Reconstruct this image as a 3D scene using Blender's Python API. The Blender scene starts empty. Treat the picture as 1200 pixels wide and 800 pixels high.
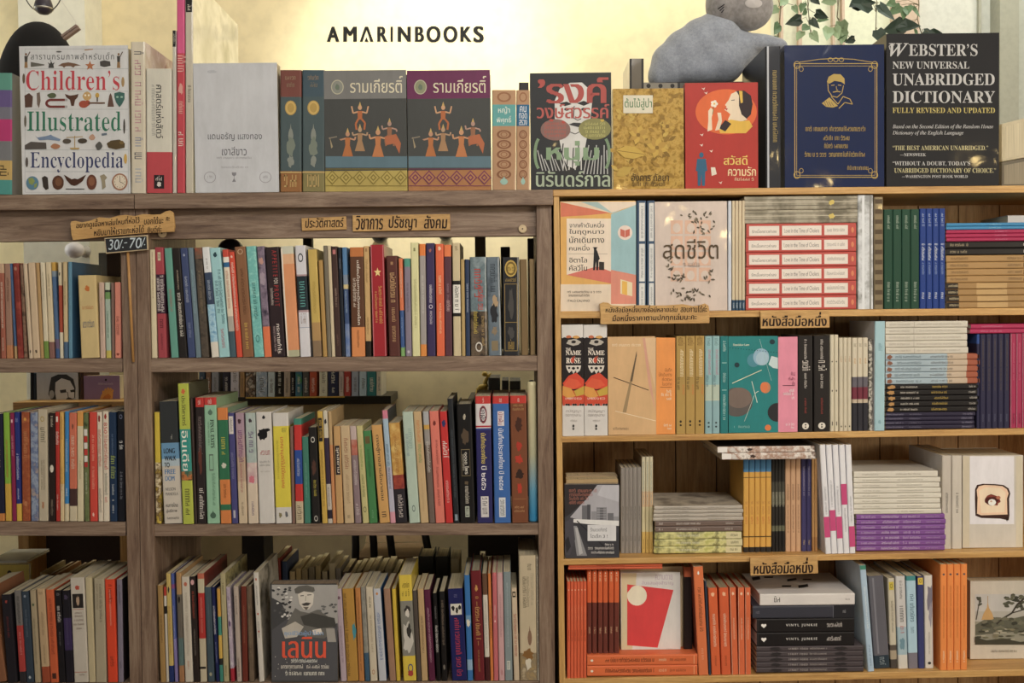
import bpy, bmesh, math, random
from math import sin, cos, pi, radians, atan2, hypot, sqrt
from mathutils import Vector, Matrix, Euler
from mathutils.geometry import interpolate_bezier

sc = bpy.context.scene
COL = sc.collection
RND = random.Random(7)

# ------------------------------------------------------------------ camera
F_PX = 1250.0                                  # focal length in pixels of the 1200x800 frame
CAM = Vector((0.0, -2.0, 1.45))
TH, PH = radians(1.6), -0.0105                 # looking slightly down, slight roll
fwd = Vector((0, cos(TH), -sin(TH)))
r0, u0 = Vector((1, 0, 0)), Vector((0, sin(TH), cos(TH)))
rgt = r0 * cos(PH) + u0 * sin(PH)
upv = -r0 * sin(PH) + u0 * cos(PH)
cd = bpy.data.cameras.new('camera'); cd.lens = F_PX / 1200 * 36; cd.sensor_width = 36; cd.clip_start = 0.05
camera = bpy.data.objects.new('camera', cd); COL.objects.link(camera)
M3 = Matrix((rgt, upv, -fwd)).transposed()
camera.matrix_world = Matrix.Translation(CAM) @ M3.to_4x4()
sc.camera = camera

# ------------------------------------------------------------------ view + light
vs = sc.view_settings
vs.view_transform = 'Standard'; vs.look = 'None'; vs.gamma = 1; vs.exposure = 0.0
try: vs.use_curve_mapping = False
except Exception: pass
world = bpy.data.worlds.new('world'); sc.world = world; world.use_nodes = True
bg = world.node_tree.nodes['Background']
bg.inputs[0].default_value = (1.0, 0.94, 0.84, 1); bg.inputs[1].default_value = 0.23

def area(name, loc, target, sx, sy, power, color):
    l = bpy.data.lights.new(name, 'AREA'); l.shape = 'RECTANGLE'; l.size = sx; l.size_y = sy
    l.energy = power; l.color = color
    o = bpy.data.objects.new(name, l); COL.objects.link(o); o.location = loc
    o.rotation_euler = (Vector(target) - Vector(loc)).to_track_quat('-Z', 'Y').to_euler()
    return o
area('ceiling_light', (0.5, -2.15, 2.78), (0.3, 0.0, 1.6), 1.4, 0.6, 45, (1.0, 0.96, 0.90))
area('pine_shelf_fill', (3.0, -2.4, 1.7), (0.4, 0.0, 1.15), 1.1, 1.0, 40, (1.0, 0.87, 0.68))  # added fill, no actual fixture: brings light into the pine shelves
area('left_front_fill', (-2.5, -2.5, 1.9), (-0.4, 0.0, 1.4), 1.0, 0.8, 2, (1.0, 0.92, 0.82))  # weaker added fill from the left, counterpart of the one above
sl = bpy.data.lights.new('wall_spot', 'SPOT'); sl.energy = 95; sl.color = (1.0, 0.96, 0.86); sl.spot_size = radians(43); sl.spot_blend = 0.8; sl.shadow_soft_size = 0.05
so = bpy.data.objects.new('wall_spot', sl); COL.objects.link(so); so.location = (-0.22, -0.15, 2.8)
so.rotation_euler = (Vector((-0.24, 0.95, 2.02)) - so.location).to_track_quat('-Z', 'Y').to_euler()
area('wall_washer', (0.12, 0.66, 2.5), (0.12, 0.98, 2.02), 0.8, 0.12, 3.0, (1.0, 0.95, 0.82))
area('behind_case_fill', (-0.75, 0.36, 2.85), (-0.75, 0.75, 1.2), 0.9, 0.2, 3.5, (1.0, 0.95, 0.82))  # unseen fill added between cases and wall, lights what stands behind the shelves
for _i in range(9):                              # string of little warm bulbs across the room, behind the viewer
    _l = bpy.data.lights.new('fairy_bulb', 'POINT'); _l.energy = 0.6; _l.color = (1.0, 0.72, 0.30); _l.shadow_soft_size = 0.012
    _o = bpy.data.objects.new('fairy_bulb', _l); COL.objects.link(_o); _o.location = (0.2 + 0.17 * _i, -1.5 - 0.05 * (_i % 3), 1.95 - 0.09 * (_i % 4))
area('left_wall_fill', (-2.3, 0.5, 2.0), (-1.3, 0.95, 1.75), 0.3, 0.9, 7, (0.98, 1.0, 0.93))  # added light, no window there: brightens the wall left of the pillar
area('window_light', (1.15, 0.55, 2.75), (1.1, 0.95, 1.9), 0.8, 0.3, 5, (0.95, 1.0, 0.92))

# ------------------------------------------------------------------ pixel of the photograph <-> point on a plane y = Y
def W(px, py, Y=0.0):
    d = fwd + rgt * ((px - 600) / F_PX) + upv * ((400 - py) / F_PX)
    return CAM + d * ((Y - CAM.y) / d.y)

def PX(p):
    v = Vector(p) - CAM
    k = F_PX / v.dot(fwd)
    return 600 + v.dot(rgt) * k, 400 - v.dot(upv) * k

# ------------------------------------------------------------------ materials
def lin(h, gain=1.0):
    h = h.lstrip('#')
    if len(h) == 3: h = ''.join(c * 2 for c in h)
    out = []
    for i in (0, 2, 4):
        c = int(h[i:i + 2], 16) / 255
        c = c / 12.92 if c <= 0.04045 else ((c + 0.055) / 1.055) ** 2.4
        out.append(min(0.9, c * gain))
    y = 0.21 * out[0] + 0.72 * out[1] + 0.07 * out[2]
    return (*(c + (y - c) * 0.10 for c in out), 1.0)

MATS = {}
def nodes(name):
    m = bpy.data.materials.new(name); m.use_nodes = True
    nt = m.node_tree
    return m, nt, nt.nodes['Principled BSDF']

def N(nt, t, **kw):
    n = nt.nodes.new(t)
    for k, v in kw.items():
        if k in n.inputs: n.inputs[k].default_value = v
        else: setattr(n, k, v)
    return n

def coords(nt, scale=(1, 1, 1), loc=(0, 0, 0)):
    tc = N(nt, 'ShaderNodeTexCoord'); mp = N(nt, 'ShaderNodeMapping')
    mp.inputs['Scale'].default_value = scale; mp.inputs['Location'].default_value = loc
    nt.links.new(tc.outputs['Object'], mp.inputs['Vector'])
    return mp.outputs['Vector']

def ramp(nt, fac, stops):
    r = N(nt, 'ShaderNodeValToRGB')
    el = r.color_ramp.elements
    while len(el) < len(stops): el.new(0.5)
    for e, (p, c) in zip(el, stops): e.position = p; e.color = c
    nt.links.new(fac, r.inputs['Fac'])
    return r.outputs['Color']

def mat(spec, gain=1.0, rough=0.42, wrap=False):
    """'#rrggbb' plain print; 'photo:#a,#b,#c@scale' mottled print; wrap adds a crinkled clear film."""
    key = (spec, round(gain, 2), rough, wrap)
    if key in MATS: return MATS[key]
    m, nt, b = nodes('print_' + spec.replace('#', '').replace(':', '_').replace(',', '_')[:40])
    b.inputs['Roughness'].default_value = rough; b.inputs['Specular IOR Level'].default_value = 0.12 if wrap else 0.22
    if spec.startswith('photo:'):
        s = spec[6:]; scale = 60.0
        if '@' in s: s, k = s.split('@'); scale = float(k)
        cs = s.split(',')
        nz = N(nt, 'ShaderNodeTexNoise', Scale=scale, Detail=4.0, Roughness=0.6)
        nt.links.new(coords(nt, (1, 1, 1), (RND.random() * 9, 0, RND.random() * 9)), nz.inputs['Vector'])
        st = [(0.36 + 0.28 * i / max(1, len(cs) - 1), lin(c, gain)) for i, c in enumerate(cs)]
        nt.links.new(ramp(nt, nz.outputs['Fac'], st), b.inputs['Base Color'])
    else:
        c = lin(spec, gain)
        nz = N(nt, 'ShaderNodeTexNoise', Scale=38.0, Detail=5.0, Roughness=0.65)
        nt.links.new(coords(nt, (1, 1, 0.35)), nz.inputs['Vector'])
        d = tuple(min(1, x * 0.86 + 0.004) for x in c[:3]) + (1,)
        nt.links.new(ramp(nt, nz.outputs['Fac'], [(0.3, d), (0.62, c)]), b.inputs['Base Color'])
    if wrap:
        b.inputs['Coat Weight'].default_value = 0.45; b.inputs['Coat Roughness'].default_value = 0.06
        nz = N(nt, 'ShaderNodeTexNoise', Scale=15.0, Detail=2.0, Roughness=0.4, Distortion=0.6)
        nt.links.new(coords(nt), nz.inputs['Vector'])
        bp = N(nt, 'ShaderNodeBump', Strength=0.09, Distance=0.01)
        nt.links.new(nz.outputs['Fac'], bp.inputs['Height']); nt.links.new(bp.outputs['Normal'], b.inputs['Coat Normal'])
    MATS[key] = m
    return m

def page_mat(spec='#d9cba8', gain=1.0):
    key = ('page', spec, gain)
    if key in MATS: return MATS[key]
    m, nt, b = nodes('paper_edge_' + spec.lstrip('#'))
    b.inputs['Roughness'].default_value = 0.9
    nz = N(nt, 'ShaderNodeTexNoise', Scale=1.0, Detail=3.0)
    nt.links.new(coords(nt, (1400, 9, 9)), nz.inputs['Vector'])
    c = lin(spec, gain); d = tuple(x * 0.62 for x in c[:3]) + (1,)
    nt.links.new(ramp(nt, nz.outputs['Fac'], [(0.32, d), (0.6, c)]), b.inputs['Base Color'])
    MATS[key] = m
    return m

def wood(name, c0, c1, c2, sc3, rough=0.55, knots=False, fine=1.0):
    m, nt, b = nodes(name)
    b.inputs['Roughness'].default_value = rough
    v = coords(nt, sc3)
    n1 = N(nt, 'ShaderNodeTexNoise', Scale=7.0, Detail=8.0, Roughness=0.7, Distortion=0.9)
    nt.links.new(v, n1.inputs['Vector'])
    col = ramp(nt, n1.outputs['Fac'], [(0.30, lin(c0)), (0.48, lin(c1)), (0.68, lin(c2))])
    n2 = N(nt, 'ShaderNodeTexNoise', Scale=34.0 * fine, Detail=6.0, Roughness=0.8)
    nt.links.new(v, n2.inputs['Vector'])
    g = ramp(nt, n2.outputs['Fac'], [(0.34, (0.62, 0.60, 0.58, 1)), (0.56, (1, 1, 1, 1))])
    mx = N(nt, 'ShaderNodeMix', data_type='RGBA', blend_type='MULTIPLY'); mx.inputs['Factor'].default_value = 0.55
    nt.links.new(col, mx.inputs[6]); nt.links.new(g, mx.inputs[7])
    out = mx.outputs[2]
    nt.links.new(out, b.inputs['Base Color'])
    bp = N(nt, 'ShaderNodeBump', Strength=0.25, Distance=0.002)
    nt.links.new(n2.outputs['Fac'], bp.inputs['Height']); nt.links.new(bp.outputs['Normal'], b.inputs['Normal'])
    return m
OAK_H = wood('grey_oak_along', '#584235', '#826a57', '#a08a75', (0.9, 9, 11))
OAK_V = wood('grey_oak_upright', '#563f31', '#7c6350', '#96806b', (11, 9, 0.9))
PINE_H = wood('pine_along', '#a8783c', '#c8984f', '#dcb068', (0.7, 9, 12), 0.45)
PINE_V = wood('pine_upright', '#a87a40', '#c8984f', '#dcb26a', (12, 9, 0.7), 0.45)
PINE_B = wood('pine_backboard', '#a87c48', '#cc9f62', '#dcb47c', (9, 9, 0.8), 0.55)
BOARD_TAN = wood('sign_plywood', '#b88a48', '#c99c58', '#d6ac66', (1.2, 9, 8), 0.6)
STICK = wood('bamboo_stick', '#a8763a', '#c08c48', '#cf9c58', (12, 9, 1), 0.6)

def plain(name, hexcol, rough=0.5, metal=0.0, gain=1.0, bump=0.0, bscale=80.0):
    m, nt, b = nodes(name)
    c = lin(hexcol, gain)
    nz = N(nt, 'ShaderNodeTexNoise', Scale=bscale, Detail=4.0)
    nt.links.new(coords(nt), nz.inputs['Vector'])
    nt.links.new(ramp(nt, nz.outputs['Fac'], [(0.3, tuple(x * 0.9 for x in c[:3]) + (1,)), (0.6, c)]), b.inputs['Base Color'])
    b.inputs['Roughness'].default_value = rough; b.inputs['Metallic'].default_value = metal
    if bump:
        bp = N(nt, 'ShaderNodeBump', Strength=bump, Distance=0.004)
        nt.links.new(nz.outputs['Fac'], bp.inputs['Height']); nt.links.new(bp.outputs['Normal'], b.inputs['Normal'])
    return m

# ------------------------------------------------------------------ mesh builder
class MB:
    def __init__(s): s.v, s.f, s.m, s.mats = [], [], [], []
    def mi(s, m):
        if m not in s.mats: s.mats.append(m)
        return s.mats.index(m)
    def face(s, pts, m):
        i = len(s.v); s.v.extend(Vector(p) for p in pts)
        s.f.append(tuple(range(i, i + len(pts)))); s.m.append(s.mi(m))
    def box(s, x0, x1, y0, y1, z0, z1, m):
        i = len(s.v)
        s.v.extend(Vector(p) for p in ((x0, y0, z0), (x1, y0, z0), (x1, y1, z0), (x0, y1, z0), (x0, y0, z1), (x1, y0, z1), (x1, y1, z1), (x0, y1, z1)))
        for q in ((0, 3, 2, 1), (4, 5, 6, 7), (0, 1, 5, 4), (1, 2, 6, 5), (2, 3, 7, 6), (3, 0, 4, 7)):
            s.f.append(tuple(i + k for k in q)); s.m.append(s.mi(m))
    def hexa(s, front4, depth, m):
        """solid from a front quad (TL, TR, BR, BL) pushed back along y by depth"""
        i = len(s.v); a = [Vector(p) for p in front4]
        s.v.extend(a); s.v.extend(p + Vector((0, depth, 0)) for p in a)
        for q in ((3, 2, 1, 0), (4, 5, 6, 7), (0, 1, 5, 4), (1, 2, 6, 5), (2, 3, 7, 6), (3, 0, 4, 7)):
            s.f.append(tuple(i + k for k in q)); s.m.append(s.mi(m))
    def prism(s, pts, depth, m, side=None):
        """polygon in a plane of constant y, extruded backwards"""
        n = len(pts); a = [Vector(p) for p in pts]; i = len(s.v)
        s.v.extend(a); s.v.extend(p + Vector((0, depth, 0)) for p in a)
        s.f.append(tuple(range(i, i + n))); s.m.append(s.mi(m))
        s.f.append(tuple(range(i + 2 * n - 1, i + n - 1, -1))); s.m.append(s.mi(m))
        for k in range(n):
            j = (k + 1) % n
            s.f.append((i + k, i + n + k, i + n + j, i + j)); s.m.append(s.mi(side or m))
    def tube(s, pts, rad, m, seg=10, closed=False):
        pts = [Vector(p) for p in pts]; n = len(pts); base = len(s.v)
        rr = rad if isinstance(rad, (list, tuple)) else [rad] * n
        for k, p in enumerate(pts):
            a = pts[(k - 1) % n] if (k or closed) else p
            b = pts[(k + 1) % n] if (k < n - 1 or closed) else p
            t = (b - a).normalized()
            u = t.cross(Vector((0, 1, 0.01))); u = u.normalized() if u.length > 1e-6 else Vector((1, 0, 0))
            w = t.cross(u)
            for j in range(seg):
                q = 2 * pi * j / seg
                s.v.append(p + (u * cos(q) + w * sin(q)) * rr[k])
        for k in range(n if closed else n - 1):
            for j in range(seg):
                a0 = base + k * seg + j; a1 = base + k * seg + (j + 1) % seg
                k2 = (k + 1) % n
                b0 = base + k2 * seg + j; b1 = base + k2 * seg + (j + 1) % seg
                s.f.append((a0, a1, b1, b0)); s.m.append(s.mi(m))
        if not closed:
            s.f.append(tuple(base + j for j in range(seg))[::-1]); s.m.append(s.mi(m))
            s.f.append(tuple(base + (n - 1) * seg + j for j in range(seg))); s.m.append(s.mi(m))
    def lathe(s, c, prof, m, seg=24, axis='z'):
        base = len(s.v); c = Vector(c)
        for r, z in prof:
            for j in range(seg):
                q = 2 * pi * j / seg
                s.v.append(c + (Vector((r * cos(q), r * sin(q), z)) if axis == 'z' else Vector((r * cos(q), z, r * sin(q)))))
        for k in range(len(prof) - 1):
            for j in range(seg):
                j2 = (j + 1) % seg
                s.f.append((base + k * seg + j, base + k * seg + j2, base + (k + 1) * seg + j2, base + (k + 1) * seg + j)); s.m.append(s.mi(m))
        s.f.append(tuple(base + j for j in range(seg))[::-1]); s.m.append(s.mi(m))
        e = base + (len(prof) - 1) * seg
        s.f.append(tuple(e + j for j in range(seg))); s.m.append(s.mi(m))
    def ellipsoid(s, c, r, m, seg=20, rings=12, rot=None):
        base = len(s.v); c = Vector(c)
        for k in range(rings + 1):
            t = pi * k / rings
            for j in range(seg):
                q = 2 * pi * j / seg
                p = Vector((r[0] * sin(t) * cos(q), r[1] * sin(t) * sin(q), r[2] * cos(t)))
                if rot: p.rotate(rot)
                s.v.append(c + p)
        for k in range(rings):
            for j in range(seg):
                j2 = (j + 1) % seg
                s.f.append((base + k * seg + j, base + (k + 1) * seg + j, base + (k + 1) * seg + j2, base + k * seg + j2)); s.m.append(s.mi(m))
    def build(s, name, parent=None, smooth=False, bevel=0.0, origin=None):
        me = bpy.data.meshes.new(name)
        off = Vector(origin) if origin is not None else None
        me.from_pydata([tuple(p - off) if off else tuple(p) for p in s.v], [], s.f)
        for m in s.mats: me.materials.append(m)
        me.polygons.foreach_set('material_index', s.m)
        if smooth: me.polygons.foreach_set('use_smooth', [True] * len(s.f))
        me.update()
        o = bpy.data.objects.new(name, me); COL.objects.link(o)
        if off: o.location = off
        if parent: o.parent = parent
        if bevel:
            bm = bmesh.new(); bm.from_mesh(me); bmesh.ops.remove_doubles(bm, verts=bm.verts, dist=1e-5)
            bmesh.ops.recalc_face_normals(bm, faces=bm.faces); bm.to_mesh(me); bm.free()
            md = o.modifiers.new('edge', 'BEVEL'); md.width = bevel; md.segments = 2; md.limit_method = 'ANGLE'
        return o

def tag(o, label=None, cat=None, group=None, kind=None):
    if label: o['label'] = label
    if cat: o['category'] = cat
    if group: o['group'] = group
    if kind: o['kind'] = kind
    return o

def empty(name, loc, label=None, cat=None, group=None):
    o = bpy.data.objects.new(name, None); COL.objects.link(o); o.location = loc; o.empty_display_size = 0.05
    return tag(o, label, cat, group)

def fix_normals(o):
    bm = bmesh.new(); bm.from_mesh(o.data)
    bmesh.ops.remove_doubles(bm, verts=bm.verts, dist=1e-6); bmesh.ops.recalc_face_normals(bm, faces=bm.faces)
    bm.to_mesh(o.data); bm.free()
    return o

# ------------------------------------------------------------------ lettering: outlines of the built-in fonts cut into strips
GL = {}
_tc = bpy.data.curves.new('lettering', 'FONT'); _to = bpy.data.objects.new('lettering', _tc); COL.objects.link(_to)
def _splines(s):
    _tc.body = s
    dg = bpy.context.evaluated_depsgraph_get(); dg.update()
    cu = _to.evaluated_get(dg).to_curve(dg)
    polys = []
    for sp in cu.splines:
        pts = []
        if sp.type == 'BEZIER':
            bp = sp.bezier_points; n = len(bp)
            for i in range(n):
                a, b = bp[i], bp[(i + 1) % n]
                seg = interpolate_bezier(a.co, a.handle_right, b.handle_left, b.co, 6)
                pts.extend((p.x, p.y) for p in seg[:-1])
        else:
            pts = [(p.co.x, p.co.y) for p in sp.points]
        if len(pts) > 2: polys.append(pts)
    _to.to_curve_clear() if hasattr(_to, 'to_curve_clear') else None
    return polys
def _maxx(polys): return max((p[0] for q in polys for p in q), default=0.0)
def glyph(ch):
    if ch in GL: return GL[ch]
    if ch == ' ':
        GL[ch] = ([], 0.28); return GL[ch]
    p1 = _splines(ch); adv = _maxx(_splines(ch + ch)) - _maxx(p1)
    GL[ch] = (p1, adv)
    return GL[ch]
_CHARS = set('ABCDEFGHIJKLMNOPQRSTUVWXYZabcdefghijklmnopqrstuvwxyz0123456789’.,!-/%&+|:()@“”—ʼ') | {chr(c) for c in range(0x0E01, 0x0E3B)} | {chr(c) for c in range(0x0E3F, 0x0E5A)}
def serif(s, ital=False):
    out = []
    for c in s:
        if 'A' <= c <= 'Z': out.append(chr((0x1D434 if ital else 0x1D400) + ord(c) - 65))
        elif 'a' <= c <= 'z': out.append('\u210e' if ital and c == 'h' else chr((0x1D44E if ital else 0x1D41A) + ord(c) - 97))
        else: out.append(c)
    return ''.join(out)
for _c in sorted(_CHARS): glyph(_c)
for _c in serif('ABCDEFGHIJKLMNOPQRSTUVWXYZabcdefghijklmnopqrstuvwxyz'): glyph(_c)
for _c in serif('ABDEFGHLNORSTWabcdefghijklmnopqrstuvwxyz', True): glyph(_c)
bpy.data.objects.remove(_to)
UPPER = set('\u0e31\u0e34\u0e35\u0e36\u0e37\u0e47\u0e4d'); TONE = set('\u0e48\u0e49\u0e4a\u0e4b\u0e4c')

def strips(s, res=22, spacing=0.0, bold=0.0):
    """text -> list of flat quads in em units, filled by winding number; and its bounding box"""
    x = 0.0; quads = []; prev = ''
    for ch in s:
        polys, adv = glyph(ch)
        dy = 0.21 if (ch in TONE and prev in UPPER) else 0.0
        if polys:
            ys = [p[1] for q in polys for p in q]; y0, y1 = min(ys), max(ys)
            n = max(2, int((y1 - y0) * res + 0.5)); h = (y1 - y0) / n
            edges = []
            for q in polys:
                for a, b in zip(q, q[1:] + q[:1]):
                    if a[1] != b[1]: edges.append((a, b))
            for k in range(n):
                ym = y0 + (k + 0.5) * h; cr = []
                for a, b in edges:
                    if (a[1] <= ym < b[1]) or (b[1] <= ym < a[1]):
                        sl = (b[0] - a[0]) / (b[1] - a[1])
                        cr.append((a[0] + (ym - a[1]) * sl, 1 if b[1] > a[1] else -1, max(-1.3, min(1.3, sl))))
                cr.sort(); wn = 0; st = None
                for c in cr:
                    if wn == 0: st = c
                    wn += c[1]
                    if wn == 0 and st:
                        e = h / 2
                        quads.append(((x + st[0] - st[2] * e - bold, ym - e + dy), (x + c[0] - c[2] * e + bold, ym - e + dy),
                                      (x + c[0] + c[2] * e + bold, ym + e + dy), (x + st[0] + st[2] * e - bold, ym + e + dy)))
        if ch not in TONE or adv > 0.02: x += adv + (spacing if adv > 0.02 else 0)
        prev = ch
    if not quads: return [], (0, 0, 1, 1)
    xs = [p[0] for q in quads for p in q]; yy = [p[1] for q in quads for p in q]
    return quads, (min(xs), min(yy), max(xs), max(yy))

def scribble(n, rnd):
    """marks for lettering too small to read in the photograph: n glyph-like figures of plain strokes"""
    q = []; x = 0.0; t = 0.13
    def R(a, b, c, d): q.append(((a, b), (c, b), (c, d), (a, d)))
    for _ in range(n):
        k = rnd.random(); w = 0.5
        if k < 0.12: x += 0.35; continue
        if k < 0.4: R(x, 0, x + t, 1); R(x + w - t, 0, x + w, 1); R(x, 1 - t, x + w, 1)
        elif k < 0.6: R(x, 0, x + t, 1); R(x + w - t, 0, x + w, 1); R(x, 0, x + w, t)
        elif k < 0.75: R(x, 0, x + w, t); R(x + w - t, 0, x + w, 1); R(x, 0.5, x + t, 1); R(x, 1 - t, x + w, 1)
        elif k < 0.88: R(x + 0.1, 0, x + 0.1 + t, 1); w = 0.3
        else: R(x, 0.45, x + w, 0.45 + t); R(x + w - t, 0, x + w, 1); R(x, 0, x + t, 0.5)
        if rnd.random() < 0.25: R(x + 0.1, 1.15, x + 0.4, 1.15 + t)
        x += w + 0.17
    if not q: R(0, 0, 1, 1); x = 1
    return q, (0, 0, x, 1)

# ------------------------------------------------------------------ shelves: front-top edge of every board, as pixels of the photograph
YF = -0.004                                    # the plane of the board fronts
BOARDS = {}
def board(key, xa, ya, xb, yb):
    a, b = W(xa, ya, YF), W(xb, yb, YF)
    BOARDS[key] = (a.x, a.z, b.x, b.z)
def bz(key, X):
    if key not in BOARDS: return float(key)
    xa, za, xb, zb = BOARDS[key]
    return za + (zb - za) * (X - xa) / (xb - xa)
board('top_oak', 0, 228.0, 645, 222.0)
board('A', 0, 420.3, 158, 419.6); board('D', 0, 611.0, 158, 611.5); board('E', 0, 801, 160, 800)
board('B', 175, 419.6, 628, 416.6); board('C', 182, 614.2, 630, 613.2); board('F', 184, 800, 632, 798.0)
board('top_pine', 650, 222.2, 1200, 217.2)
board('P1', 655, 365.8, 1200, 360.6); board('P2', 657, 511.6, 1200, 501.6)
board('P3', 659, 655.2, 1200, 645.5); board('P4', 662, 795.5, 1200, 784.0)

PLACE = dict(A="on narrow bay's upper shelf", D="on narrow bay's middle shelf", E="on narrow bay's bottom shelf",
             B="on wide bay's upper shelf", C="on wide bay's middle shelf", F="on wide bay's bottom shelf",
             P1='on first pine shelf', P2='on second pine shelf', P3='on third pine shelf', P4='on fourth pine shelf',
             top_oak='on top of the oak bookcase', top_pine='on top of the pine bookcase')
GROUP = dict(A='books on the narrow upper shelf', D='books on the narrow middle shelf', E='books on the narrow bottom shelf',
             B='books on the wide upper shelf', C='books on the wide middle shelf', F='books on the wide bottom shelf',
             P1='books on the first pine shelf', P2='books on the second pine shelf', P3='books on the third pine shelf',
             P4='books on the fourth pine shelf', top_oak='books standing on the bookcase tops', top_pine='books standing on the bookcase tops')
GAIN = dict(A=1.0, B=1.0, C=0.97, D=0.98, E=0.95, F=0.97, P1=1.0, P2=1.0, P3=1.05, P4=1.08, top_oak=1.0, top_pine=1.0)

def lum(h):
    c = lin(h); return 0.21 * c[0] + 0.72 * c[1] + 0.07 * c[2]
def parse(cols):
    """'#a .25 #b .6 #c' -> [(0,.25,'#a'),(.25,.6,'#b'),(.6,1,'#c')] from the top down"""
    t = cols.split(); out = []; lo = 0.0; i = 0
    while i < len(t):
        hi = float(t[i + 1]) if i + 1 < len(t) else 1.0
        out.append((lo, hi, t[i])); lo = hi; i += 2
    return out
def first_hex(s): return s[6:].split('@')[0].split(',')[0] if s.startswith('photo:') else s

def cover_mesh(w, h, d, bands, side, gain, rough, wrap, hard, back=None):
    mb = MB(); t = min(0.0026 if hard else 0.0009, w * 0.16); r = min(0.0022 if not hard else 0.003, w * 0.28)
    O = [(-w/2, d), (-w/2, r), (-w/2 + r*.3, r*.3), (-w/2 + r, 0), (w/2 - r, 0), (w/2 - r*.3, r*.3), (w/2, r), (w/2, d)]
    I = [(max(-w/2 + t, min(w/2 - t, x)), max(t, y)) for x, y in O]; I[0] = (-w/2 + t, d); I[-1] = (w/2 - t, d)
    for lo, hi, c in bands:
        z0, z1 = h * (1 - hi), h * (1 - lo); m = mat(c, gain, rough, wrap)
        sl = mat(side or c, gain, rough, wrap); sr = mat(back or side or c, gain, rough, wrap)
        for k in range(7):
            a, b = O[k], O[k + 1]
            mb.face(((a[0], a[1], z0), (b[0], b[1], z0), (b[0], b[1], z1), (a[0], a[1], z1)), sl if k == 0 else sr if k == 6 else m)
            a, b = I[k], I[k + 1]
            mb.face(((b[0], b[1], z0), (a[0], a[1], z0), (a[0], a[1], z1), (b[0], b[1], z1)), sl)
    for z, s in ((h, 1), (0, -1)):
        m = mat(bands[0 if s > 0 else -1][2], gain, rough, wrap)
        for k in range(7):
            q = [(*O[k], z), (*O[k + 1], z), (*I[k + 1], z), (*I[k], z)]
            mb.face(q if s > 0 else q[::-1], m)
    m = mat(side or bands[0][2], gain, rough, wrap)
    for k in (0, 7):
        q = [(*O[k], 0), (*I[k], 0), (*I[k], h), (*O[k], h)]
        mb.face(q if k == 0 else q[::-1], m)
    return mb, t

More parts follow.
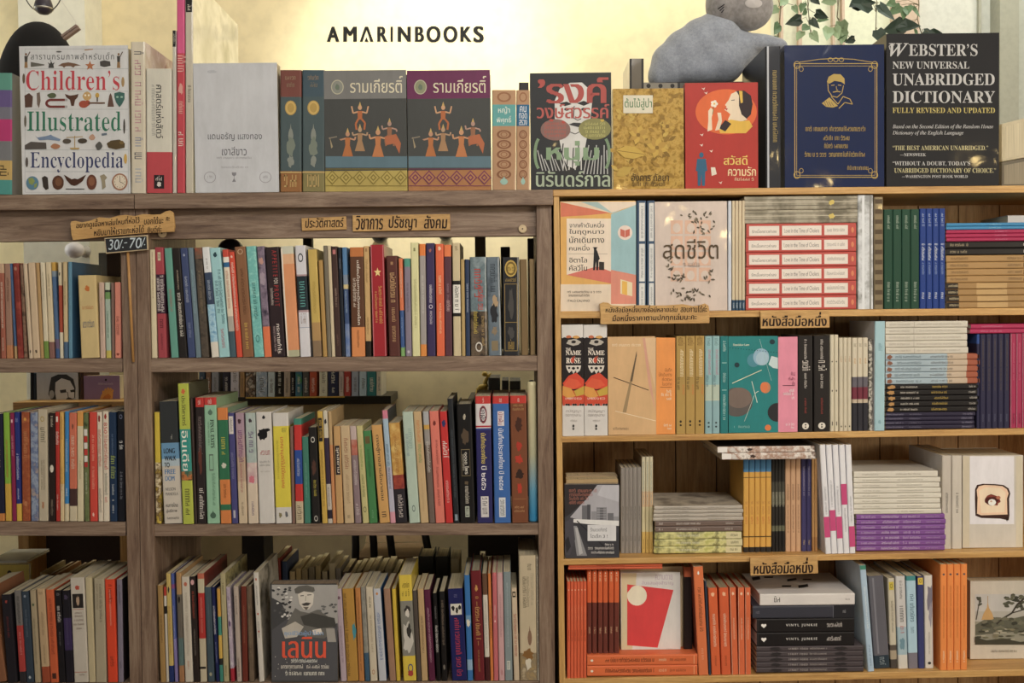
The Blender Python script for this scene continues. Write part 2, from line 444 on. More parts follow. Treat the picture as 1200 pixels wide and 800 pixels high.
def make_book(w, h, d, cols, gain=1.0, text=None, side=None, back=None, hard=False, page='#d9cba8', wrap=False, rough=0.42, seed=0, name='book', label=None, group=None):
    """a book standing on its lower edge: spine towards the viewer (local -y), spine centred at x = 0, z up"""
    rnd = random.Random(seed)
    cat = 'book'
    if name == 'book':
        if hard: name, cat = 'hardback_book', 'hardback'
        elif w < 0.0105: name, cat = 'slim_paperback', 'slim paperback'
        else: name, cat = 'paperback_book', 'paperback'
    root = empty(name, (0, 0, 0), label, cat, group)
    bands = parse(cols)
    mb, t = cover_mesh(w, h, d, bands, side, gain, rough, wrap, hard, back)
    mb.build('cover', root)
    e = 0.003 if hard else 0.0006
    pb = MB(); pb.box(-w/2 + t + 1e-4, w/2 - t - 1e-4, t + 1e-4, d - (e if hard else 0.0003), e, h - e, page_mat(page, gain))
    pb.build('pages', root)
    # spine lettering and marks
    if text is None:
        base = first_hex(bands[len(bands) // 2][2]); c = '#e6dcc8' if lum(base) < 0.22 else '#4a3a30'
        text = [('~', c, 0.18 + rnd.random() * .1, 0.62 + rnd.random() * .1, 0.34), ('~', c, 0.78, 0.92, 0.22)]
    if text:
        lb = MB(); k = 0; low = -1.0
        for it in (text if any(t[0] == 'rect' and t[3] - t[2] > .3 for t in text) else sorted(text, key=lambda t: t[2])):
            if lb.f and it[2] - low > 0.07 and low >= 0: lb.build('spine_lettering', root); lb = MB()   # title, author and device far apart on the spine
            low = max(low, it[3])
            s, c, f0, f1, sz = it[:5]; xo = it[5] if len(it) > 5 else 0.0; up = len(it) > 6 and it[6]
            k += 1; y = -0.00012 - 0.00002 * k; m = mat(c, gain, 0.5)
            if s == 'rect':                                          # a printed panel
                lb.face([(xo*w - sz*w/2, y, h*(1-f1)), (xo*w + sz*w/2, y, h*(1-f1)), (xo*w + sz*w/2, y, h*(1-f0)), (xo*w - sz*w/2, y, h*(1-f0))], m); continue
            if s == 'heart':
                zc = h*(1 - (f0+f1)/2); rr = h*(f1-f0)/2; pts = []
                for j in range(28):
                    q = 2*pi*j/28; X = 16*sin(q)**3/16; V = (13*cos(q) - 5*cos(2*q) - 2*cos(3*q) - cos(4*q))/16
                    pts.append((xo*w + V*rr*.95, zc - X*rr))
                lb.face([(p[0], y, p[1]) for p in pts], m); continue
            if s in ('dot', 'ring', 'star', 'blob', 'drop'):
                zc = h*(1 - (f0+f1)/2); rx = sz*w/2; rz = h*(f1-f0)/2; n = 10 if s == 'star' else 18; pts = []
                for j in range(n):
                    q = pi/2 + 2*pi*j/n; kk = 1.0
                    if s == 'star': kk = 1.0 if j % 2 == 0 else 0.42
                    if s == 'blob': kk = 0.65 + 0.5*rnd.random()
                    if s == 'drop': kk = 1.0 - 0.35*max(0, cos(q - pi/2))**0.5 if j else 1.15
                    pts.append((xo*w + rx*kk*cos(q), zc + rz*kk*sin(q)))
                if s == 'ring':
                    for j in range(n):
                        a, b = pts[j], pts[(j+1) % n]
                        ai = (xo*w + (a[0]-xo*w)*.7, zc + (a[1]-zc)*.7); bi = (xo*w + (b[0]-xo*w)*.7, zc + (b[1]-zc)*.7)
                        lb.face([(ai[0], y, ai[1]), (a[0], y, a[1]), (b[0], y, b[1]), (bi[0], y, bi[1])][::-1], m)
                else: lb.face([(p[0], y, p[1]) for p in pts], m)
                continue
            if s.startswith('~'):
                L = abs(f1 - f0) * h; cap = sz * w
                if up: L, cap = sz * w, abs(f1 - f0) * h
                n = int(s[1:]) if len(s) > 1 else 3
                n = max(n, int(L / max(1e-4, cap * 0.72)))
                q, bb = scribble(min(n, 60), rnd)
            else: q, bb = strips(s, 15 if h < 0.3 and sz * w < 0.02 else 22, 0.22 if s.isascii() and s.isupper() and not up else 0.0, (0.035 if up else 0.004) if s.isascii() else 0.012)
            bx0, by0, bx1, by1 = bb; bw, bh = max(1e-6, bx1 - bx0), max(1e-6, by1 - by0)
            for quad in q:
                P = []
                for gx, gy in quad:
                    a, b = (gx - bx0) / bw, (gy - by0) / bh
                    if up: P.append((xo*w + (a - .5)*sz*w, y, h*(1 - f1) + b*h*(f1 - f0)))
                    else: P.append((xo*w + (b - .5)*sz*w, y, h*(1 - f0) - a*h*(f1 - f0)))
                lb.face(P, m)
        if lb.f: lb.build('spine_lettering', root)
    root['_dim'] = (w, h, d)
    return root

LABELS = {}
LAST = {}
def _lab(look, key, tail=True):
    s = look + (' ' + PLACE[key] if tail and key in PLACE else '')
    LABELS[s] = LABELS.get(s, 0) + 1
    return s
SEED = [100]

def stand(key, x0, x1, ytop, xt, cols, look, text=None, Y=0.0, d=None, name='book', xw=None, tail=True, gap=0.0004, group=None, **kw):
    """a book on shelf `key`: spine foot from x0 to x1, top left corner of the spine at (xt, ytop), all in photograph pixels"""
    SEED[0] += 1
    py = 500.0; a = None
    for _ in range(4):
        A = W(x0, py, Y); B = W(x1, py, Y); Z = max(bz(key, A.x), bz(key, B.x)); py = PX(((A.x + B.x) / 2, Y, Z))[1]
    T = W(xt, ytop, Y)
    pv = LAST.get(key)
    if pv and abs(pv[4] - Y) < 0.02 and pv[0] - 0.02 < A.x < pv[0] + 0.02:      # neighbours touch, they do not run into one another
        zt = min(T.z, pv[3]); f = (zt - Z) / max(1e-4, pv[3] - pv[2])
        rt = pv[0] + (pv[1] - pv[0]) * f; lt = A.x + (T.x - A.x) * (zt - Z) / (T.z - Z)
        dx = max(0.0, pv[0] - A.x, rt - lt)
        dx = min(dx, max(0.0, (B.x - A.x) - 0.0045))
        A.x += dx; T.x += dx
    ang = atan2(T.x - A.x, T.z - Z)
    if abs(ang) < 0.004: ang = 0.0
    w = max(0.003, (B.x - A.x) * cos(ang) - gap); h = hypot(T.x - A.x, T.z - Z) if ang <= 0 else hypot(T.x - A.x, T.z - Z)
    if d is None: d = min(0.17, max(0.115, h * 0.70))
    kw.setdefault('gain', GAIN.get(key, 1.0))
    root = make_book(w, h, d, cols, text=text, seed=SEED[0], name=name, label=_lab(look, key, tail), group=group or GROUP.get(key), **kw)
    LAST[key] = (A.x + (w + gap) / cos(ang), T.x + (w + gap) / cos(ang), Z, T.z, Y)
    R = Matrix.Rotation(ang, 3, 'Y')
    piv = Vector((A.x if ang <= 0 else B.x, Y, Z + 0.0004))
    off = R @ Vector((w / 2 if ang <= 0 else -w / 2, 0, 0))
    root.location = piv + off; root.rotation_euler = (0, ang, 0)
    return root

def lay(z0, x0, x1, th, cols, look, key, text=None, Y=0.0, d=0.14, yaw=0.0, tail=True, name='book', ref=None, group=None, **kw):
    """a book lying flat on height z0, spine to the front, from x0 to x1 (pixels at its own height); th = thickness in metres. Returns its top height"""
    SEED[0] += 1
    py = ref if ref is not None else PX((0.3, Y, z0))[1]
    A, B = W(x0, py, Y), W(x1, py, Y); L = B.x - A.x
    kw.setdefault('gain', GAIN.get(key, 1.0))
    root = make_book(th - 0.0003, L, d, cols, text=text, seed=SEED[0], name=name, label=_lab(look, key, tail), group=group or GROUP.get(key), **kw)
    root.rotation_euler = (Matrix.Rotation(yaw, 3, 'Z') @ Matrix.Rotation(-pi / 2, 3, 'Y')).to_euler()
    root.location = (B.x, Y, z0 + th / 2)
    return z0 + th

def shelf_z(key, px, Y=0.0):
    X = W(px, 500, Y).x
    return bz(key, X) + 0.0004

ORD = ['first', 'second', 'third', 'fourth', 'fifth', 'sixth', 'seventh', 'eighth', 'ninth', 'tenth']
def copies(key, n, x0, x1, ytop, cols, look, text=None, dx=0.0, **kw):
    """n alike spines side by side; look contains {o} for the ordinal"""
    step = (x1 - x0) / n; first = None
    for i in range(n):
        a = x0 + i * step
        if first is None:
            first = stand(key, a, a + step, ytop, a + dx, cols, look.format(o=ORD[i]), text, **kw)
            base = first
        else:
            Y = kw.get('Y', 0.0)
            c = first.copy(); COL.objects.link(c)
            for ch in first.children:
                k = ch.copy(); COL.objects.link(k); k.parent = c
            py = PX(first.location)[1]
            c.location = first.location + Vector((W(a, py, Y).x - W(x0, py, Y).x, 0, 0))
            c.location.z += bz(key, c.location.x) - bz(key, first.location.x)
            c['label'] = _lab(look.format(o=ORD[i]), key, kw.get('tail', True))

# ------------------------------------------------------------------ printed art on the faces that look at the viewer; given in photograph pixels
class Art:
    def __init__(s, Y, gain=1.0, step=0.000014):
        s.mb = MB(); s.Y = Y - 0.00015; s.g = gain; s.st = step; s.rnd = random.Random(int(abs(Y) * 1e5) + 3)
    def _m(s, c, wrap=False): return mat(c, s.g, 0.5, wrap)
    def _put(s, polys, c):
        s.Y -= s.st; m = s._m(c)
        for p in polys: s.mb.face([W(x, y, s.Y) for x, y in p][::-1], m)
    def rect(s, x0, y0, x1, y1, c): s._put([[(x0, y0), (x1, y0), (x1, y1), (x0, y1)]], c); return s
    def poly(s, pts, c): s._put([pts], c); return s
    def polys(s, ps, c): s._put(ps, c); return s
    def ell(s, cx, cy, rx, ry, c, n=22, a0=0.0, jag=0.0):
        s._put([[(cx + rx * cos(a0 + 2*pi*i/n) * (1 - jag * s.rnd.random()), cy + ry * sin(a0 + 2*pi*i/n) * (1 - jag * s.rnd.random())) for i in range(n)]], c); return s
    def ring(s, cx, cy, rx, ry, t, c, n=24):
        ps = []
        for i in range(n):
            a, b = 2*pi*i/n, 2*pi*(i+1)/n
            ps.append([(cx + rx*cos(a), cy + ry*sin(a)), (cx + rx*cos(b), cy + ry*sin(b)), (cx + (rx-t)*cos(b), cy + (ry-t)*sin(b)), (cx + (rx-t)*cos(a), cy + (ry-t)*sin(a))])
        s._put(ps, c); return s
    def line(s, pts, w, c):
        ps = []
        for (xa, ya), (xb, yb) in zip(pts, pts[1:]):
            L = hypot(xb - xa, yb - ya) or 1; nx, ny = -(yb - ya) / L * w / 2, (xb - xa) / L * w / 2
            ps.append([(xa + nx, ya + ny), (xb + nx, yb + ny), (xb - nx, yb - ny), (xa - nx, ya - ny)])
        s._put(ps, c); return s
    def frame(s, x0, y0, x1, y1, w, c):
        return s.polys([[(x0, y0), (x1, y0), (x1, y0 + w), (x0, y0 + w)], [(x0, y1 - w), (x1, y1 - w), (x1, y1), (x0, y1)],
                        [(x0, y0), (x0 + w, y0), (x0 + w, y1), (x0, y1)], [(x1 - w, y0), (x1, y0), (x1, y1), (x1 - w, y1)]], c)
    def text(s, t, x0, y0, x1, y1, c, res=22, bold=0.0, spacing=0.0, skew=0.0, slope=0.0):
        q, (bx0, by0, bx1, by1) = strips(t, res, spacing, bold) if not t.startswith('~') else scribble(int(t[1:]), s.rnd)
        bw, bh = max(1e-6, bx1 - bx0), max(1e-6, by1 - by0); ps = []
        for quad in q:
            P = []
            for gx, gy in quad:
                a, b = (gx - bx0) / bw, (gy - by0) / bh
                P.append((x0 + a*(x1 - x0) + skew*b*(y1 - y0), y1 - b*(y1 - y0) + slope*a*(x1 - x0)))
            ps.append(P[::-1])
        s._put([p[::-1] for p in ps], c); return s
    def vtext(s, t, x0, y0, x1, y1, c, res=18, bold=0.0):
        """lettering that reads downwards"""
        q, (bx0, by0, bx1, by1) = strips(t, res, 0, bold) if not t.startswith('~') else scribble(int(t[1:]), s.rnd)
        bw, bh = max(1e-6, bx1 - bx0), max(1e-6, by1 - by0)
        s._put([[(x0 + (gy - by0)/bh*(x1 - x0), y0 + (gx - bx0)/bw*(y1 - y0)) for gx, gy in quad] for quad in q], c); return s
    def leaf(s, x, y, L, w, ang, c):
        ca, sa = cos(ang), sin(ang); P = [(0, 0), (.3, .42), (.6, .42), (1, 0), (.6, -.42), (.3, -.42)]
        return s.poly([(x + (u*L)*ca - (v*w)*sa, y + (u*L)*sa + (v*w)*ca) for u, v in P], c)
    def done(s, root, name='cover_print'):
        o = s.mb.build(name)
        inv = root.matrix_basis.inverted()
        low = 0.0006 if 'book' in root.name else -9
        for v in o.data.vertices:
            v.co = inv @ v.co; v.co.z = max(v.co.z, low)
        o.parent = root
        return o

def facing(key, x0, x1, ytop, cols, look, Y=0.0, thick=0.02, name='book', tail=True, hard=False, page='#d9cba8', wrap=False, spine=None, ybot=None, zbase=None, cat='book', rough=0.42, xt=None, group=None, gain=None):
    """a book standing with its front cover to the viewer. Spine on its left edge. Returns (root, plane of the cover)"""
    SEED[0] += 1
    py = 500.0
    for _ in range(4):
        A, B = W(x0, py, Y), W(x1, py, Y); Z = zbase if zbase is not None else max(bz(key, A.x), bz(key, B.x)); py = PX(((A.x + B.x)/2, Y, Z))[1]
    T = W(x0, ytop, Y); w, h = B.x - A.x, T.z - Z
    g = gain or GAIN.get(key, 1.0)
    if name == 'book' and cat == 'book': name, cat = ('hardback_book', 'hardback') if hard else ('paperback_book', 'paperback')
    root = empty(name, ((A.x + B.x) / 2, Y, Z + 0.0004), _lab(look, key, tail), cat, group or GROUP.get(key))
    t = 0.0026 if hard else 0.0012; e = 0.003 if hard else 0.0006
    mb = MB()
    for lo, hi, c in parse(cols):
        m = mat(c, g, rough, wrap)
        mb.box(-w/2, w/2, 0, t, h*(1-hi), h*(1-lo), m)
    c0 = mat(spine or parse(cols)[0][2], g, rough, wrap)
    mb.box(-w/2, w/2, thick - t, thick, 0, h, c0)
    mb.box(-w/2, -w/2 + t, t, thick - t, 0, h, c0)
    mb.build('cover', root)
    pb = MB(); pm = page_mat(page, g); pb.box(-w/2 + t + 2e-4, w/2 - e - 2e-4, t + 1e-4, thick - t - 1e-4, e, h - e, pm)
    pb.build('pages', root)
    return root, Y

# ------------------------------------------------------------------ the setting
YW = 0.95                                       # the plaster wall behind the open bookcases
WALL = plain('cream_plaster', '#e6d6a8', 0.85, bump=0.08, bscale=30)
PILLAR = plain('pale_plaster', '#e4e2cf', 0.85, bump=0.06, bscale=30)
def slab(name, x0, x1, y0, y1, z0, z1, m):
    b = MB(); b.box(x0, x1, y0, y1, z0, z1, m); return tag(b.build(name), kind='structure')
FLOOR = plain('floor_tiles', '#7a6450', 0.5)
slab('floor', -3.0, 3.0, -3.6, YW + 0.1, -0.1, 0.0, FLOOR)
xw_r = W(903, 50, YW).x
slab('wall_back', -3.0, xw_r, YW, YW + 0.1, 0.0, 2.9, WALL)
slab('wall_back.001', xw_r, 3.0, YW + 0.02, YW + 0.1, 0.0, 1.55, WALL)
pa, pb_ = W(22, 50, YW - 0.12).x, W(100, 50, YW - 0.12).x
slab('pillar_corner', pa, pb_, YW - 0.12, YW - 0.001, 0.0, 2.9, PILLAR)
slab('ceiling', -3.0, 3.0, -3.6, YW + 0.1, 2.9, 3.0, plain('ceiling_white', '#e9e4d8', 0.9))
# pale panelled window at the far right
PALE = plain('pale_painted_panel', '#dfe2c6', 0.7); ROSE = plain('rose_brown_post', '#cdb49c', 0.7)
GREY = plain('grey_green_frame', '#a8a795', 0.7); CURT = plain('white_curtain_cloth', '#d3d3c8', 0.9)
win = tag(empty('window_1', (W(1000, 50, YW).x, YW, 1.55)), kind='structure')
def wpart(name, x0, x1, m, y0, y1):
    a, b = W(x0, 50, YW).x, W(x1, 50, YW).x
    q = MB(); q.box(a - win.location.x, b - win.location.x, y0, y1, 0, 1.35, m)
    o = q.build(name, win); o['kind'] = 'structure'
    return o
wpart('panel', 903, 1048, PALE, 0.02, 0.05)
for a, b in ((915, 918), (936, 940), (976, 978.5), (987, 990)): wpart('post', a, b, ROSE, 0.0, 0.02)
wpart('post', 1046, 1076, ROSE, -0.01, 0.04)
wpart('panel', 1076, 1166, CURT, 0.03, 0.05)
wpart('post', 1150, 1153, GREY, 0.015, 0.03)
wpart('frame', 1166, 1188, GREY, -0.03, 0.05); wpart('frame', 1189, 1300, plain('grey_white_frame', '#b9bcae', 0.7), -0.02, 0.05)

# ------------------------------------------------------------------ bookcases
def pz(x, y, Y=YF): return W(x, y, Y)
def plank(root, name, xa, ya0, ya1, xb, yb0, yb1, Y, depth, m, bev=0.0012):
    """board whose front face is the pixel quad left edge (xa, ya0..ya1), right edge (xb, yb0..yb1)"""
    b = MB(); b.hexa([W(xa, ya0, Y), W(xb, yb0, Y), W(xb, yb1, Y), W(xa, ya1, Y)], depth, m)
    o = b.build(name, bevel=bev)
    inv = root.matrix_basis.inverted()
    for v in o.data.vertices: v.co = inv @ v.co
    o.parent = root
    return o
def upright(root, name, xt0, xt1, yt, xb0, xb1, Y, depth, m, zfoot=0.0):
    """post: front edge through (xt0..xt1, yt) at its top and (xb0..xb1, 790), carried on down to the floor"""
    T0, T1 = W(xt0, yt, Y), W(xt1, yt, Y); B0, B1 = W(xb0, 790, Y), W(xb1, 790, Y)
    k = (T0.z - zfoot) / (T0.z - B0.z)
    F0, F1 = T0 + (B0 - T0) * 1.0, T1 + (B1 - T1) * 1.0
    b = MB(); b.hexa([T0, T1, F1, F0], depth, m)
    b.hexa([F0, F1, Vector((F1.x, Y, zfoot)), Vector((F0.x, Y, zfoot))], depth, m)
    o = b.build(name, bevel=0.0012)
    inv = root.matrix_basis.inverted()
    for v in o.data.vertices: v.co = inv @ v.co
    o.parent = root
    return o
DO = 0.30                                       # depth of the oak bookcases
nb = empty('bookcase', (W(80, 700).x, 0, 0), 'narrow grey-brown wooden bookcase with an open back', 'bookcase', 'grey-brown wooden bookcases')
wb = empty('bookcase', (W(400, 700).x, 0, 0), 'wide grey-brown wooden bookcase beside the pine one', 'bookcase', 'grey-brown wooden bookcases')
plank(nb, 'top_panel', -330, 231.8, 249.6, 156.6, 226.9, 244.6, YF - 0.012, DO + 0.012, OAK_H)
plank(nb, 'apron', -330, 250.0, 287.0, 141.4, 246.0, 281.5, YF + 0.012, 0.02, OAK_H)
plank(nb, 'shelf', -330, 421.6, 437.6, 143.5, 419.7, 436.2, YF + 0.002, DO, OAK_H)
plank(nb, 'shelf', -330, 610.0, 626.6, 147.2, 611.5, 628.0, YF + 0.002, DO, OAK_H)
plank(nb, 'shelf', -330, 803, 819, 151.6, 800.1, 816, YF + 0.002, DO, OAK_H)
upright(nb, 'post', 140.2, 158.0, 245.2, 151.8, 165.8, YF, DO, OAK_V)
upright(nb, 'post', -345, -330, 250, -330, -315, YF, DO, OAK_V)
plank(wb, 'top_panel', 157.4, 226.9, 244.8, 648.3, 222.0, 240.0, YF - 0.012, DO + 0.012, OAK_H)
plank(wb, 'apron', 173, 245.2, 280.2, 629.5, 241.0, 276.4, YF + 0.012, 0.02, OAK_H)
plank(wb, 'shelf', 175.2, 419.6, 436.2, 630.0, 416.6, 434.4, YF + 0.002, DO, OAK_H)
plank(wb, 'shelf', 180.6, 614.2, 628.4, 631.5, 613.2, 626.6, YF + 0.002, DO, OAK_H)
plank(wb, 'shelf', 184.0, 800, 816, 632.0, 798.0, 813, YF + 0.002, DO, OAK_H)
upright(wb, 'post', 158.6, 173.2, 245.0, 166.4, 183.8, YF, DO, OAK_V)
upright(wb, 'post', 628.4, 646.2, 240.8, 632.2, 650.2, YF, DO, OAK_V)
# round wooden plugs on the apron
PLUG = plain('wood_plug', '#cdb68f', 0.6); DARKP = plain('plug_hole', '#2a2018', 0.8)
for cx, cy in ((612.3, 268.2), (190.5, 273.5)):
    b = MB(); Y = YF + 0.012
    c = W(cx, cy, Y)
    b.lathe((0, -0.004, 0), [(0.0078, 0.004), (0.0078, 0.001), (0.0068, 0.0)], PLUG, 20, 'y')
    b.lathe((0, -0.0046, 0), [(0.0014, 0.001), (0.0014, 0.0)], DARKP, 10, 'y')
    o = b.build('wooden_plug', wb); o.location = c - wb.location
# pine bookcase
DP = 0.25
XR = 1330
pn = empty('bookcase', (W(920, 700).x, 0, 0), 'honey-coloured pine bookcase with plank back, shelves of new books', 'bookcase')
def ex(y650, y1200, x): return y650 + (y1200 - y650) * (x - 655) / 545.0
for (a, b, th0, th1, nm) in ((222.2, 217.2, 7.6, 8.6, 'top_panel'), (365.8, 360.6, 7.2, 8.8, 'shelf'), (511.6, 501.6, 7.0, 7.8, 'shelf'), (655.2, 645.5, 6.8, 7.2, 'shelf'), (795.5, 784.0, 8.0, 8.0, 'shelf')):
    x0 = 648.2 if nm == 'top_panel' else 656.0
    plank(pn, nm, x0, ex(a, b, x0), ex(a, b, x0) + th0, XR, ex(a, b, XR), ex(a, b, XR) + th1, YF, DP if nm == 'top_panel' else DP - 0.014, PINE_H)
upright(pn, 'post', 648.6, 655.3, 230.4, 655.3, 662.4, YF, DP, PINE_V)
upright(pn, 'post', XR - 8, XR, 226, XR - 8, XR, YF, DP, PINE_V)
bb = MB(); Yb = YF + DP - 0.012
SEAM = plain('dark_gap', '#1c140c', 0.9)
xs = [W(x, 400, Yb).x for x in (655, 695, 742, 791, 839, 889, 934, 978, 1031, 1076, 1123, 1171, 1218, 1265, XR - 6)]
for a, b in zip(xs, xs[1:]): bb.box(a + 0.0012, b - 0.0012, Yb, Yb + 0.008, 0.02, W(700, 226).z, PINE_B)
bb.box(xs[0], xs[-1], Yb + 0.0082, Yb + 0.011, 0.02, W(700, 226).z, SEAM)
o = bb.build('back_boards', pn); o.location = -pn.location

# ------------------------------------------------------------------ narrow bay, upper shelf
S = stand
S('A', -9, 0.5, 309, -13, '#7a4a38', 'dark rust spine at the picture edge')
S('A', 1, 7, 309, -2, '#c9a98a .1 #a5604c', 'rust spine with cream top band')
S('A', 7.4, 15, 309, 4.5, '#a27c69 .86 #bd7d52', 'dusty pink-brown spine with orange foot', [('~', '#6a4030', .15, .4, .3)])
S('A', 15.4, 20, 309, 9.4, 'photo:#3c5a86,#4d6a90 .87 #b89a6a', 'thin mottled blue spine with tan foot', [])
S('A', 20.4, 28, 308.5, 14.2, 'photo:#8e3a30,#7c2c26,#9c4438@40', 'dark red cloth spine', [('blob', '#b08068', .04, .08, .5)], hard=True)
S('A', 28.2, 31.8, 310, 23, 'photo:#6b5245,#8a6a55,#4a382e', 'thin mottled brown spine', [])
S('A', 32, 38.6, 309, 24.6, '#d0bb9f', 'worn cream spine next to mottled brown', [('~', '#a08a70', .2, .5, .2), ('blob', '#5a4a3a', .91, .95, .4)])
S('A', 38.8, 47.2, 308, 32.4, '#d2b998', 'wider worn cream spine with small dark device at foot', [('blob', '#5a4a3a', .91, .95, .35)], tail=False)
S('A', 47.4, 51.4, 308, 41.6, '#b6925f', 'thin golden tan spine', [])
S('A', 51.6, 57.4, 308, 46.6, '#d9ceb2 .82 #6f8f3c', 'cream spine with green foot band', [('~', '#9a8a70', .1, .4, .2)])
S('A', 57.6, 64.2, 307.5, 53, '#d8c7a4 .83 #8a625a', 'cream spine with mauve foot band', [('~', '#8a7a60', .12, .35, .25)])
S('A', 64.4, 70, 307.5, 58.8, '#c49a3e .09 #8090a0 .15 #4c6a92 .8 #6b5a78 .9 #3d5a8a', 'blue spine with mustard top', [])
S('A', 70.2, 74, 307.5, 67.3, '#cfc3a5 .24 #a84a34 .73 #d6cdb6', 'thin cream spine with long red band', [('blob', '#3a3a3a', .1, .14, .5)])
S('A', 74.4, 79.4, 307, 73, '#ccb68a .83 #4a6686', 'thin tan spine with blue foot band', [('~', '#7a6a48', .2, .45, .25)])
S('A', 80, 84.6, 307, 79.2, '#5d8ca8', 'tall blue hardcover with broad blue side', [('~', '#7fb0c8', .15, .6, .2)], side='#2f5878', hard=True, d=0.145)
S('A', 95.2, 116.6, 323, 91, '#d2ba80', 'fat cream-yellow spine with orange emblem', [('blob', '#c8702c', .12, .2, .28), ('~7', '#c07038', .375, .41, .62, 0, True), ('~7', '#55617a', .56, .63, .64, 0, True)], d=0.15)
S('A', 117.4, 123.6, 331, 115.8, '#cdb09e', 'pale pink spine beside the fat cream-yellow one', [('~', '#a88a80', .2, .7, .2)])
S('A', 124.2, 130.2, 331, 122.4, '#c4cdb4 .1 #2f3a30 .13 #6f9a58 .22 #a9bcae .9 #c9ba50', 'pale green spine with yellow foot', [('~', '#3f6a50', .38, .75, .3)])
S('A', 130.6, 134, 331.5, 129.6, '#83685e', 'thin brown spine', [])
S('A', 134.4, 141.8, 331, 133.8, '#dd8a76', 'salmon spine against the post', [('~', '#7a3028', .45, .7, .4), ('blob', '#8a4030', .93, .97, .5)])

# ------------------------------------------------------------------ wide bay, upper shelf
S('B', 177.6, 184.2, 292.6, 174.6, '#dccfac', 'cream spine with dotted lettering', [('~', '#8a4a44', .02, .45, .16)])
S('B', 184.8, 195.6, 290, 180.6, '#ab4650 .245 #3e2438 .6 #ab4650', 'rose red spine with purple title block', [('rect', '#d8c8a8', .045, .12, .34), ('~3', '#403030', .06, .105, .2), ('~9', '#efe4e0', .255, .59, .36, .22), ('~8', '#efe4e0', .265, .58, .32, -.22), ('~', '#5a2430', .65, .75, .4), ('~', '#6a2430', .78, .93, .2)])
S('B', 200.4, 209.2, 291, 192.2, '#62a292', 'plain teal spine with faint red title', [('~', '#b06a6a', .36, .58, .28)])
S('B', 210, 219.6, 291, 201.2, '#272220', 'black spine with white title', [('~', '#c8b8a0', .2, .38, .16), ('~', '#f2ece0', .41, .82, .34)])
S('B', 220, 229.2, 291, 210.2, '#414e78', 'slate blue spine with pale title', [('blob', '#9aa4c0', .05, .08, .3), ('~', '#b8c0d4', .26, .5, .3), ('~', '#8a94b4', .68, .82, .3)], wrap=True)
S('B', 229.6, 235.8, 290.6, 219.8, '#6f8490', 'film-wrapped grey-blue spine', [('~', '#8fb4c0', .2, .6, .3)], wrap=True)
S('B', 236, 245, 290.6, 227.4, 'photo:#a05038,#6a5a4c .1 photo:#4b433b,#5a5046,#3e3830', 'film-wrapped dark brown spine', [('~', '#8a7a60', .2, .6, .3)], wrap=True)
S('B', 245.6, 256.8, 290, 234, '#e4e6e8 .23 #3a4a66 .52 photo:#7fb4d4,#a8d0e2,#5a94c0 .86 #e4ddd0', 'white spine with slate panel and sky blue clouds', [('~', '#8a8a8a', .1, .2, .2), ('~', '#b8c4d4', .3, .48, .3)])
S('B', 257, 269.6, 291, 245.2, '#9fd2d8', 'wide pale aqua spine with two-line dark title', [('blob', '#2a4a54', .04, .09, .35), ('~', '#31606e', .2, .7, .24, .2), ('~', '#31606e', .3, .6, .24, -.15), ('~', '#c05a6a', .74, .92, .25)])
S('B', 269.8, 277, 292.6, 260.2, '#cf4c3c .07 #efe6da .12 #2f6a9c .165 #e6dac4 .62 #b4aea4 .76 #47606c', 'white spine with red top and blue tag', [('~', '#c06a50', .2, .55, .3)])
S('B', 277.2, 284.2, 295.6, 267.4, '#dc4e36', 'bright red-orange spine with white title', [('blob', '#f0c8b8', .03, .06, .4), ('~', '#f6e2d4', .1, .75, .36)])
S('B', 284.6, 297.4, 289.6, 274.8, '#8e6242', 'wide brown spine with yellow author name', [('ring', '#c8a888', .02, .07, .5), ('~', '#5a3824', .2, .62, .24), ('~', '#e2bc50', .69, .93, .24)])
S('B', 298, 309.6, 289, 288, 'photo:#7ac4be,#6ab8b4,#8ed0c8@90', 'aqua patterned spine with black title', [('~', '#2a5a5c', .33, .66, .3), ('ring', '#3a7a78', .8, .87, .4)])
S('B', 309.8, 318.4, 289, 300.8, 'photo:#544a5e,#8a7a8e,#3e3648@40 .725 #e87a4c', 'dusky purple picture spine with orange foot', [('blob', '#c49488', .1, .17, .7), ('blob', '#a898a8', .23, .35, .8)])
S('B', 318.8, 334.8, 290, 310.6, '#33262a', 'wide black spine with red and white title',
  [('APPETITE', '#b03838', .03, .27, .34, .14), ('FOR', '#e8dcd0', .285, .335, .3, .14), ('PROFIT', '#b03838', .35, .54, .34, .14), ('~8', '#d8c8c0', .37, .53, .16, -.22), ('กระหายกำไร', '#f2e8e0', .70, .97, .3, .12), ('~14', '#b8a0a0', .72, .95, .13, -.2)])
S('B', 336.4, 351.2, 289, 328.6, '#d3d3c0 .07 #e6b48a .16 #e59a68 .94 #b8b898', 'orange spine with pale ends under film', [('rect', '#f0e2d2', .02, .99, .12, -.42)], wrap=True)
S('B', 352, 364.3, 288, 345.4, '#d9d8e0 .26 #b89aa0 .275 #26323a .58 #b89aa0 .6 #d9d8e0 .735 #8a98b4 .74 #dcdbe2', 'lavender white spine with black panel and teal writing', [('ring', '#303840', .07, .15, .5), ('~5', '#5fa8a4', .3, .56, .5), ('~4', '#a8928a', .63, .7, .5, 0, True)])
S('B', 366.4, 377.3, 292.6, 360, '#cdb057 .68 #b8925a .85 #8f765a', 'yellow-gold spine fading brown, dark edged', [('rect', '#3a3530', 0, 1, .1, -.46), ('~', '#b09038', .3, .6, .25)], wrap=True)
S('B', 378.4, 383.6, 305, 372.9, '#b8914e', 'short golden tan spine', [])
S('B', 383.8, 388.6, 288, 378.6, '#7a7263', 'thin grey spine', [])
S('B', 388.8, 393, 288, 383.4, '#d6c6a4', 'thin cream spine between grey and maroon ones', [])
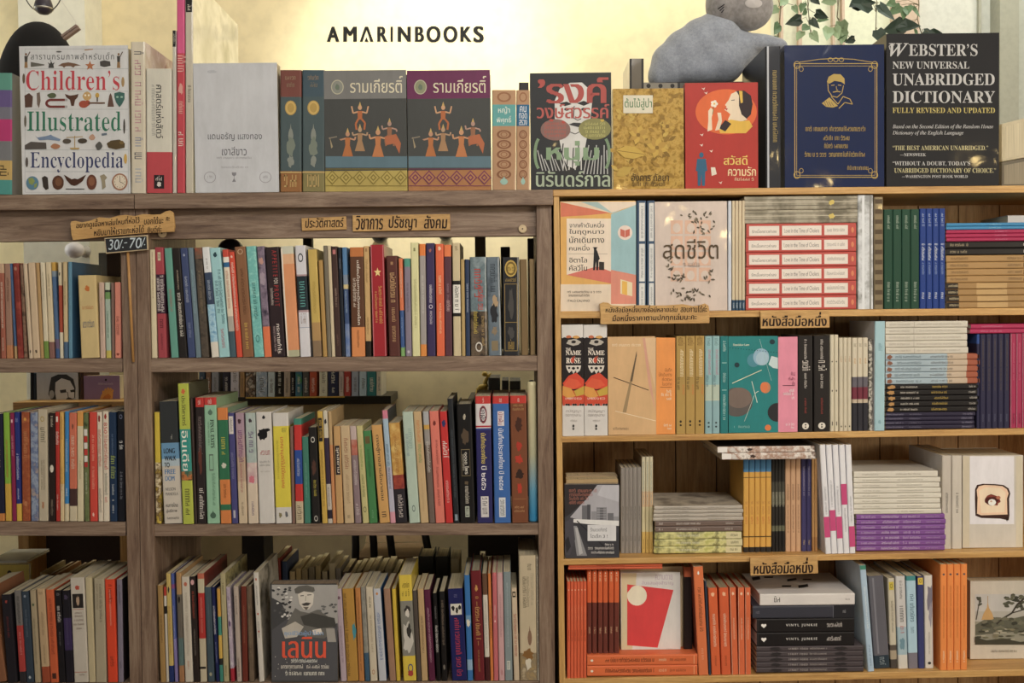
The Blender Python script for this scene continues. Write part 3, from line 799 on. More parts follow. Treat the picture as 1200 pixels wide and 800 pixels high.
S('B', 393.2, 400.4, 289, 387.8, '#48332f', 'dark maroon-brown spine with pink badge', [('rect', '#c87878', .03, .07, .5), ('~', '#b49a8a', .38, .55, .28), ('~', '#8a6a60', .8, .9, .22)])
S('B', 400.6, 404.8, 290, 395.6, '#222833', 'thin blue-black spine', [('~', '#8a90a0', .1, .2, .3)])
S('B', 405, 410.6, 290, 400.6, '#5584b4 .25 #8090a8 .34 #d6c48a .38 #3f5580 .7 photo:#5a74a8,#8494b4', 'blue night-sky spine with pale moon', [('~', '#a8c4e0', .4, .6, .3)])
S('B', 412.2, 428.2, 290, 409.6, '#c8783c .085 #63402c .73 #e08e50', 'wide brown spine with orange foot and large white title', [('เปลี่ยนโฉมการเมืองของโลก', '#f4ece0', .12, .71, .26, .14), ('~12', '#e8dccc', .28, .55, .2, -.2), ('~12', '#8a5028', .76, .92, .14)])
S('B', 428.8, 435.4, 288.6, 425.8, '#d0aa70 .86 #2b241e', 'tan spine with black foot', [('rect', '#a88050', .02, .05, .4), ('~', '#9a7442', .12, .33, .3), ('~', '#8a6838', .64, .8, .25)])
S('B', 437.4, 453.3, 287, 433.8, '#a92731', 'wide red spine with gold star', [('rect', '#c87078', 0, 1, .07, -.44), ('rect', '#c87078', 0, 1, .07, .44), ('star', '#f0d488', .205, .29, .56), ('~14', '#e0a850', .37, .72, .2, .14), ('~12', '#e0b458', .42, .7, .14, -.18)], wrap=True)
S('B', 456.2, 469.4, 300, 452.3, '#60352f', 'maroon leather-like spine with gold title', [('rect', '#a88058', .06, .09, .22), ('~10', '#d8b078', .17, .47, .4), ('~6', '#c8a070', .5, .66, .28), ('~7', '#c8a070', .7, .86, .3)], hard=True)
S('B', 469.8, 474.8, 303, 466.8, '#e27a4e .53 #3f5f98 .91 #7fae68', 'thin orange, blue and green spine', [('~', '#f4d4b8', .1, .4, .3), ('~', '#8aa4d0', .6, .8, .3)])
S('B', 475.4, 482.8, 303, 473.2, '#4f9a88 .085 #8b8093', 'grey-purple spine with teal top', [('~', '#5f5668', .25, .55, .25), ('dot', '#c8c0cc', .94, .97, .4)])
S('B', 483.4, 492.6, 284.6, 481, '#e0dda6', 'pale yellow-green spine', [('rect', '#8a8a58', .045, .075, .25), ('~', '#a8a468', .32, .75, .28)])
S('B', 492.9, 500.3, 286, 491.4, '#ee8436 .105 #a69f9d .895 #e8913c', 'grey spine with orange ends', [('~', '#d0ccc8', .28, .62, .28)])
S('B', 500.8, 510.7, 285, 499.2, '#41365f', 'dark purple spine with white title and ring', [('blob', '#b06a60', .05, .08, .3), ('~', '#e8e0ec', .37, .53, .3), ('ring', '#e8e0ec', .545, .58, .45), ('~', '#d8d0e0', .6, .72, .26)])
S('B', 511.8, 521.5, 286, 510.2, '#ea6c42', 'vivid orange spine with cream title', [('blob', '#f6d0b0', .02, .06, .4), ('~', '#f6d8ac', .28, .45, .28), ('~', '#f6d8ac', .53, .8, .22)])
S('B', 521.7, 530.3, 287, 520.2, '#ee8048 .105 #603a46', 'brown-purple spine with orange top', [('~', '#a48490', .35, .5, .26), ('~', '#d8b8b8', .5, .6, .4)])
S('B', 531.5, 540.6, 284.6, 530.2, '#d4c39c .335 #241f1c .37 #ece8e0 .62 #241f1c .65 #d4c39c', 'cream spine with white tag between black bands', [('~3', '#8a7a58', .03, .07, .3), ('~7', '#3a3430', .385, .6, .42)], side='#3a2a22')
S('B', 541.2, 545.6, 304, 540, '#bb9f66', 'thin tan spine right after the black-banded cream one', [])
S('B', 546, 551.3, 304, 544.8, '#2f3f5f', 'thin navy spine with white title', [('~', '#b8c4d8', .25, .55, .35)])
S('B', 551.6, 571.4, 301.4, 550, 'photo:#7b8e96,#64767e,#8c9ca2@30 .55 photo:#4a4038,#6a5a48,#2a2522@40', 'fat grey-blue picture spine with red title', [('~6', '#c84638', .12, .42, .36, -.05), ('~8', '#c84638', .3, .54, .3, .12), ('~8', '#c8b040', .55, .78, .2, -.2), ('~10', '#b89a60', .6, .9, .14, .25), ('ring', '#d8d4cc', .86, .96, .42)], wrap=True, hard=True)
S('B', 572.2, 588.2, 301.4, 569.4, 'photo:#5f6e7c,#6c7a86,#505c68@30', 'slate spine with a hatted face drawn on it', [('~10', '#39424c', .07, .36, .36, -.05), ('blob', '#b89c78', .39, .55, .5, .1), ('blob', '#2a2c32', .48, .68, .66), ('blob', '#8a7a64', .7, .8, .5), ('rect', '#8a7a5c', .85, .95, .5)], wrap=True, hard=True)
rb = S('B', 589.4, 608.6, 301.6, 588.8, '#2b2c30', 'black spine with gold ornamental frame and seal', [('dot', '#c8a84c', .03, .2, .76), ('ring', '#7a6428', .045, .185, .62), ('~9', '#4a3c18', .1, .14, .5, 0, True), ('rect', '#a88c48', .27, .275, .78), ('rect', '#a88c48', .66, .665, .78), ('rect', '#a88c48', .95, .955, .78), ('rect', '#a88c48', .27, .95, .03, -.38), ('rect', '#a88c48', .27, .95, .03, .38), ('~8', '#a88c48', .215, .25, .7, 0, True), ('blob', '#4c4a48', .32, .62, .36), ('blob', '#4a4848', .7, .84, .4), ('~5', '#b89848', .86, .94, .4, 0, True)], wrap=True, hard=True, side='#1f2230')
S('B', 611, 619.4, 304, 609, '#9a7e54', 'worn tan book set back beside the gold-framed one', [], Y=0.03)
S('B', 621.6, 627.6, 303.5, 620.6, '#a88c60', 'tan book set back against the post', [], Y=0.02)

# ------------------------------------------------------------------ wide bay, middle shelf
S('C', 182.2, 188.6, 483.2, 180.2, '#d6bb2e .45 photo:#c8ae3a,#6a5030,#e0d0a8,#8a6a3a@45', 'yellow spine with a crowd picture below', [])
S('C', 190, 213.8, 470.6, 183.6, '#34383a .34 #6a9cc4 .47 #b8cbd6 .53 #d2c9bb', 'broad slate, blue and cream spine in large capitals',
  [('~2', '#a8a8a0', .27, .31, .16, .1, True), ('LONG', '#22262c', .385, .425, .62, -.04, True), ('WALK', '#22262c', .445, .485, .66, 0, True), ('TO', '#22262c', .5, .54, .3, -.2, True), ('FREE', '#5c88b8', .555, .595, .6, -.04, True), ('DOM', '#5c88b8', .61, .65, .52, -.07, True),
   ('NELSON', '#8a8680', .705, .73, .56, -.06, True), ('MANDELA', '#8a8680', .745, .77, .7, 0, True), ('หนทางไกล', '#3a3634', .83, .865, .66, -.03, True), ('สู่เสรีภาพ', '#3a3634', .88, .915, .6, -.05, True), ('~12', '#5a5450', .95, .965, .7, 0, True)])
S('C', 214.4, 227.2, 449.6, 208, '#b7c23e .325 #2f9a90 .625 photo:#2a2a28,#c8783a,#3a6a58@60 .69 #b7c23e', 'tall lime spine with teal centre standing forward', [('blob', '#d86a3c', .035, .075, .4), ('ประวัติศาสตร์', '#4a4630', .09, .3, .36), ('อินเดีย', '#f4f2e6', .335, .62, .62), ('~6', '#4a4630', .75, .94, .4)], Y=-0.004, side='#55543f', d=0.13)
S('C', 228.6, 231, 466.5, 223, '#4b3d3a', 'thin dark brown spine behind the lime one', [])
S('C', 231.2, 241.6, 466, 228.2, '#c4362f .075 #2f2727', 'black spine with red top', [('~2', '#f0d8d0', .025, .055, .3, 0, True), ('~', '#8a7a78', .15, .45, .34), ('blob', '#6a3a30', .38, .6, .5), ('~', '#e8e0d8', .72, .98, .4)], side='#3c3432')
S('C', 242, 257.6, 465.9, 237.7, '#cc3a34 .06 #93c4a4', 'mint green spine with red top', [('~2', '#f0d8d0', .02, .05, .3, 0, True), ('drop', '#5a7a68', .09, .14, .4), (serif('FINAL EXITS'), '#24342c', .175, .4, .3, .12), ('~14', '#5a7a68', .19, .38, .12, -.18), ('rect', '#5a6a60', .45, .58, .34, -.02), ('rect', '#93c4a4', .46, .57, .26, -.02), ('~10', '#5f8a70', .6, .86, .2, .1), ('drop', '#4a6a58', .9, .96, .5)], d=0.16, side='#8fae88')
S('C', 258.6, 271.2, 478, 254, '#dd8440 .105 #2f7452 .62 #dd8440 .835 #2f7452 .885 #dd8440', 'green spine with orange blocks', [('~6', '#c8c040', .25, .41, .36), ('blob', '#d8d8c8', .47, .53, .5), ('rect', '#2f7452', .62, .835, .06, -.46), ('~10', '#8a5024', .66, .78, .2)], side='#7f9a80')
S('C', 271.4, 279, 484, 266.4, '#4d4c84', 'indigo spine with white label', [('rect', '#d8d2cc', .03, .19, .74), ('~5', '#4a4a60', .05, .17, .3), ('~', '#8a8ab4', .35, .6, .36), ('rect', '#c0bcc8', .88, .95, .36)])
S('C', 280, 290, 484, 275.4, '#b094a4 .2 #b89aa0 .4 #c4a890 .62 #d4bfa0', 'mauve to tan spine with purple script', [('blob', '#4a3038', .05, .1, .4), ('~9', '#7a3a78', .16, .45, .46), ('~', '#b05a68', .46, .72, .22), ('~', '#7a6a58', .8, .93, .2)])
S('C', 291, 303, 484, 287, 'photo:#a2b4b0,#b4c0bc .45 photo:#c8a4a8,#d8c8c0 .64 #dccab4', 'grey-green to pink spine with purple title', [('blob', '#4a4048', .05, .09, .34), ('~8', '#6a4a80', .17, .38, .4), ('blob', '#d87888', .56, .64, .6), ('~', '#6a5a80', .8, .93, .22)])
S('C', 304, 322.2, 483, 299.6, '#d8d4cf', 'wide white spine with a black leaf blot', [('blob', '#2a2a30', .03, .065, .22), ('blob', '#16161a', .15, .25, .62, -.12), ('blob', '#16161a', .145, .18, .5, .2), ('~6', '#b04848', .345, .385, .72, 0, True), ('~8', '#8a8a88', .44, .455, .68, 0, True), ('~8', '#8a8a88', .47, .485, .68, 0, True), ('~7', '#b0a8a0', .53, .54, .6, 0, True)])
S('C', 323.4, 342, 484, 319, '#d8d4cf .12 #e0cf2c .855 #d8d4cf', 'wide white spine wrapped in a yellow band', [('~2', '#8a8a40', .14, .18, .24, .2), ('มรณานุสติไม่มีใครเคย', '#d05a38', .22, .68, .34, .05), ('~18', '#b09a28', .25, .6, .1, -.24), ('blob', '#8a8058', .9, .95, .2, -.2), ('blob', '#6a6a70', .89, .95, .2, .2)])
S('C', 342.4, 346, 500, 339.6, '#84655a', 'thin brown spine after the yellow-banded one', [])
S('C', 346.6, 355.8, 490.6, 343.9, '#3f8a78 .06 #cc3430 .3 #2d50a0 .625 #cc3430 .79 #c8b898', 'spine of red and blue blocks with teal top', [('~', '#c8d0e0', .38, .55, .3), ('~3', '#6a5a48', .83, .97, .5)])
S('C', 356.2, 364.2, 512, 353, '#40806f', 'short dark teal spine', [('~', '#7ab0a0', .3, .7, .2)], wrap=True)
S('C', 366, 375.6, 500.8, 361.2, '#242120', 'black spine with white device at both ends', [('ring', '#d8d4cc', .1, .16, .5), ('blob', '#5a3a30', .34, .5, .6), ('~6', '#c8b83c', .55, .72, .26), ('ring', '#d0ccc4', .92, .98, .45)])
S('C', 377.6, 384, 482, 371.4, '#cfaa42', 'golden yellow spine with black label', [('rect', '#2a2420', .06, .27, .72), ('~5', '#cfaa42', .08, .24, .4), ('~', '#8a6a28', .33, .85, .3)])
S('C', 384.2, 389.8, 481.6, 378, '#d4ccb8 .24 #3b2f45 .65 #c4bcb0 .88 #2f2838 .96 #c4bcb0', 'white and aubergine spine', [('blob', '#2a2630', .07, .12, .6), ('~', '#7a7080', .68, .85, .3)])
S('C', 390, 394, 482, 384.2, '#c0a070 .3 #cf8c58', 'thin orange-tan spine', [])
S('C', 394.4, 402.6, 499.6, 390.3, '#ca9f66', 'orange-tan spine with black title box', [('rect', '#2f2830', .2, .5, .66), ('รุกสยาม', '#e8dcc8', .22, .48, .44)])
S('C', 403, 415, 499, 397.7, '#ccb28a', 'beige spine with red-brown title', [('~12', '#9a5a40', .13, .45, .34), ('~', '#a88a68', .5, .8, .26), ('~3', '#6a5a48', .92, .95, .3, 0, True)])
S('C', 415.7, 423.6, 499.4, 409.4, '#c4b0ac .14 photo:#b0503c,#c08878 .3 #8f7a80', 'mauve spine with red picture near top', [('~', '#d8ccc8', .35, .62, .36), ('~2', '#d8ccc8', .8, .92, .4)])
S('C', 423.8, 432.6, 499.2, 416, '#c6bd80', 'pale olive-yellow spine', [('~', '#7a9a40', .2, .45, .28), ('~', '#5a6a38', .5, .74, .3), ('ring', '#6a6a40', .83, .89, .5)])
S('C', 432.8, 442.6, 505, 425, '#42844c', 'green spine with dark olive top', [('rect', '#6a5a34', .06, .14, .6), ('~', '#2f5a34', .2, .5, .24), ('~', '#7ab080', .86, .95, .2)], wrap=True)
S('C', 445, 457.2, 498.6, 435, '#d4a25c', 'golden tan spine with large black title', [('ตรงสู่ทางสายโอบาลอน', '#33302e', .1, .77, .44), ('~2', '#33302e', .88, .95, .4)])
S('C', 457.4, 464, 481, 447.4, '#d88098 .075 #a6c0d4 .5 #b8b8cc .9 #d898a8', 'thin light blue spine with pink top', [('~', '#4a6080', .3, .7, .34)], side='#4a4f54', d=0.15)
S('C', 464.2, 477.4, 496, 455, 'photo:#d0a448,#c08c3c,#dab868@40 .52 photo:#b05038,#7a2a30 .66 #2e2a30', 'orange picture spine darkening to black foot', [('~', '#a86a2c', .12, .5, .24), ('~7', '#d8ccc8', .72, .95, .34)])
S('C', 479.8, 492.4, 482.8, 471.2, '#b6cabb', 'pale mint spine with faint title', [('~', '#8aa8a0', .15, .35, .3, .1), ('~', '#7a94a0', .2, .4, .2, -.2), ('ring', '#5a6a68', .84, .9, .3)])
S('C', 493, 502.6, 482.6, 484, '#ccae80', 'tan spine with orange and green title', [('~', '#d0803c', .08, .28, .34), ('~', '#6a9a58', .29, .46, .3), ('~', '#b89a70', .6, .9, .16)])
S('C', 503.2, 510.2, 482.4, 495.2, '#aeb0b4 .12 #d0a040 .16 #9a9490 .3 #72625a', 'grey to brown spine with orange spot', [('~', '#dcd4cc', .27, .55, .42)])
S('C', 510.6, 521.6, 482, 502.8, '#e57c6c', 'salmon pink spine with dark red title', [('blob', '#7a2c28', .08, .13, .34), ('~', '#8a3430', .26, .48, .18, .1), ('~', '#8a3430', .5, .85, .2)])
S('C', 522.4, 531.2, 482.4, 514.8, '#cd3030', 'bright red spine with white title block', [('blob', '#2a3a70', .07, .14, .5), ('~3', '#f0e8e0', .25, .42, .6), ('~', '#f0c8c0', .62, .82, .3)])
S('C', 532, 538.6, 467.4, 524.2, '#272a2f', 'thin tall black spine with grey title', [('~', '#5a6068', .25, .8, .3), ('rect', '#8a9aa8', .93, .98, .5)])
S('C', 539.4, 557.2, 473.8, 534.8, '#1d1b1b', 'fat black spine with emblem and boxed white title', [('blob', '#b8b09c', .08, .13, .2), ('blob', '#5a4a3a', .2, .34, .5), ('rect', '#8a7a58', .38, .385, .56), ('rect', '#8a7a58', .6, .605, .56), ('rect', '#8a7a58', .38, .605, .02, -.28), ('rect', '#8a7a58', .38, .605, .02, .28), ('๑๐๐๐ ไพร', '#f0ece0', .405, .59, .26, .06), ('~8', '#d8d0c0', .42, .56, .12, -.16), ('blob', '#6a5a44', .645, .68, .24), ('~9', '#d8d0c0', .69, .84, .2), ('rect', '#b8c0b0', .86, .95, .28), ('~4', '#3a4438', .87, .94, .2, 0, True)], hard=True)
T_R = [('~2', '#f4d8d0', .02, .05, .16, 0, True)]
S('C', 559.6, 577.8, 464.4, 556.8, '#cc3a36 .06 #dcd6d8 .232 #b8303c .245 #e4dedc .252 #3c4a8c .266 #302e66', 'white and navy spine with red top and barcode', T_R + [('นักฝัน', '#44404a', .09, .2, .4), ('ring', '#8a3440', .075, .215, .5), ('บันทึกประเทศไทย', '#e0c84c', .29, .53, .34), ('ปี ๒๕๕๖', '#f0ecf0', .55, .74, .36), ('rect', '#d8d4d4', .79, .955, .5), ('~9', '#55505a', .8, .945, .3)], hard=False, d=0.16)
S('C', 579.6, 598.8, 464.2, 577, '#cc3a36 .06 #3b6cb4', 'bright blue spine with red top and barcode', T_R + [('rect', '#e4dce0', .12, .235, .4), ('นักฝัน', '#9a3450', .13, .225, .3), ('บันทึกประเทศไทย ปี ๒๕๕๗', '#e8ecf4', .255, .74, .34), ('rect', '#d8dce0', .8, .955, .4), ('~9', '#55606a', .81, .945, .24)], d=0.16)
S('C', 600.2, 619.4, 463.8, 597.6, '#c83a30 .06 #7f4b30', 'brown spine with red brush figures and red top', T_R + [('~7', '#b8925c', .07, .085, .6, 0, True), ('~8', '#b8925c', .1, .115, .7, 0, True), ('blob', '#4a2c22', .17, .28, .46), ('blob', '#b83828', .36, .44, .36), ('blob', '#c03a28', .46, .54, .5), ('blob', '#3a2620', .58, .66, .6), ('blob', '#c03a28', .68, .78, .3), ('rect', '#a87a50', .81, .813, .8), ('~8', '#c89a68', .87, .885, .64, 0, True), ('~8', '#c89a68', .9, .915, .7, 0, True)], d=0.16)

# ------------------------------------------------------------------ narrow bay, middle shelf
S('D', -4, 5.6, 485, -7, '#20213a .93 #c8803c', 'black-navy spine with orange foot', [('~', '#d8b0a8', .2, .5, .2)])
S('D', 6.4, 13.6, 483.6, 3.8, '#84b42e .655 #d0a638', 'lime green and yellow spine', [('~', '#c05a38', .25, .6, .28)])
S('D', 14, 19.2, 484, 10.8, '#8d2450', 'thin magenta spine', [('rect', '#e0b8c0', .06, .09, .4), ('~', '#d898a8', .2, .4, .4)])
S('D', 19.4, 25.4, 483, 16.6, '#28357f .84 #d8b23a', 'deep blue spine with yellow foot', [('~4', '#98a4d8', .06, .09, .5, 0, True), ('~', '#c8d0ec', .38, .62, .42), ('~', '#c8d0ec', .7, .8, .3)])
S('D', 25.8, 35.2, 483, 24.4, 'photo:#a5572f,#94482a,#b46a3c', 'rust orange picture spine', [('dot', '#e0a040', .05, .08, .34), ('~', '#c88a58', .18, .42, .4), ('ring', '#d89a6a', .82, .86, .3)])
S('D', 36, 45, 483, 34.7, 'photo:#7585a5,#94a0b4,#5c6c92,#a89890@45', 'hazy grey-blue picture spine', [])
S('D', 45.2, 56.2, 480, 43.8, '#c0b49c', 'cream spine with grey-green title', [('ring', '#a8903c', .06, .11, .4), ('~4', '#5a5c48', .16, .3, .4), ('~', '#7a705c', .45, .72, .14, .12), ('~', '#7a705c', .45, .72, .14, -.12), ('blob', '#b07a58', .82, .9, .3)])
S('D', 57, 64.6, 484, 56.6, '#2b1d19', 'dark brown-black spine with white badge', [('~', '#d8ccb8', .03, .13, .3), ('dot', '#e0d8c8', .48, .55, .6), ('~', '#9a8a78', .8, .95, .3)])
S('D', 65, 70, 483, 64, '#b83028', 'thin crimson spine', [('rect', '#e8dcd0', .04, .09, .5), ('~', '#f0d8cc', .18, .3, .6), ('~', '#e8c8bc', .75, .9, .3)])
S('D', 70.2, 75, 483, 69.4, '#dcae56 .66 #d8c094', 'yellow to cream spine', [('~', '#b07838', .04, .25, .4), ('~', '#b08838', .5, .72, .3)])
S('D', 75.4, 80.4, 482.4, 75.4, '#3384c4 .84 #d4c6a4', 'sky blue spine with cream foot', [('~', '#b8d4ec', .25, .55, .4), ('~', '#d8e4f0', .7, .78, .4)])
S('D', 80.8, 90, 484, 80.2, '#d07054 .7 #4a3230 .86 #cfc2a4', 'salmon and brown spine with cream foot', [('blob', '#7a4a38', .1, .15, .3), ('~', '#e8c8b0', .2, .52, .4)])
S('D', 90.2, 97.4, 482, 89.8, '#dd9c48 .135 #d9cda9', 'cream spine with orange top', [('~', '#b8a47c', .45, .62, .3)])
S('D', 98, 104.6, 484, 96.2, 'photo:#4c5a34,#68744a,#3a4628 .14 photo:#5c6a40,#707a4e', 'leafy green spine with red and white letter tiles', [('rect', '#e0d8d0', .15, .21, .7), ('rect', '#c03830', .215, .27, .7), ('rect', '#e0d8d0', .275, .33, .7), ('rect', '#c83c34', .335, .39, .7), ('rect', '#e0d8d0', .395, .45, .7), ('rect', '#b83430', .455, .5, .7), ('~', '#c8ccb0', .55, .75, .3)])
S('D', 105, 114, 483, 104, '#d44638', 'vermilion red spine with faint title', [('~', '#f0a890', .2, .45, .26), ('~', '#f0a890', .5, .72, .3), ('blob', '#f0c8b8', .92, .96, .3)])
S('D', 114.4, 120.8, 483, 112.5, '#ddd0bc', 'white spine with long red title', [('blob', '#8a3a30', .03, .09, .5), ('~9', '#c03830', .16, .5, .5), ('~', '#8a7a70', .7, .93, .4)])
S('D', 121, 128, 482.4, 119.8, '#e0d4c0', 'white spine topped with red numerals', [('blob', '#a03430', .02, .07, .5), ('850', '#c03830', .1, .2, .56), ('~8', '#c03830', .21, .53, .5), ('~', '#4a5a4a', .56, .76, .4), ('~2', '#c85a50', .78, .83, .4)])
S('D', 128.4, 137, 483, 126.8, '#203654', 'dark teal-blue spine with yellow-green script', [('~', '#6a80a0', .2, .4, .2), ('~7', '#a8b850', .4, .63, .5), ('~', '#c8d0d8', .66, .76, .24), ('~', '#d8dce0', .8, .93, .24)])
S('D', 137.6, 146.4, 482, 137, '#15161f', 'black spine against the post', [('ring', '#7a80a0', .03, .07, .4), ('~3', '#e8e8e8', .27, .35, .4), ('~', '#8a8c98', .55, .8, .26)])

# ------------------------------------------------------------------ narrow bay, bottom shelf
S('E', -10, 8, 690, -26, '#8a5a3c', 'brown spine at the picture edge', [])
S('E', 9, 20.4, 697, 1, '#221f26', 'black spine with small red device', [('blob', '#a04038', .06, .1, .26), ('~', '#7a2c2c', .25, .5, .2)])
S('E', 23, 31, 692, 16.2, '#74706e .38 #b03c38 .88 #302c30', 'grey and red banded spine', [('~', '#3a3838', .06, .36, .3), ('~', '#d89088', .45, .7, .26)])
S('E', 31.2, 40, 693, 24.4, '#33404f', 'slate blue-grey spine', [('dot', '#8a94a0', .04, .07, .3), ('~', '#6a7684', .2, .5, .2), ('drop', '#a8b0b8', .92, .96, .34)])
S('E', 40.8, 47.6, 692, 34.6, '#a8987a', 'thin cream spine with green dot', [('dot', '#4a5a40', .14, .17, .4), ('~', '#7a6c54', .3, .8, .2)])
S('E', 49.4, 59, 690, 42.6, '#bfa27c .83 #a04a2c', 'tan spine with rust foot', [('~3', '#7a6448', .04, .06, .5, 0, True), ('~', '#8a7050', .25, .5, .2), ('~', '#8a7050', .6, .8, .14)])
S('E', 59.4, 69, 691, 53.2, '#cd5e32', 'orange spine with red title', [('~', '#8a3420', .1, .7, .3), ('rect', '#4a2a20', .9, .96, .5)])
S('E', 69.2, 77, 692, 63.6, '#1b181c', 'black spine with white script title', [('~', '#8a8488', .03, .06, .4), ('~6', '#d8d0cc', .17, .35, .4), ('~', '#7a7478', .45, .6, .2)])
S('E', 77.4, 86.6, 692, 72.2, '#1d1a22 .3 #3c2e58 .65 #1f1c26', 'black spine with violet middle', [('~', '#6a5c80', .05, .1, .4), ('~', '#5a5074', .3, .6, .2)])
S('E', 87.2, 104, 677, 81.8, '#c6beb1', 'wide white spine with small portrait panel', [('blob', '#b8503c', .07, .12, .3), ('rect', '#2a2422', .155, .29, .76), ('blob', '#b89a80', .175, .27, .24), ('rect', '#b05a48', .3, .305, .76), ('~4', '#8a7468', .33, .345, .5, 0, True), ('~6', '#8a7468', .36, .375, .6, 0, True), ('~7', '#8a7468', .4, .415, .7, 0, True), ('~7', '#8a7468', .44, .455, .76, 0, True), ('~5', '#8a7468', .48, .495, .4, 0, True), ('rect', '#b05a48', .9, .905, .9), ('~6', '#8a7468', .92, .935, .5, 0, True)])
S('E', 104.2, 112.2, 677, 99.4, '#c2b48e', 'plain pale cream spine', [])
S('E', 112.4, 124.8, 678, 110, '#ada288', 'grey-cream spine with vertical script', [('~', '#5a5444', .05, .42, .2, .1), ('~', '#8a7a64', .05, .3, .14, -.2)])
S('E', 125.2, 138, 679, 121.2, '#e2441c', 'vivid orange-red spine', [('~', '#7a2410', .05, .24, .3), ('~', '#f0b098', .1, .45, .14), ('~', '#8a3018', .75, .85, .3)])
S('E', 138.2, 144.6, 679, 136.2, '#827a8c', 'lavender grey spine beside the orange-red one', [('~', '#4a4454', .05, .25, .3), ('~', '#5a5464', .8, .88, .3)], side='#2a2426', d=0.16)
# the second row behind it
bk = ((46, '#9a8458', 662, 'tan'), (56, '#7a5a40', 664, 'brown'), (64, '#a4703f', 663, 'ochre'), (73, '#b0987a', 665, 'beige'), (83, '#8f7a5c', 662, 'umber'), (92, '#c0b49a', 663, 'ivory'), (102, '#d2c8b4', 662, 'white'), (112, '#a89068', 663, 'sand'), (122, '#6a5846', 664, 'chocolate'), (131, '#c8ae78', 665, 'straw'))
for i, (x, c, yt, nm) in enumerate(bk):
    S('E', x + 5, x + (9.2 if i % 3 else 8), yt + 9, x + 0.6, c, nm + ' book in the row behind', [], Y=0.185, d=0.115, page='#c4b491')

# ------------------------------------------------------------------ wide bay, bottom shelf
S('F', 188, 194.6, 686, 184, '#a5824a', 'tan-gold spine against the post', [('~', '#6a5028', .3, .6, .26)])
S('F', 195, 198, 688, 191.6, '#b83a2e .09 #cfc8bc .2 #241f1e .28 #c8c0b2', 'thin white spine with red and black bands', [])
S('F', 198.3, 204, 672, 194.2, '#cab060 .85 #23346c', 'yellow spine with navy foot', [('blob', '#3a3430', .12, .18, .4), ('~', '#b0703c', .3, .75, .36)])
S('F', 204.6, 208.6, 672, 199.6, '#4c5ca0 .1 #8a4a80 .14 #4c5ca0 .6 #8478b0', 'thin blue-violet spine', [('~', '#b0b4d8', .3, .7, .3)])
S('F', 210, 216.2, 671, 205.8, '#b08a5a .2 #6a6258 .6 #587070 .85 #a4744c', 'brown spine fading to teal', [('blob', '#2a2220', .22, .28, .5)])
S('F', 217, 226.4, 676, 212.4, '#cfc6b6', 'broad white spine with red device', [('dot', '#c06a50', .05, .09, .4), ('~', '#a89a88', .15, .75, .24), ('~', '#c07a58', .8, .88, .2)])
S('F', 226.8, 234, 675.6, 221.5, '#2c221f', 'black spine with pink device and red title', [('dot', '#d8a4a4', .03, .08, .6), ('~', '#a84a38', .14, .4, .34), ('~', '#8a8078', .5, .75, .24)])
S('F', 234.6, 242.6, 672, 230.9, '#c06a50 .05 #c4bb9c .18 #b8302c .6 #c4b89c', 'cream spine with long red panel', [('~', '#d88878', .22, .55, .28), ('rect', '#2a2422', .86, .88, .9)], side='#7a3026', d=0.165)
S('F', 243, 251.4, 688, 238.9, '#43545f', 'slate teal spine', [('~', '#6a7c86', .1, .6, .16), ('dot', '#a8a488', .9, .94, .4)])
S('F', 251.6, 257.4, 688, 245.6, '#1e2656', 'navy spine with bold white title', [('~6', '#e8e8f0', .2, .5, .46), ('~', '#9aa0c0', .58, .8, .26)])
S('F', 257.6, 261.6, 690, 253.8, '#cc9a3a .3 #3f9080 .5 #d4ac44 .75 #2a2a28 .82 #3a8a7a', 'thin amber and teal striped spine', [])
S('F', 262, 268.4, 672, 257.6, '#b0a57c', 'olive-cream spine with patterned side', [('~', '#5a5a34', .08, .2, .3), ('~', '#6a6438', .85, .95, .3)], side='photo:#7a7248,#a49a68,#4e4a30@50', d=0.165)
S('F', 268.8, 275, 688, 263, 'photo:#bfb4b8,#a898ac,#d0c8cc .86 #a82838', 'marbled lilac spine with red foot label', [('blob', '#6a5078', .35, .42, .6), ('~', '#6a5a78', .1, .14, .4)])
S('F', 277.6, 283.4, 687, 273.2, '#b8a89c', 'grey-pink spine', [('~', '#5a4a48', .1, .3, .24), ('~', '#5a4a48', .75, .95, .3)])
S('F', 284, 290.6, 687, 281.6, '#702f22', 'red-brown spine', [('~', '#a86a50', .2, .6, .2)])
S('F', 291, 298, 687, 287.4, 'photo:#72604e,#5e4e40', 'grey-brown cloth spine', [('~', '#9a8468', .2, .7, .2)], hard=True)
S('F', 303.6, 309.8, 671, 296.6, '#d2ccc2', 'thin tall white spine leaning, grey picture side', [('dot', '#b85a48', .05, .075, .3), ('~', '#6a6460', .12, .3, .2), ('dot', '#c04a38', .37, .39, .3), ('~', '#8a8480', .45, .6, .2), ('dot', '#c04a38', .53, .55, .3)], side='photo:#8a8272,#b4ac9c,#5c5648@16', d=0.165)
S('F', 399.4, 406.6, 690, 393, '#baa7b2', 'pinkish lavender spine beside the portrait cover', [('blob', '#7a5a68', .08, .12, .7), ('~', '#8a7484', .4, .8, .26)])
S('F', 407, 420.4, 690, 400.8, '#b88a35', 'mustard spine with teal half-disc', [('~14', '#4a3820', .05, .95, .2, -.3), ('blob', '#3f90a0', .36, .56, .4, .36)])
S('F', 420.7, 427.2, 689, 415.8, '#bf7e40', 'orange-tan spine after the mustard one', [('~', '#6a4020', .1, .9, .16)])
S('F', 427.6, 433.6, 688, 422, 'photo:#7c7a72,#96948a .7 #3a5a74', 'grey picture spine with blue foot', [])
S('F', 434, 442.6, 688, 428.2, '#cfc3ab', 'cream spine with rust edge', [('~', '#4a4438', .1, .22, .24), ('~', '#a08c6c', .3, .7, .2), ('ring', '#b0703c', .88, .93, .4)])
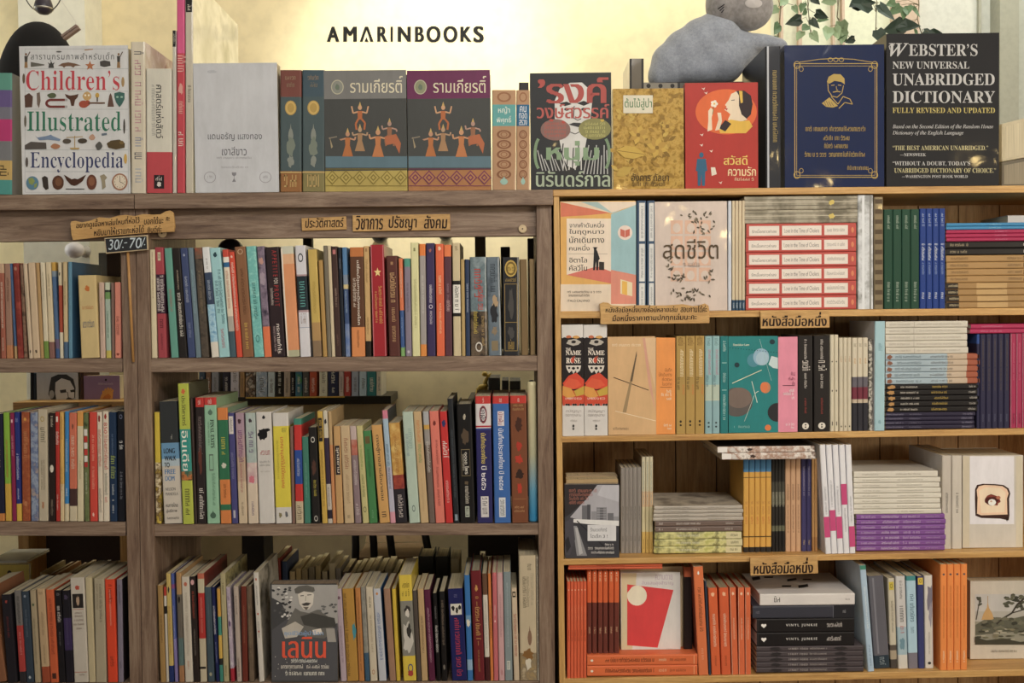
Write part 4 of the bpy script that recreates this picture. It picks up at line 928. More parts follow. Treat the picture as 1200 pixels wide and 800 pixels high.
S('F', 444.2, 453.2, 690, 437, '#bfc3cc', 'pale blue-white spine with blue title', [('dot', '#d0883c', .04, .07, .3), ('~12', '#5a74a8', .26, .8, .34)], side='#2d6298')
S('F', 456.6, 464.4, 690, 449.2, '#a07a62', 'plain cinnamon brown spine', [])
S('F', 464.7, 469.2, 690, 459, '#d2b224', 'plain yellow spine', [])
S('F', 473, 488.2, 674, 467, '#dcc030 .245 #87857c .765 #dcc030', 'tall yellow spine with grey photo of a seated figure', [('~6', '#7a6820', .08, .12, .62, 0, True), ('~6', '#7a6820', .15, .2, .6, 0, True), ('blob', '#3c3834', .29, .38, .5, .05), ('blob', '#d8d2c8', .32, .4, .34, .05), ('blob', '#c8c4ba', .44, .76, .8), ('blob', '#3a3834', .46, .6, .4, .12), ('ring', '#3a4a80', .84, .92, .4, .1), ('blob', '#b04038', .9, .96, .5, .1)], wrap=True)
S('F', 488.5, 494, 692, 483, '#544b45', 'dark grey spine under film', [], wrap=True)
S('F', 494.2, 501.6, 690, 489, '#bf9f70', 'tan spine beside the maroon-purple one', [('~', '#5a4830', .3, .7, .28)])
S('F', 502, 510.4, 691, 495.6, '#5c2240', 'maroon-purple spine', [('~', '#c8a0b0', .2, .8, .26)], wrap=True)
S('F', 512, 517, 695, 506.8, '#171517', 'black spine with white lower title', [('~', '#8a8688', .15, .3, .3), ('~6', '#e0dcd8', .37, .68, .5)], wrap=True)
S('F', 518, 524.6, 693, 514.6, '#191718', 'black spine with brown speckled title', [('~', '#8a7868', .1, .6, .34), ('blob', '#7a746c', .82, .88, .4)], wrap=True)
S('F', 530, 547.6, 690, 524.6, '#20245e', 'wide navy spine with cartoon panel and red title', [('~2', '#6a6a94', .06, .1, .2), ('rect', '#dcd8cc', .165, .285, .74), ('blob', '#22201e', .18, .24, .24, -.2), ('blob', '#22201e', .2, .275, .2, .05), ('blob', '#22201e', .18, .235, .2, .25), ('~16', '#c03a50', .32, .96, .3)], wrap=True, page='#cbbb94')
S('F', 548, 554.6, 674, 543.7, '#3373b4 .38 #6f9cc4 .46 #3373b4 .8 #8fb0cc .9 #3373b4', 'blue spine with a white cloud', [('blob', '#e4dcc8', .41, .5, .7)], side='#2f7c86', d=0.15)
S('F', 556, 568.6, 669, 551.2, '#6f2128', 'dark red spine with gold title', [('blob', '#c8984c', .13, .19, .3), ('~2', '#c8984c', .22, .26, .24), ('~9', '#d4a858', .33, .66, .34), ('~', '#b08848', .72, .92, .14), ('rect', '#b08848', .28, .32, .06), ('rect', '#b08848', .64, .68, .06)], side='#3a8a90', hard=True, page='#b5a98e')
S('F', 568.9, 574.8, 672, 564.8, '#6a4a36 .2 #d4ccbf .78 #4a1f20', 'brown and white banded spine', [('~', '#9a8c80', .25, .7, .2)])
S('F', 575, 578.6, 672, 571.6, '#d87e38', 'thin orange spine', [('~', '#7a4420', .3, .6, .4)])
S('F', 578.8, 584.3, 671, 576.6, '#c96a70', 'rose red spine', [('~', '#f0c0bc', .3, .4, .3), ('dot', '#f0d0c8', .44, .46, .3)])
S('F', 584.5, 591.8, 671, 581.8, '#cfa2a4', 'pale pink spine between rose and grey ones', [('~', '#a87a80', .2, .6, .2), ('~', '#b05a60', .9, .95, .3)])
S('F', 592, 601, 670, 589.6, '#849296', 'blue-grey spine with barcode at foot', [('~', '#a8b4b8', .1, .7, .2), ('rect', '#d0d4cc', .82, .9, .44), ('~4', '#4a504c', .83, .89, .3, 0, True)], wrap=True)
S('F', 601.4, 609, 689, 598, '#cfbb9f', 'cream spine with red title and square device', [('rect', '#3a3028', .04, .1, .6), ('rect', '#cfbb9f', .055, .085, .35), ('~9', '#b03a34', .28, .74, .4)])
S('F', 609.4, 629.6, 651, 607.4, '#c8b899 .78 photo:#c4b494,#8a7a60,#a48c60', 'fat cream film-wrapped spine with pagoda drawing', [('~5', '#6a6050', .06, .12, .2, .1), ('~16', '#5a5040', .17, .42, .16, -.2), ('~12', '#8a7e68', .17, .42, .14, 0), ('~14', '#a89c84', .14, .4, .14, .25), ('drop', '#8a6a54', .57, .72, .26, .1), ('blob', '#8a6230', .74, .84, .66), ('blob', '#d8d0bc', .82, .92, .36)], wrap=True, hard=True)
S('F', 629.8, 632, 652, 628.4, '#c8bda8', 'thin cream spine squeezed against the post', [('~', '#4a443c', .02, .9, .5)])
bf = [(322, 8, '#7a3026', 648), (331, 7, '#34405a', 652), (340, 7, '#b49c70', 664), (347, 7, '#a8905f', 660), (354, 8, '#8f7c58', 662), (362, 8, '#7c7058', 659), (370, 7, '#9a875c', 657), (378, 7, '#b0a080', 664), (386, 8, '#b8a886', 654), (394, 7, '#8f857a', 660), (402, 8, '#6a5a48', 664), (411, 6, '#c0ae84', 666), (418, 7, '#a4946c', 664), (426, 8, '#b89c6c', 663), (435, 7, '#cbbc98', 661), (443, 8, '#9c8c68', 663), (452, 8, '#b4a47c', 661), (461, 7, '#8a7a58', 665), (470, 8, '#a89870', 664), (479, 7, '#c4b48c', 662), (562, 7, '#a8987a', 655), (570, 7, '#c8b890', 661), (580, 7, '#b4a482', 663), (591, 8, '#9a8a6c', 664)]
nm2 = ['crimson', 'dark blue', 'straw', 'ochre', 'umber', 'moss brown', 'sandy', 'grey-beige', 'buff', 'pewter', 'cocoa', 'light straw', 'khaki', 'honey', 'ivory', 'drab', 'wheat', 'hazel', 'dun', 'cream', 'oatmeal', 'pale straw', 'putty', 'taupe']
for (x, w_, c, yt), nm in zip(bf, nm2):
    S('F', x + 2.6, x + w_ + 2.0, yt + 6, x - 1.0, c, nm + ' book in the row behind', [], Y=0.185, d=0.12, page='#cdbd95')
S('F', 491.5, 509.5, 652, 490, '#2a2824', 'thick black-backed book standing in the bottom row behind', [], Y=0.185, d=0.09, hard=True, tail=False)
S('F', 511.5, 527, 652, 510.5, '#2f2c26', 'second thick black-backed book in the row behind', [], Y=0.185, d=0.09, hard=True)
S('F', 528.6, 539, 655, 528, '#c2b288', 'thick cream paperback in the row behind', [], Y=0.185, d=0.09)

# ------------------------------------------------------------------ first pine shelf
def TH_(px, Y=0.0): return px * (Y + 2.0) / F_PX
r, Y = facing('P1', 657.6, 745.4, 236.2, '#e9b45e', 'pale geometric cover with a walking figure and suitcase', thick=0.02, spine='#e0d8c8', wrap=True)
a = Art(Y, 1.0)
a.rect(657, 333, 745.3, 364.6, '#e8d6bf').poly([(657, 236.3), (716, 236.3), (716, 250), (657, 236.6)], '#e8d4b8')
a.poly([(657, 237), (716, 249.5), (690, 252), (657, 254)], '#dd7a5c').poly([(680, 236.3), (745, 236.3), (745, 238), (718, 250)], '#a9c4c4').poly([(700, 236.3), (745.2, 236.3), (745.2, 240), (717, 249)], '#ead8c4')
a.poly([(716, 251), (745.3, 240), (745.3, 322), (716, 318)], '#9cc4cc').poly([(716, 316), (745.3, 322), (745.3, 356), (716, 356)], '#e2917c').poly([(727, 327), (741, 331), (741, 347), (727, 344)], '#e8d8b0').poly([(729, 329), (735, 330), (735, 346), (729, 344)], '#eab84c')
a.rect(664, 256, 716, 322, '#eddcc8').poly([(664, 322), (716, 332), (716, 318), (700, 312)], '#dd7868')
for i, (t, x1) in enumerate((('จากคำดันหนึ่ง', 708), ('ในฤดูหนาว', 708), ('นักเดินทาง', 708), ('คนหนึ่ง', 691))): a.text(t, 667, 259 + i*9, x1, 266.5 + i*9, '#3a3834', 16, 0.01)
a.line([(666, 297.3), (712, 297.3)], 0.5, '#a89888').text('อิตาโล', 667, 301, 688, 307.5, '#3a3834', 16, .01).text('คัลวีโน', 667, 310, 688, 317, '#3a3834', 16, .01)
a.ell(732.5, 272.5, 8.6, 8.6, '#efdcd0').poly([(727, 268), (732.4, 270), (738, 268), (738, 276), (732.4, 278.5), (727, 276)], '#cf6a58').line([(732.4, 270), (732.4, 278)], 0.5, '#efdcd0')
a.ell(697.5, 291.5, 1.8, 1.8, '#28282a').poly([(694.6, 290.4), (700.4, 290.4), (700, 289.4), (695, 289.4)], '#28282a').poly([(696, 293), (699.5, 293), (703, 303), (701.5, 305), (701, 316.5), (698.8, 316.5), (698.4, 306), (697.2, 316.5), (695, 316.5), (695.6, 303)], '#28282a').poly([(702, 306.5), (708, 307), (708, 316.5), (702, 316)], '#3a3430')
a.text('~22', 665, 341, 706, 343.2, '#6a5c50').text('~14', 665, 345, 691, 347.4, '#6a5c50').text('ITALO CALVINO', 665, 351, 691, 353.6, '#3a3430', 10)
a.done(r)
NV = '#dfe0de'
for i, (x0, x1) in enumerate(((746, 757.2), (758, 767.4))):
    S('P1', x0, x1, 235.4, x0, '#3f5876', ('first' if i == 0 else 'second') + ' dark blue spine with white title panels, beside the geometric cover',
      [('rect', NV, .02, .365, .6, .06), ('rect', NV, .39, .73, .6, .06), ('rect', NV, .745, .98, .6, .06), ('~12', '#7a8088', .05, .34, .2, .06), ('~12', '#7a8088', .43, .7, .2, .06), ('~6', '#7a8088', .78, .94, .16, .06)], group='dark blue spines with white panels')
r, Y = facing('P1', 768, 852.4, 236.6, '#d8c8be', 'blush cover with leaf wreath and large brown Thai title', thick=0.014, wrap=True)
a = Art(Y, 1.0); rn = random.Random(4)
for i in range(3):
    for j in range(4):
        x, y = 786 + i*16.5, 258 + j*18.5; a.rect(x, y, x + 14, y + 16, '#e0b8a0').ell(x + 7, y + 9, 4.6, 5.6, '#d9c8bc')
def sprig(a, cx, cy, sx, sy, n, cols, L=5.0, w=2.2):
    for _ in range(n):
        x, y = cx + rn.gauss(0, sx), cy + rn.gauss(0, sy); a.leaf(x, y, L*(.7 + .5*rn.random()), w, rn.random()*6.28, rn.choice(cols))
GR = ['#6a6050', '#857a66', '#564e42']
sprig(a, 815, 254, 9, 3.2, 22, GR); sprig(a, 825, 268, 7, 5, 14, GR); sprig(a, 784, 314, 3.4, 12, 16, GR); sprig(a, 796, 328, 5, 4, 10, GR); sprig(a, 808, 344, 9, 4.2, 26, GR); sprig(a, 832, 322, 3, 3, 8, GR)
a.text('สดชีวิต', 777, 280, 842, 303, '#5a4a36', 34, 0.0).text('~7', 801, 308, 821, 312, '#b8a498')
a.done(r)
S('P1', 852.9, 857.2, 235.6, 852.9, '#d4dcea', 'thin white-blue glossy edge next to the wreath cover', [], wrap=True)
copies('P1', 4, 857.6, 873.2, 235.4, '#d9c9a8 .905 #31506e', '{o} thin cream spine with blue foot, counted from the wreath cover', [('rect', '#b89a80', 0, .9, .1, .42), ('~3', '#c8d4dc', .93, .98, .4)])
z = shelf_z('P1', 1004); RC = '#c8564e'
for i in range(6):
    t = TH_(16.85)
    z = lay(z, 874 + (0.6 if i % 2 else 0), 1003.2, t, RC, ['lowest', 'second lowest', 'third lowest', 'third highest', 'second highest', 'topmost'][i] + ' red book with white spine panels in the pile', 'P1',
            [('rect', '#ece2d8', .025, .3, .68), ('rect', '#ece2d8', .325, .685, .68), ('rect', '#ece2d8', .71, .925, .68), ('รักเมื่อคราวห่าลง', '#8a8480', .05, .275, .3), ('Love in the Time of Cholera', '#8a8480', .345, .665, .3), ('~12', '#a8a29c', .735, .9, .2), ('dot', '#e08a60', .955, .98, .4)], ref=345 - i*17, d=0.14, Y=0.0)
FOREEDGE = 'photo:#8d8674,#b3ab98,#7a7464@14'
for i in range(2):
    z = lay(z, 872.5, 1004.8, TH_(15.9), FOREEDGE, ('lower' if i == 0 else 'upper') + ' film-wrapped grey packet on the red pile', 'P1', [('rect', '#6a6456', .0, 1, .05, .25), ('rect', '#c4bca8', .0, 1, .06, .05), ('rect', '#6a6456', .0, 1, .05, -.2), ('blob', '#d8c060', .74, .8, .4)], ref=255 - i*16, d=0.14, wrap=True, rough=0.25)
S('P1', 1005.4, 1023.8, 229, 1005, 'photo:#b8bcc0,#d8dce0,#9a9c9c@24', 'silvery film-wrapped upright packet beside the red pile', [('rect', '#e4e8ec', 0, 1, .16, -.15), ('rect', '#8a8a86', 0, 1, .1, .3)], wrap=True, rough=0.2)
S('P1', 1024.4, 1035.4, 231, 1024.2, '#8a7a5c', 'brown zigzag-patterned upright packet under film', [('rect', '#5c4c38', .02 + .09*k, .06 + .09*k, .8) for k in range(11)], wrap=True)
copies('P1', 4, 1036, 1077.6, 245.6, '#1f4a38', '{o} dark green spine counted from the film-wrapped packet', [('~6', '#a8b8a8', .06, .2, .24), ('~9', '#a8b8a8', .73, .93, .26)])
copies('P1', 4, 1078, 1108, 244.6, '#1f3f8c', '{o} royal blue spine counted from the green ones', [('~6', '#b0c0e0', .05, .18, .3), ('~9', '#e0e8f4', .35, .52, .4), ('~9', '#8aa0d0', .54, .66, .3), ('~5', '#d8e0f0', .84, .93, .34)])
z = shelf_z('P1', 1254)
tiers = [('#a8834f', 'black-tipped tan', 4, 7.5), ('#b08a55', 'plain tan', 4, 8.0), ('#211d1d', 'black', 2, 8.0), ('#b02a58', 'magenta', 3, 4.6), ('#3a8cc0', 'sky blue', 2, 4.0)]
k = 0; jit = random.Random(2)
for c, nm, n, tp in tiers:
    for i in range(n):
        tx = {'black-tipped tan': [('rect', '#2a221c', 0, .1, .9), ('~8', '#d8c8a0', .02, .1, .3), ('rect', '#c4a068', .25, .5, .8)], 'plain tan': [('~8', '#6a5030', .03, .18, .3), ('~8', '#6a5030', .5, .62, .3), ('~3', '#2a2018', .63, .68, .6)],
              'black': [('~8', '#b8a888', .03, .18, .34), ('~6', '#e0d8c8', .63, .72, .4)], 'magenta': [('~6', '#d880a0', .4, .5, .3)], 'sky blue': [('~6', '#90c4e0', .35, .45, .3)]}[nm]
        off = jit.uniform(-.6, .6)
        z = lay(z, 1109 + off, 1252 + off, TH_(tp), c, ('' if n == 1 else ORD[i] + ' ') + nm + ' book from the bottom of its colour tier in the mixed pile', 'P1', tx, ref=355 - k, d=0.16, tail=False); k += 7
z = lay(z, 1181, 1262, TH_(11), '#cfcac8', 'white-grey book lying on the mixed pile', 'P1', [], ref=256, d=0.12, Y=0.05)

# ------------------------------------------------------------------ second pine shelf
for i, (x0, x1) in enumerate(((659.4, 684.6), (685.2, 712.2))):
    r, Y = facing('P2', x0, x1, 380.6, '#dedad6 .12 #2a2526 .59 #cf4a30 .71 #dcd8d4', ('first' if i == 0 else 'second') + ' thick white and black novel with rose-red petals from the post', thick=0.14, group='thick black and white novels')
    a = Art(Y, 1.05); w = x1 - x0; X = lambda f: x0 + f*w
    for k in range(7): a.ell(X(.08 + .14*k), 396.3, 2.6, 1.6, '#2a2526', 8, jag=.4)
    a.ell(X(.28), 394.5, 4, 2, '#c86a40', 9, jag=.3).ell(X(.62), 394.8, 5, 2, '#d8a050', 9, jag=.3).ell(X(.5), 401, 9.6, 4.4, '#b9b2a8', 16, jag=.35).ell(X(.5), 400.6, 3.4, 2.2, '#2a2526', 10, jag=.3)
    a.text('THE', X(.14), 407.5, X(.38), 411, '#efe4d8', 20, .02).text(serif('NAME'), X(.14), 410.5, X(.86), 416, '#efe4d8', 22, .01).text('of', X(.44), 416.8, X(.58), 419.6, '#d8684a', 16, .02)
    a.text(serif('ROSE'), X(.16), 419, X(.84), 425.6, '#efe4d8', 22, .01).ell(X(.46), 422, 2.2, 3.2, '#d05038', 10)
    a.poly([(X(.14), 428), (X(.86), 428), (X(.8), 434), (X(.66), 437), (X(.6), 434), (X(.5), 438), (X(.42), 434), (X(.3), 437), (X(.2), 433)], '#d8d0c6').ell(X(.5), 431.4, 2, 1.6, '#2a2526', 10).ell(X(.3), 431, 1.4, 1.4, '#2a2526', 8).ell(X(.7), 431, 1.4, 1.4, '#2a2526', 8)
    a.poly([(X(0), 449), (X(.28), 440), (X(.64), 436.4), (X(1), 445), (X(.98), 454), (X(.5), 456), (X(.1), 453)], '#d8482e').poly([(X(.02), 452), (X(.3), 443), (X(.7), 445), (X(.88), 451), (X(.5), 456)], '#e05a38')
    a.poly([(X(0), 452), (X(.4), 455), (X(.6), 464), (X(.3), 467), (X(0), 463)], '#dd9a40').poly([(X(.52), 458), (X(1), 452), (X(1), 462), (X(.66), 466)], '#c4a234').poly([(X(.0), 465), (X(.3), 466), (X(.6), 464.5), (X(1), 462), (X(1), 473), (X(0), 473)], '#d04a30')
    a.text('UMBERTO ECO', X(.12), 465.6, X(.88), 468, '#f0e0d0', 12)
    for k in range(9): a.ell(X(.06 + .11*k), 474, 2, 1.5, '#2c2827' if k % 3 else '#d04a30', 8, jag=.4)
    a.text('สมัญญา', X(.14), 479.5, X(.86), 483.5, '#a8a09c', 14).text('ดอกกุหลาบ', X(.14), 485, X(.86), 489, '#a8a09c', 14).text('~8', X(.32), 492, X(.68), 494, '#b0a8a4')
    a.ell(X(.5), 499, 1.2, 1.8, '#2a2828', 10).ell(X(.5), 502.4, 1.2, 1.2, '#2a2828', 10)
    a.done(r)
r, Y = facing('P2', 713, 769, 395, '#dcb380', 'tan abstract cover with crossing black lines and orange flap', thick=0.02, xt=None)
# flap belongs to the same cover: widen with an orange panel
a = Art(Y, 1.05)
a.poly([(769, 395.3), (791.3, 395.6), (791.3, 510), (769, 510.6)], '#f09848').poly([(754, 396), (768.6, 460), (768.6, 396)], '#e0bc90').poly([(753, 396), (756, 396), (768, 482), (760, 450)], '#d8a088')
a.line([(719, 442), (760, 457)], 0.9, '#4a3428').poly([(746, 412), (745.4, 420), (734, 483), (729.6, 483)], '#a08660').poly([(746, 411), (746.4, 416), (741, 447), (738.6, 446)], '#6a5844').line([(721, 481.5), (768.4, 493)], 0.7, '#efdcb8')
a.text('~18', 717.5, 403, 751, 405.6, '#efdcb8').text('~10', 718.5, 501, 737, 503.4, '#7a6248')
for i, t in enumerate(('บันทึก', 'นักเดินทาง', 'ที่มีชีวิต', 'ในอวกาศ')): a.text(t, 787 - [8, 15, 11, 11][i], 431 + i*5.4, 787.4, 435.4 + i*5.4, '#9a4a20', 14)
a.line([(773.5, 453.5), (787.4, 453.5)], 0.6, '#8a4a28').text('~5', 781, 457, 787, 460, '#fbe6cc').text('~8', 775, 461, 787, 464, '#fbe6cc').text('~4', 781, 466, 787, 468.4, '#fbe6cc')
a.text('~6', 778, 497, 787, 499.4, '#fbe6cc').text('~4', 782, 501, 787, 503, '#fbe6cc')
a.done(r)
OC = [('~5', '#7a5a28', .01, .1, .5), ('~12', '#f2e2ba', .14, .42, .36, .12), ('~9', '#4a3a22', .42, .55, .24, -.24), ('~5', '#d8703c', .5, .6, .18, .3), ('dot', '#3a2e20', .86, .885, .24), ('dot', '#3a2e20', .9, .92, .24)]
copies('P2', 3, 792, 825.4, 394, '#b8964e', '{o} ochre spine counted from the tan abstract cover', OC)
copies('P2', 2, 826, 843.4, 394, '#93bfc4 .5 #b8c8b8 .655 #dcd4b0 .66 #8fb6be', '{o} pale blue spine with pink and cream band, before the teal cover', [('~4', '#6a8a90', .02, .1, .4), ('~9', '#c87a98', .14, .4, .3, .1), ('~8', '#4a6a78', .4, .52, .26, -.2), ('dot', '#3a4a50', .88, .9, .3), ('dot', '#3a4a50', .92, .94, .3)], tail=False)
S('P2', 843.8, 853.4, 394, 843.8, '#1c7d80', 'teal spine in front of the planet cover', [('~8', '#c0e0dc', .05, .16, .28), ('rect', '#8ac0bc', .27, .28, .6), ('~7', '#b0d8d4', .38, .48, .3), ('rect', '#8ac0bc', .55, .56, .6), ('~14', '#c0e0dc', .6, .88, .28)])
r, Y = facing('P2', 854, 912, 394.4, '#1f8688', 'teal cover with coloured planets and pink flap', thick=0.02)
a = Art(Y, 1.05)
a.poly([(912, 394.6), (934.6, 394.2), (934.6, 507), (912, 508)], '#e68fa8')
def cut(cx, cy, rx, ry, lo, hi, n=26):
    return [(max(lo, min(hi, cx + rx*cos(2*pi*i/n))), cy + ry*sin(2*pi*i/n)) for i in range(n)]
a.poly(cut(863, 471, 19, 17, 854.2, 911.8), '#5f5a58').poly(cut(866, 466, 15, 12, 854.2, 911.8), '#7a6a62').ell(883, 422, 7.6, 8, '#4a8ea0').ell(892, 418, 9.4, 10, '#8fb4cc').ell(893.4, 420, 7.6, 8, '#a4c2d4')
a.poly([(904, 417), (911.6, 419), (911.6, 432), (906, 431), (900.6, 427)], '#c8dce0').ell(905, 400.4, 3.2, 3, '#223c44').ell(863.6, 427.5, 3, 3, '#223c44').ell(897, 454, 6, 6.6, '#c88058').ell(895.4, 453.6, 4.4, 6, '#de7a48')
a.poly(cut(911, 483, 11.4, 11, 854, 911.8), '#2e2e32').ell(900, 501, 3.6, 3.6, '#e07a40').line([(858, 449), (892.6, 433.4)], 0.8, '#dce0c0').line([(881, 446.6), (887.4, 471.6)], 0.7, '#d8e0d0').line([(884, 463), (872.4, 493.4)], 0.5, '#c0d4c8').line([(890, 397), (904, 446)], 0.45, '#9cc4c4').line([(884.4, 461), (889, 458)], 0.6, '#d8e0d0')
for i in range(18): a.ell(855.6 + i*3.2, 407.4 + i*.32, .55, .5, '#0e3a3e', 6)
a.text('Stanislaw Lem', 859, 402.6, 878, 405, '#dcecd8', 10, .01).text('~10', 860, 498.8, 879, 501.2, '#8ac0bc')
for i, t in enumerate(('คน', 'ที่ฟ้า', 'ส่ง')): a.text(t, 932 - [5, 8, 4][i], 435.6 + i*5.4, 931.6, 440 + i*5.4, '#8a3a58', 14)
a.line([(917.4, 451.6), (931.4, 451.6)], 0.7, '#5a2c40').text('~4', 925, 456, 931, 459, '#fbe8ec').text('~8', 918, 460, 931, 463, '#fbe8ec').text('~3', 927, 465, 931, 467.4, '#fbe8ec').text('~6', 921, 496, 931, 498.4, '#fbe8ec').text('~3', 927, 500, 931, 502, '#fbe8ec')
a.done(r)
for i, (x0, x1) in enumerate(((935.4, 952.8), (953.8, 972.6))):
    S('P2', x0, x1, 393.4, x0, '#282423', ('first' if i == 0 else 'second') + ' black spine with white disc at foot, near the pink flap', [('~7', '#d8d0c8', .04, .25, .14), ('~4', '#e0d8d0', .26, .37, .4), ('~7', '#d8d0c8', .39, .55, .14), ('~9', '#a04038', .65, .82, .12), ('dot', '#e4ded2', .905, .975, .46), ('rect', '#3a3430', .92, .935, .1), ('rect', '#3a3430', .945, .96, .1)], page='#d6cbb4', group='black spines with white discs')
copies('P2', 2, 973, 983, 392.4, '#d8cfb6', '{o} cream spine with dark dots, after the black ones', [('dot', '#4a4438', .27, .285, .3), ('dot', '#4a4438', .57, .59, .3), ('rect', '#4a4438', .9, .94, .2)])
copies('P2', 3, 983.6, 998.2, 396, '#d6ccb4', '{o} slim plain cream spine beside the photo-footed trio', [('~3', '#b88a60', .2, .26, .3), ('dot', '#4a4438', .94, .96, .3)], tail=False)
copies('P2', 3, 998.8, 1017.6, 396, '#d9cfb8 .42 #6a6670 .53 #7a3444 .66 #c8b8a0 .7 #33323a', '{o} cream spine with red and dark photo foot', [('~3', '#8a7c64', .06, .1, .4), ('~4', '#c8903c', .22, .28, .3)])
S('P2', 1018.2, 1023.2, 398, 1018.4, 'photo:#d4cec0,#3a3834,#e0dacc,#2a2826@70', 'slim black-and-white patterned spine', [])
S('P2', 1024.4, 1036.8, 376.6, 1025, '#a5cbd6', 'tall pale blue spine with white side, standing forward', [('~6', '#6a94a4', .2, .28, .3), ('blob', '#88b0bc', .9, .94, .3)], side='#dcdde2', Y=-0.006, d=0.15)
z = shelf_z('P2', 1149)
T1 = [('dark navy', '#2f2a42', 4, 5.0, 1142, [('~10', '#8a86a0', .0, .2, .3), ('~8', '#7a7690', .26, .4, .3), ('~5', '#8a86a0', .86, .98, .4)]),
      ('glossy black', '#1d1a1b', 5, 6.6, 1146.5, [('blob', '#b88a50', .02, .1, .8), ('~9', '#d8d0c4', .16, .36, .3), ('~7', '#c8a848', .5, .67, .36), ('~4', '#c8c0b8', .9, .98, .3)]),
      ('photo-spined', '#a8bcc8 .66 #c8b49c .87 #a85a40', 5, 7.1, 1147.5, [('blob', '#8a5a44', .01, .07, .8), ('~9', '#5a6a74', .1, .38, .36), ('~7', '#5a5450', .48, .72, .3)]),
      ('white', '#d6d0c2', 5, 7.7, 1134, [('~16', '#b0a898', .04, .3, .24), ('rect', '#a89e90', .345, .35, .8), ('~24', '#b4ac9c', .38, .92, .22)])]
k = 0; jit = random.Random(9)
for nm, c, n, tp, xe, tx in T1:
    for i in range(n):
        o_ = jit.uniform(-.8, .8)
        z = lay(z, 1038 + o_*.5, xe + o_*1.4, TH_(tp), c, ORD[i] + ' ' + nm + ' book from the bottom of its tier beside the pale blue spine', 'P2', tx, ref=500 - k, d=0.14, tail=False); k += 6.6
zt_pile = z
S('P2', 1144.6, 1148.2, 391.8, 1144.6, '#2f4f94 .1 #2b2a48', 'slim blue-topped navy spine beside the piles', [])
copies('P2', 5, 1148.4, 1183.4, 391.8, '#2c2a48', '{o} dark navy spine counted from the piles', [('~14', '#6a5a48', .05, .6, .16), ('~4', '#6a6a84', .85, .93, .2)])
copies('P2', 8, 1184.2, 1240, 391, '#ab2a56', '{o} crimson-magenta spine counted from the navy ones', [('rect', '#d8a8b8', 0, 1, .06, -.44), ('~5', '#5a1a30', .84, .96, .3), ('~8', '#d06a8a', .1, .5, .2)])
zm = W(1200, 391.2, 0).z + 0.0015
for i in range(2):
    zm = lay(zm, 1136.8 + i*1.0, 1262, TH_(5.6), '#b52c5c', ('lower' if i == 0 else 'upper') + ' magenta book lying across the navy and magenta spines', 'P2', [('~8', '#d880a0', .1, .3, .3)], ref=386 - i*6, d=0.14, page='#d8d0c8')

# ------------------------------------------------------------------ third pine shelf
r, Y = facing('P3', 662.4, 725.8, 567.6, '#46454b', 'black-and-white city photograph cover with a white handwritten note', thick=0.012, page='#c9b48c')
a = Art(Y, 1.15)
a.poly([(700, 568), (725.4, 568), (725.4, 610), (712, 612), (690, 612), (668, 606), (682, 590)], '#a7a6ae').poly([(706, 568.4), (725.4, 568.4), (725.4, 588), (700, 580)], '#b8b8c0').poly([(662, 568), (700, 568), (686, 586), (668, 602), (662, 606)], '#322e30')
for x0, y0, x1, y1, c in ((682, 592, 690, 612, '#6a6a70'), (688, 591, 692, 612, '#4c4c52'), (693, 599, 700, 612, '#8a8a90'), (699, 594, 711, 612, '#7a7a80'), (703, 595, 707, 612, '#5c5c62'), (712, 601, 719, 612, '#6c6c72'), (719, 605, 725, 612, '#8c8c92')): a.rect(x0, y0, x1, y1, c)
for y in range(594, 611, 3):
    a.line([(699.5, y), (710.5, y)], .5, '#a8a8ae')
a.poly([(672, 608), (725.4, 610), (725.4, 616), (690, 614), (672, 612)], '#d8d8d8').poly([(672, 612), (700, 616), (725.4, 624), (725.4, 651), (700, 651), (684, 632)], '#3a3a40').poly([(671, 616), (676, 616), (688, 651), (676, 651)], '#8a8a8e').poly([(674, 618), (677, 618), (683, 648), (679, 650)], '#b0b0b2').poly([(662, 612), (671, 606), (674, 632), (668, 650), (662, 650)], '#4a4850').line([(676, 610), (716, 648)], 1.2, '#26262a').poly([(662, 634), (666, 628), (669, 640), (664, 648)], '#2a2a2e')
for i in range(4): a.text('~14', 667, 573.4 + i*4.6, 700 - i*5, 576.6 + i*4.6, '#a86a5a')
a.rect(688.6, 614.8, 722, 633.6, '#cfcfd2').text('ร้านขวดกีตาร์', 692, 618, 711, 622.4, '#3a3c48', 12).text('ไดเร็ก 3 !', 691.6, 625.6, 712, 630, '#3a3c48', 12)
a.text('~7', 709, 637, 719, 639, '#d8d4d0').text('~18', 688, 641, 719.6, 643.4, '#d8d4d0').text('~16', 693, 646, 720, 648.4, '#d8d4d0')
a.done(r)
for i in range(2):
    rr, _ = facing('P3', 664.4, 725 - i, 562 - 5*i, ['#b89c70', '#a89274'][i], ['cream', 'grey-tan'][i] + ' upright book close behind the city photograph cover', Y=0.018 + 0.04*i, thick=0.034, page='#cdb88c', tail=True)
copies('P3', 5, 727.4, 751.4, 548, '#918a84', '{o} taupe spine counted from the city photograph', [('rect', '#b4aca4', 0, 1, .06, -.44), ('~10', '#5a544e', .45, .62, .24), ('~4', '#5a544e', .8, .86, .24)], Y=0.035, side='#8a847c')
copies('P3', 3, 751.8, 765.2, 535.4, '#cfc7a8 .36 #d8b890 .52 #d8cca0 .78 #d8b45c', '{o} slim cream-yellow spine beside the taupe ones', [('~12', '#8a9a98', .05, .5, .3), ('~4', '#8a6a30', .86, .96, .2)], Y=0.035, side='#8a7a60')
z = shelf_z('P3', 872, 0.02); k = 0
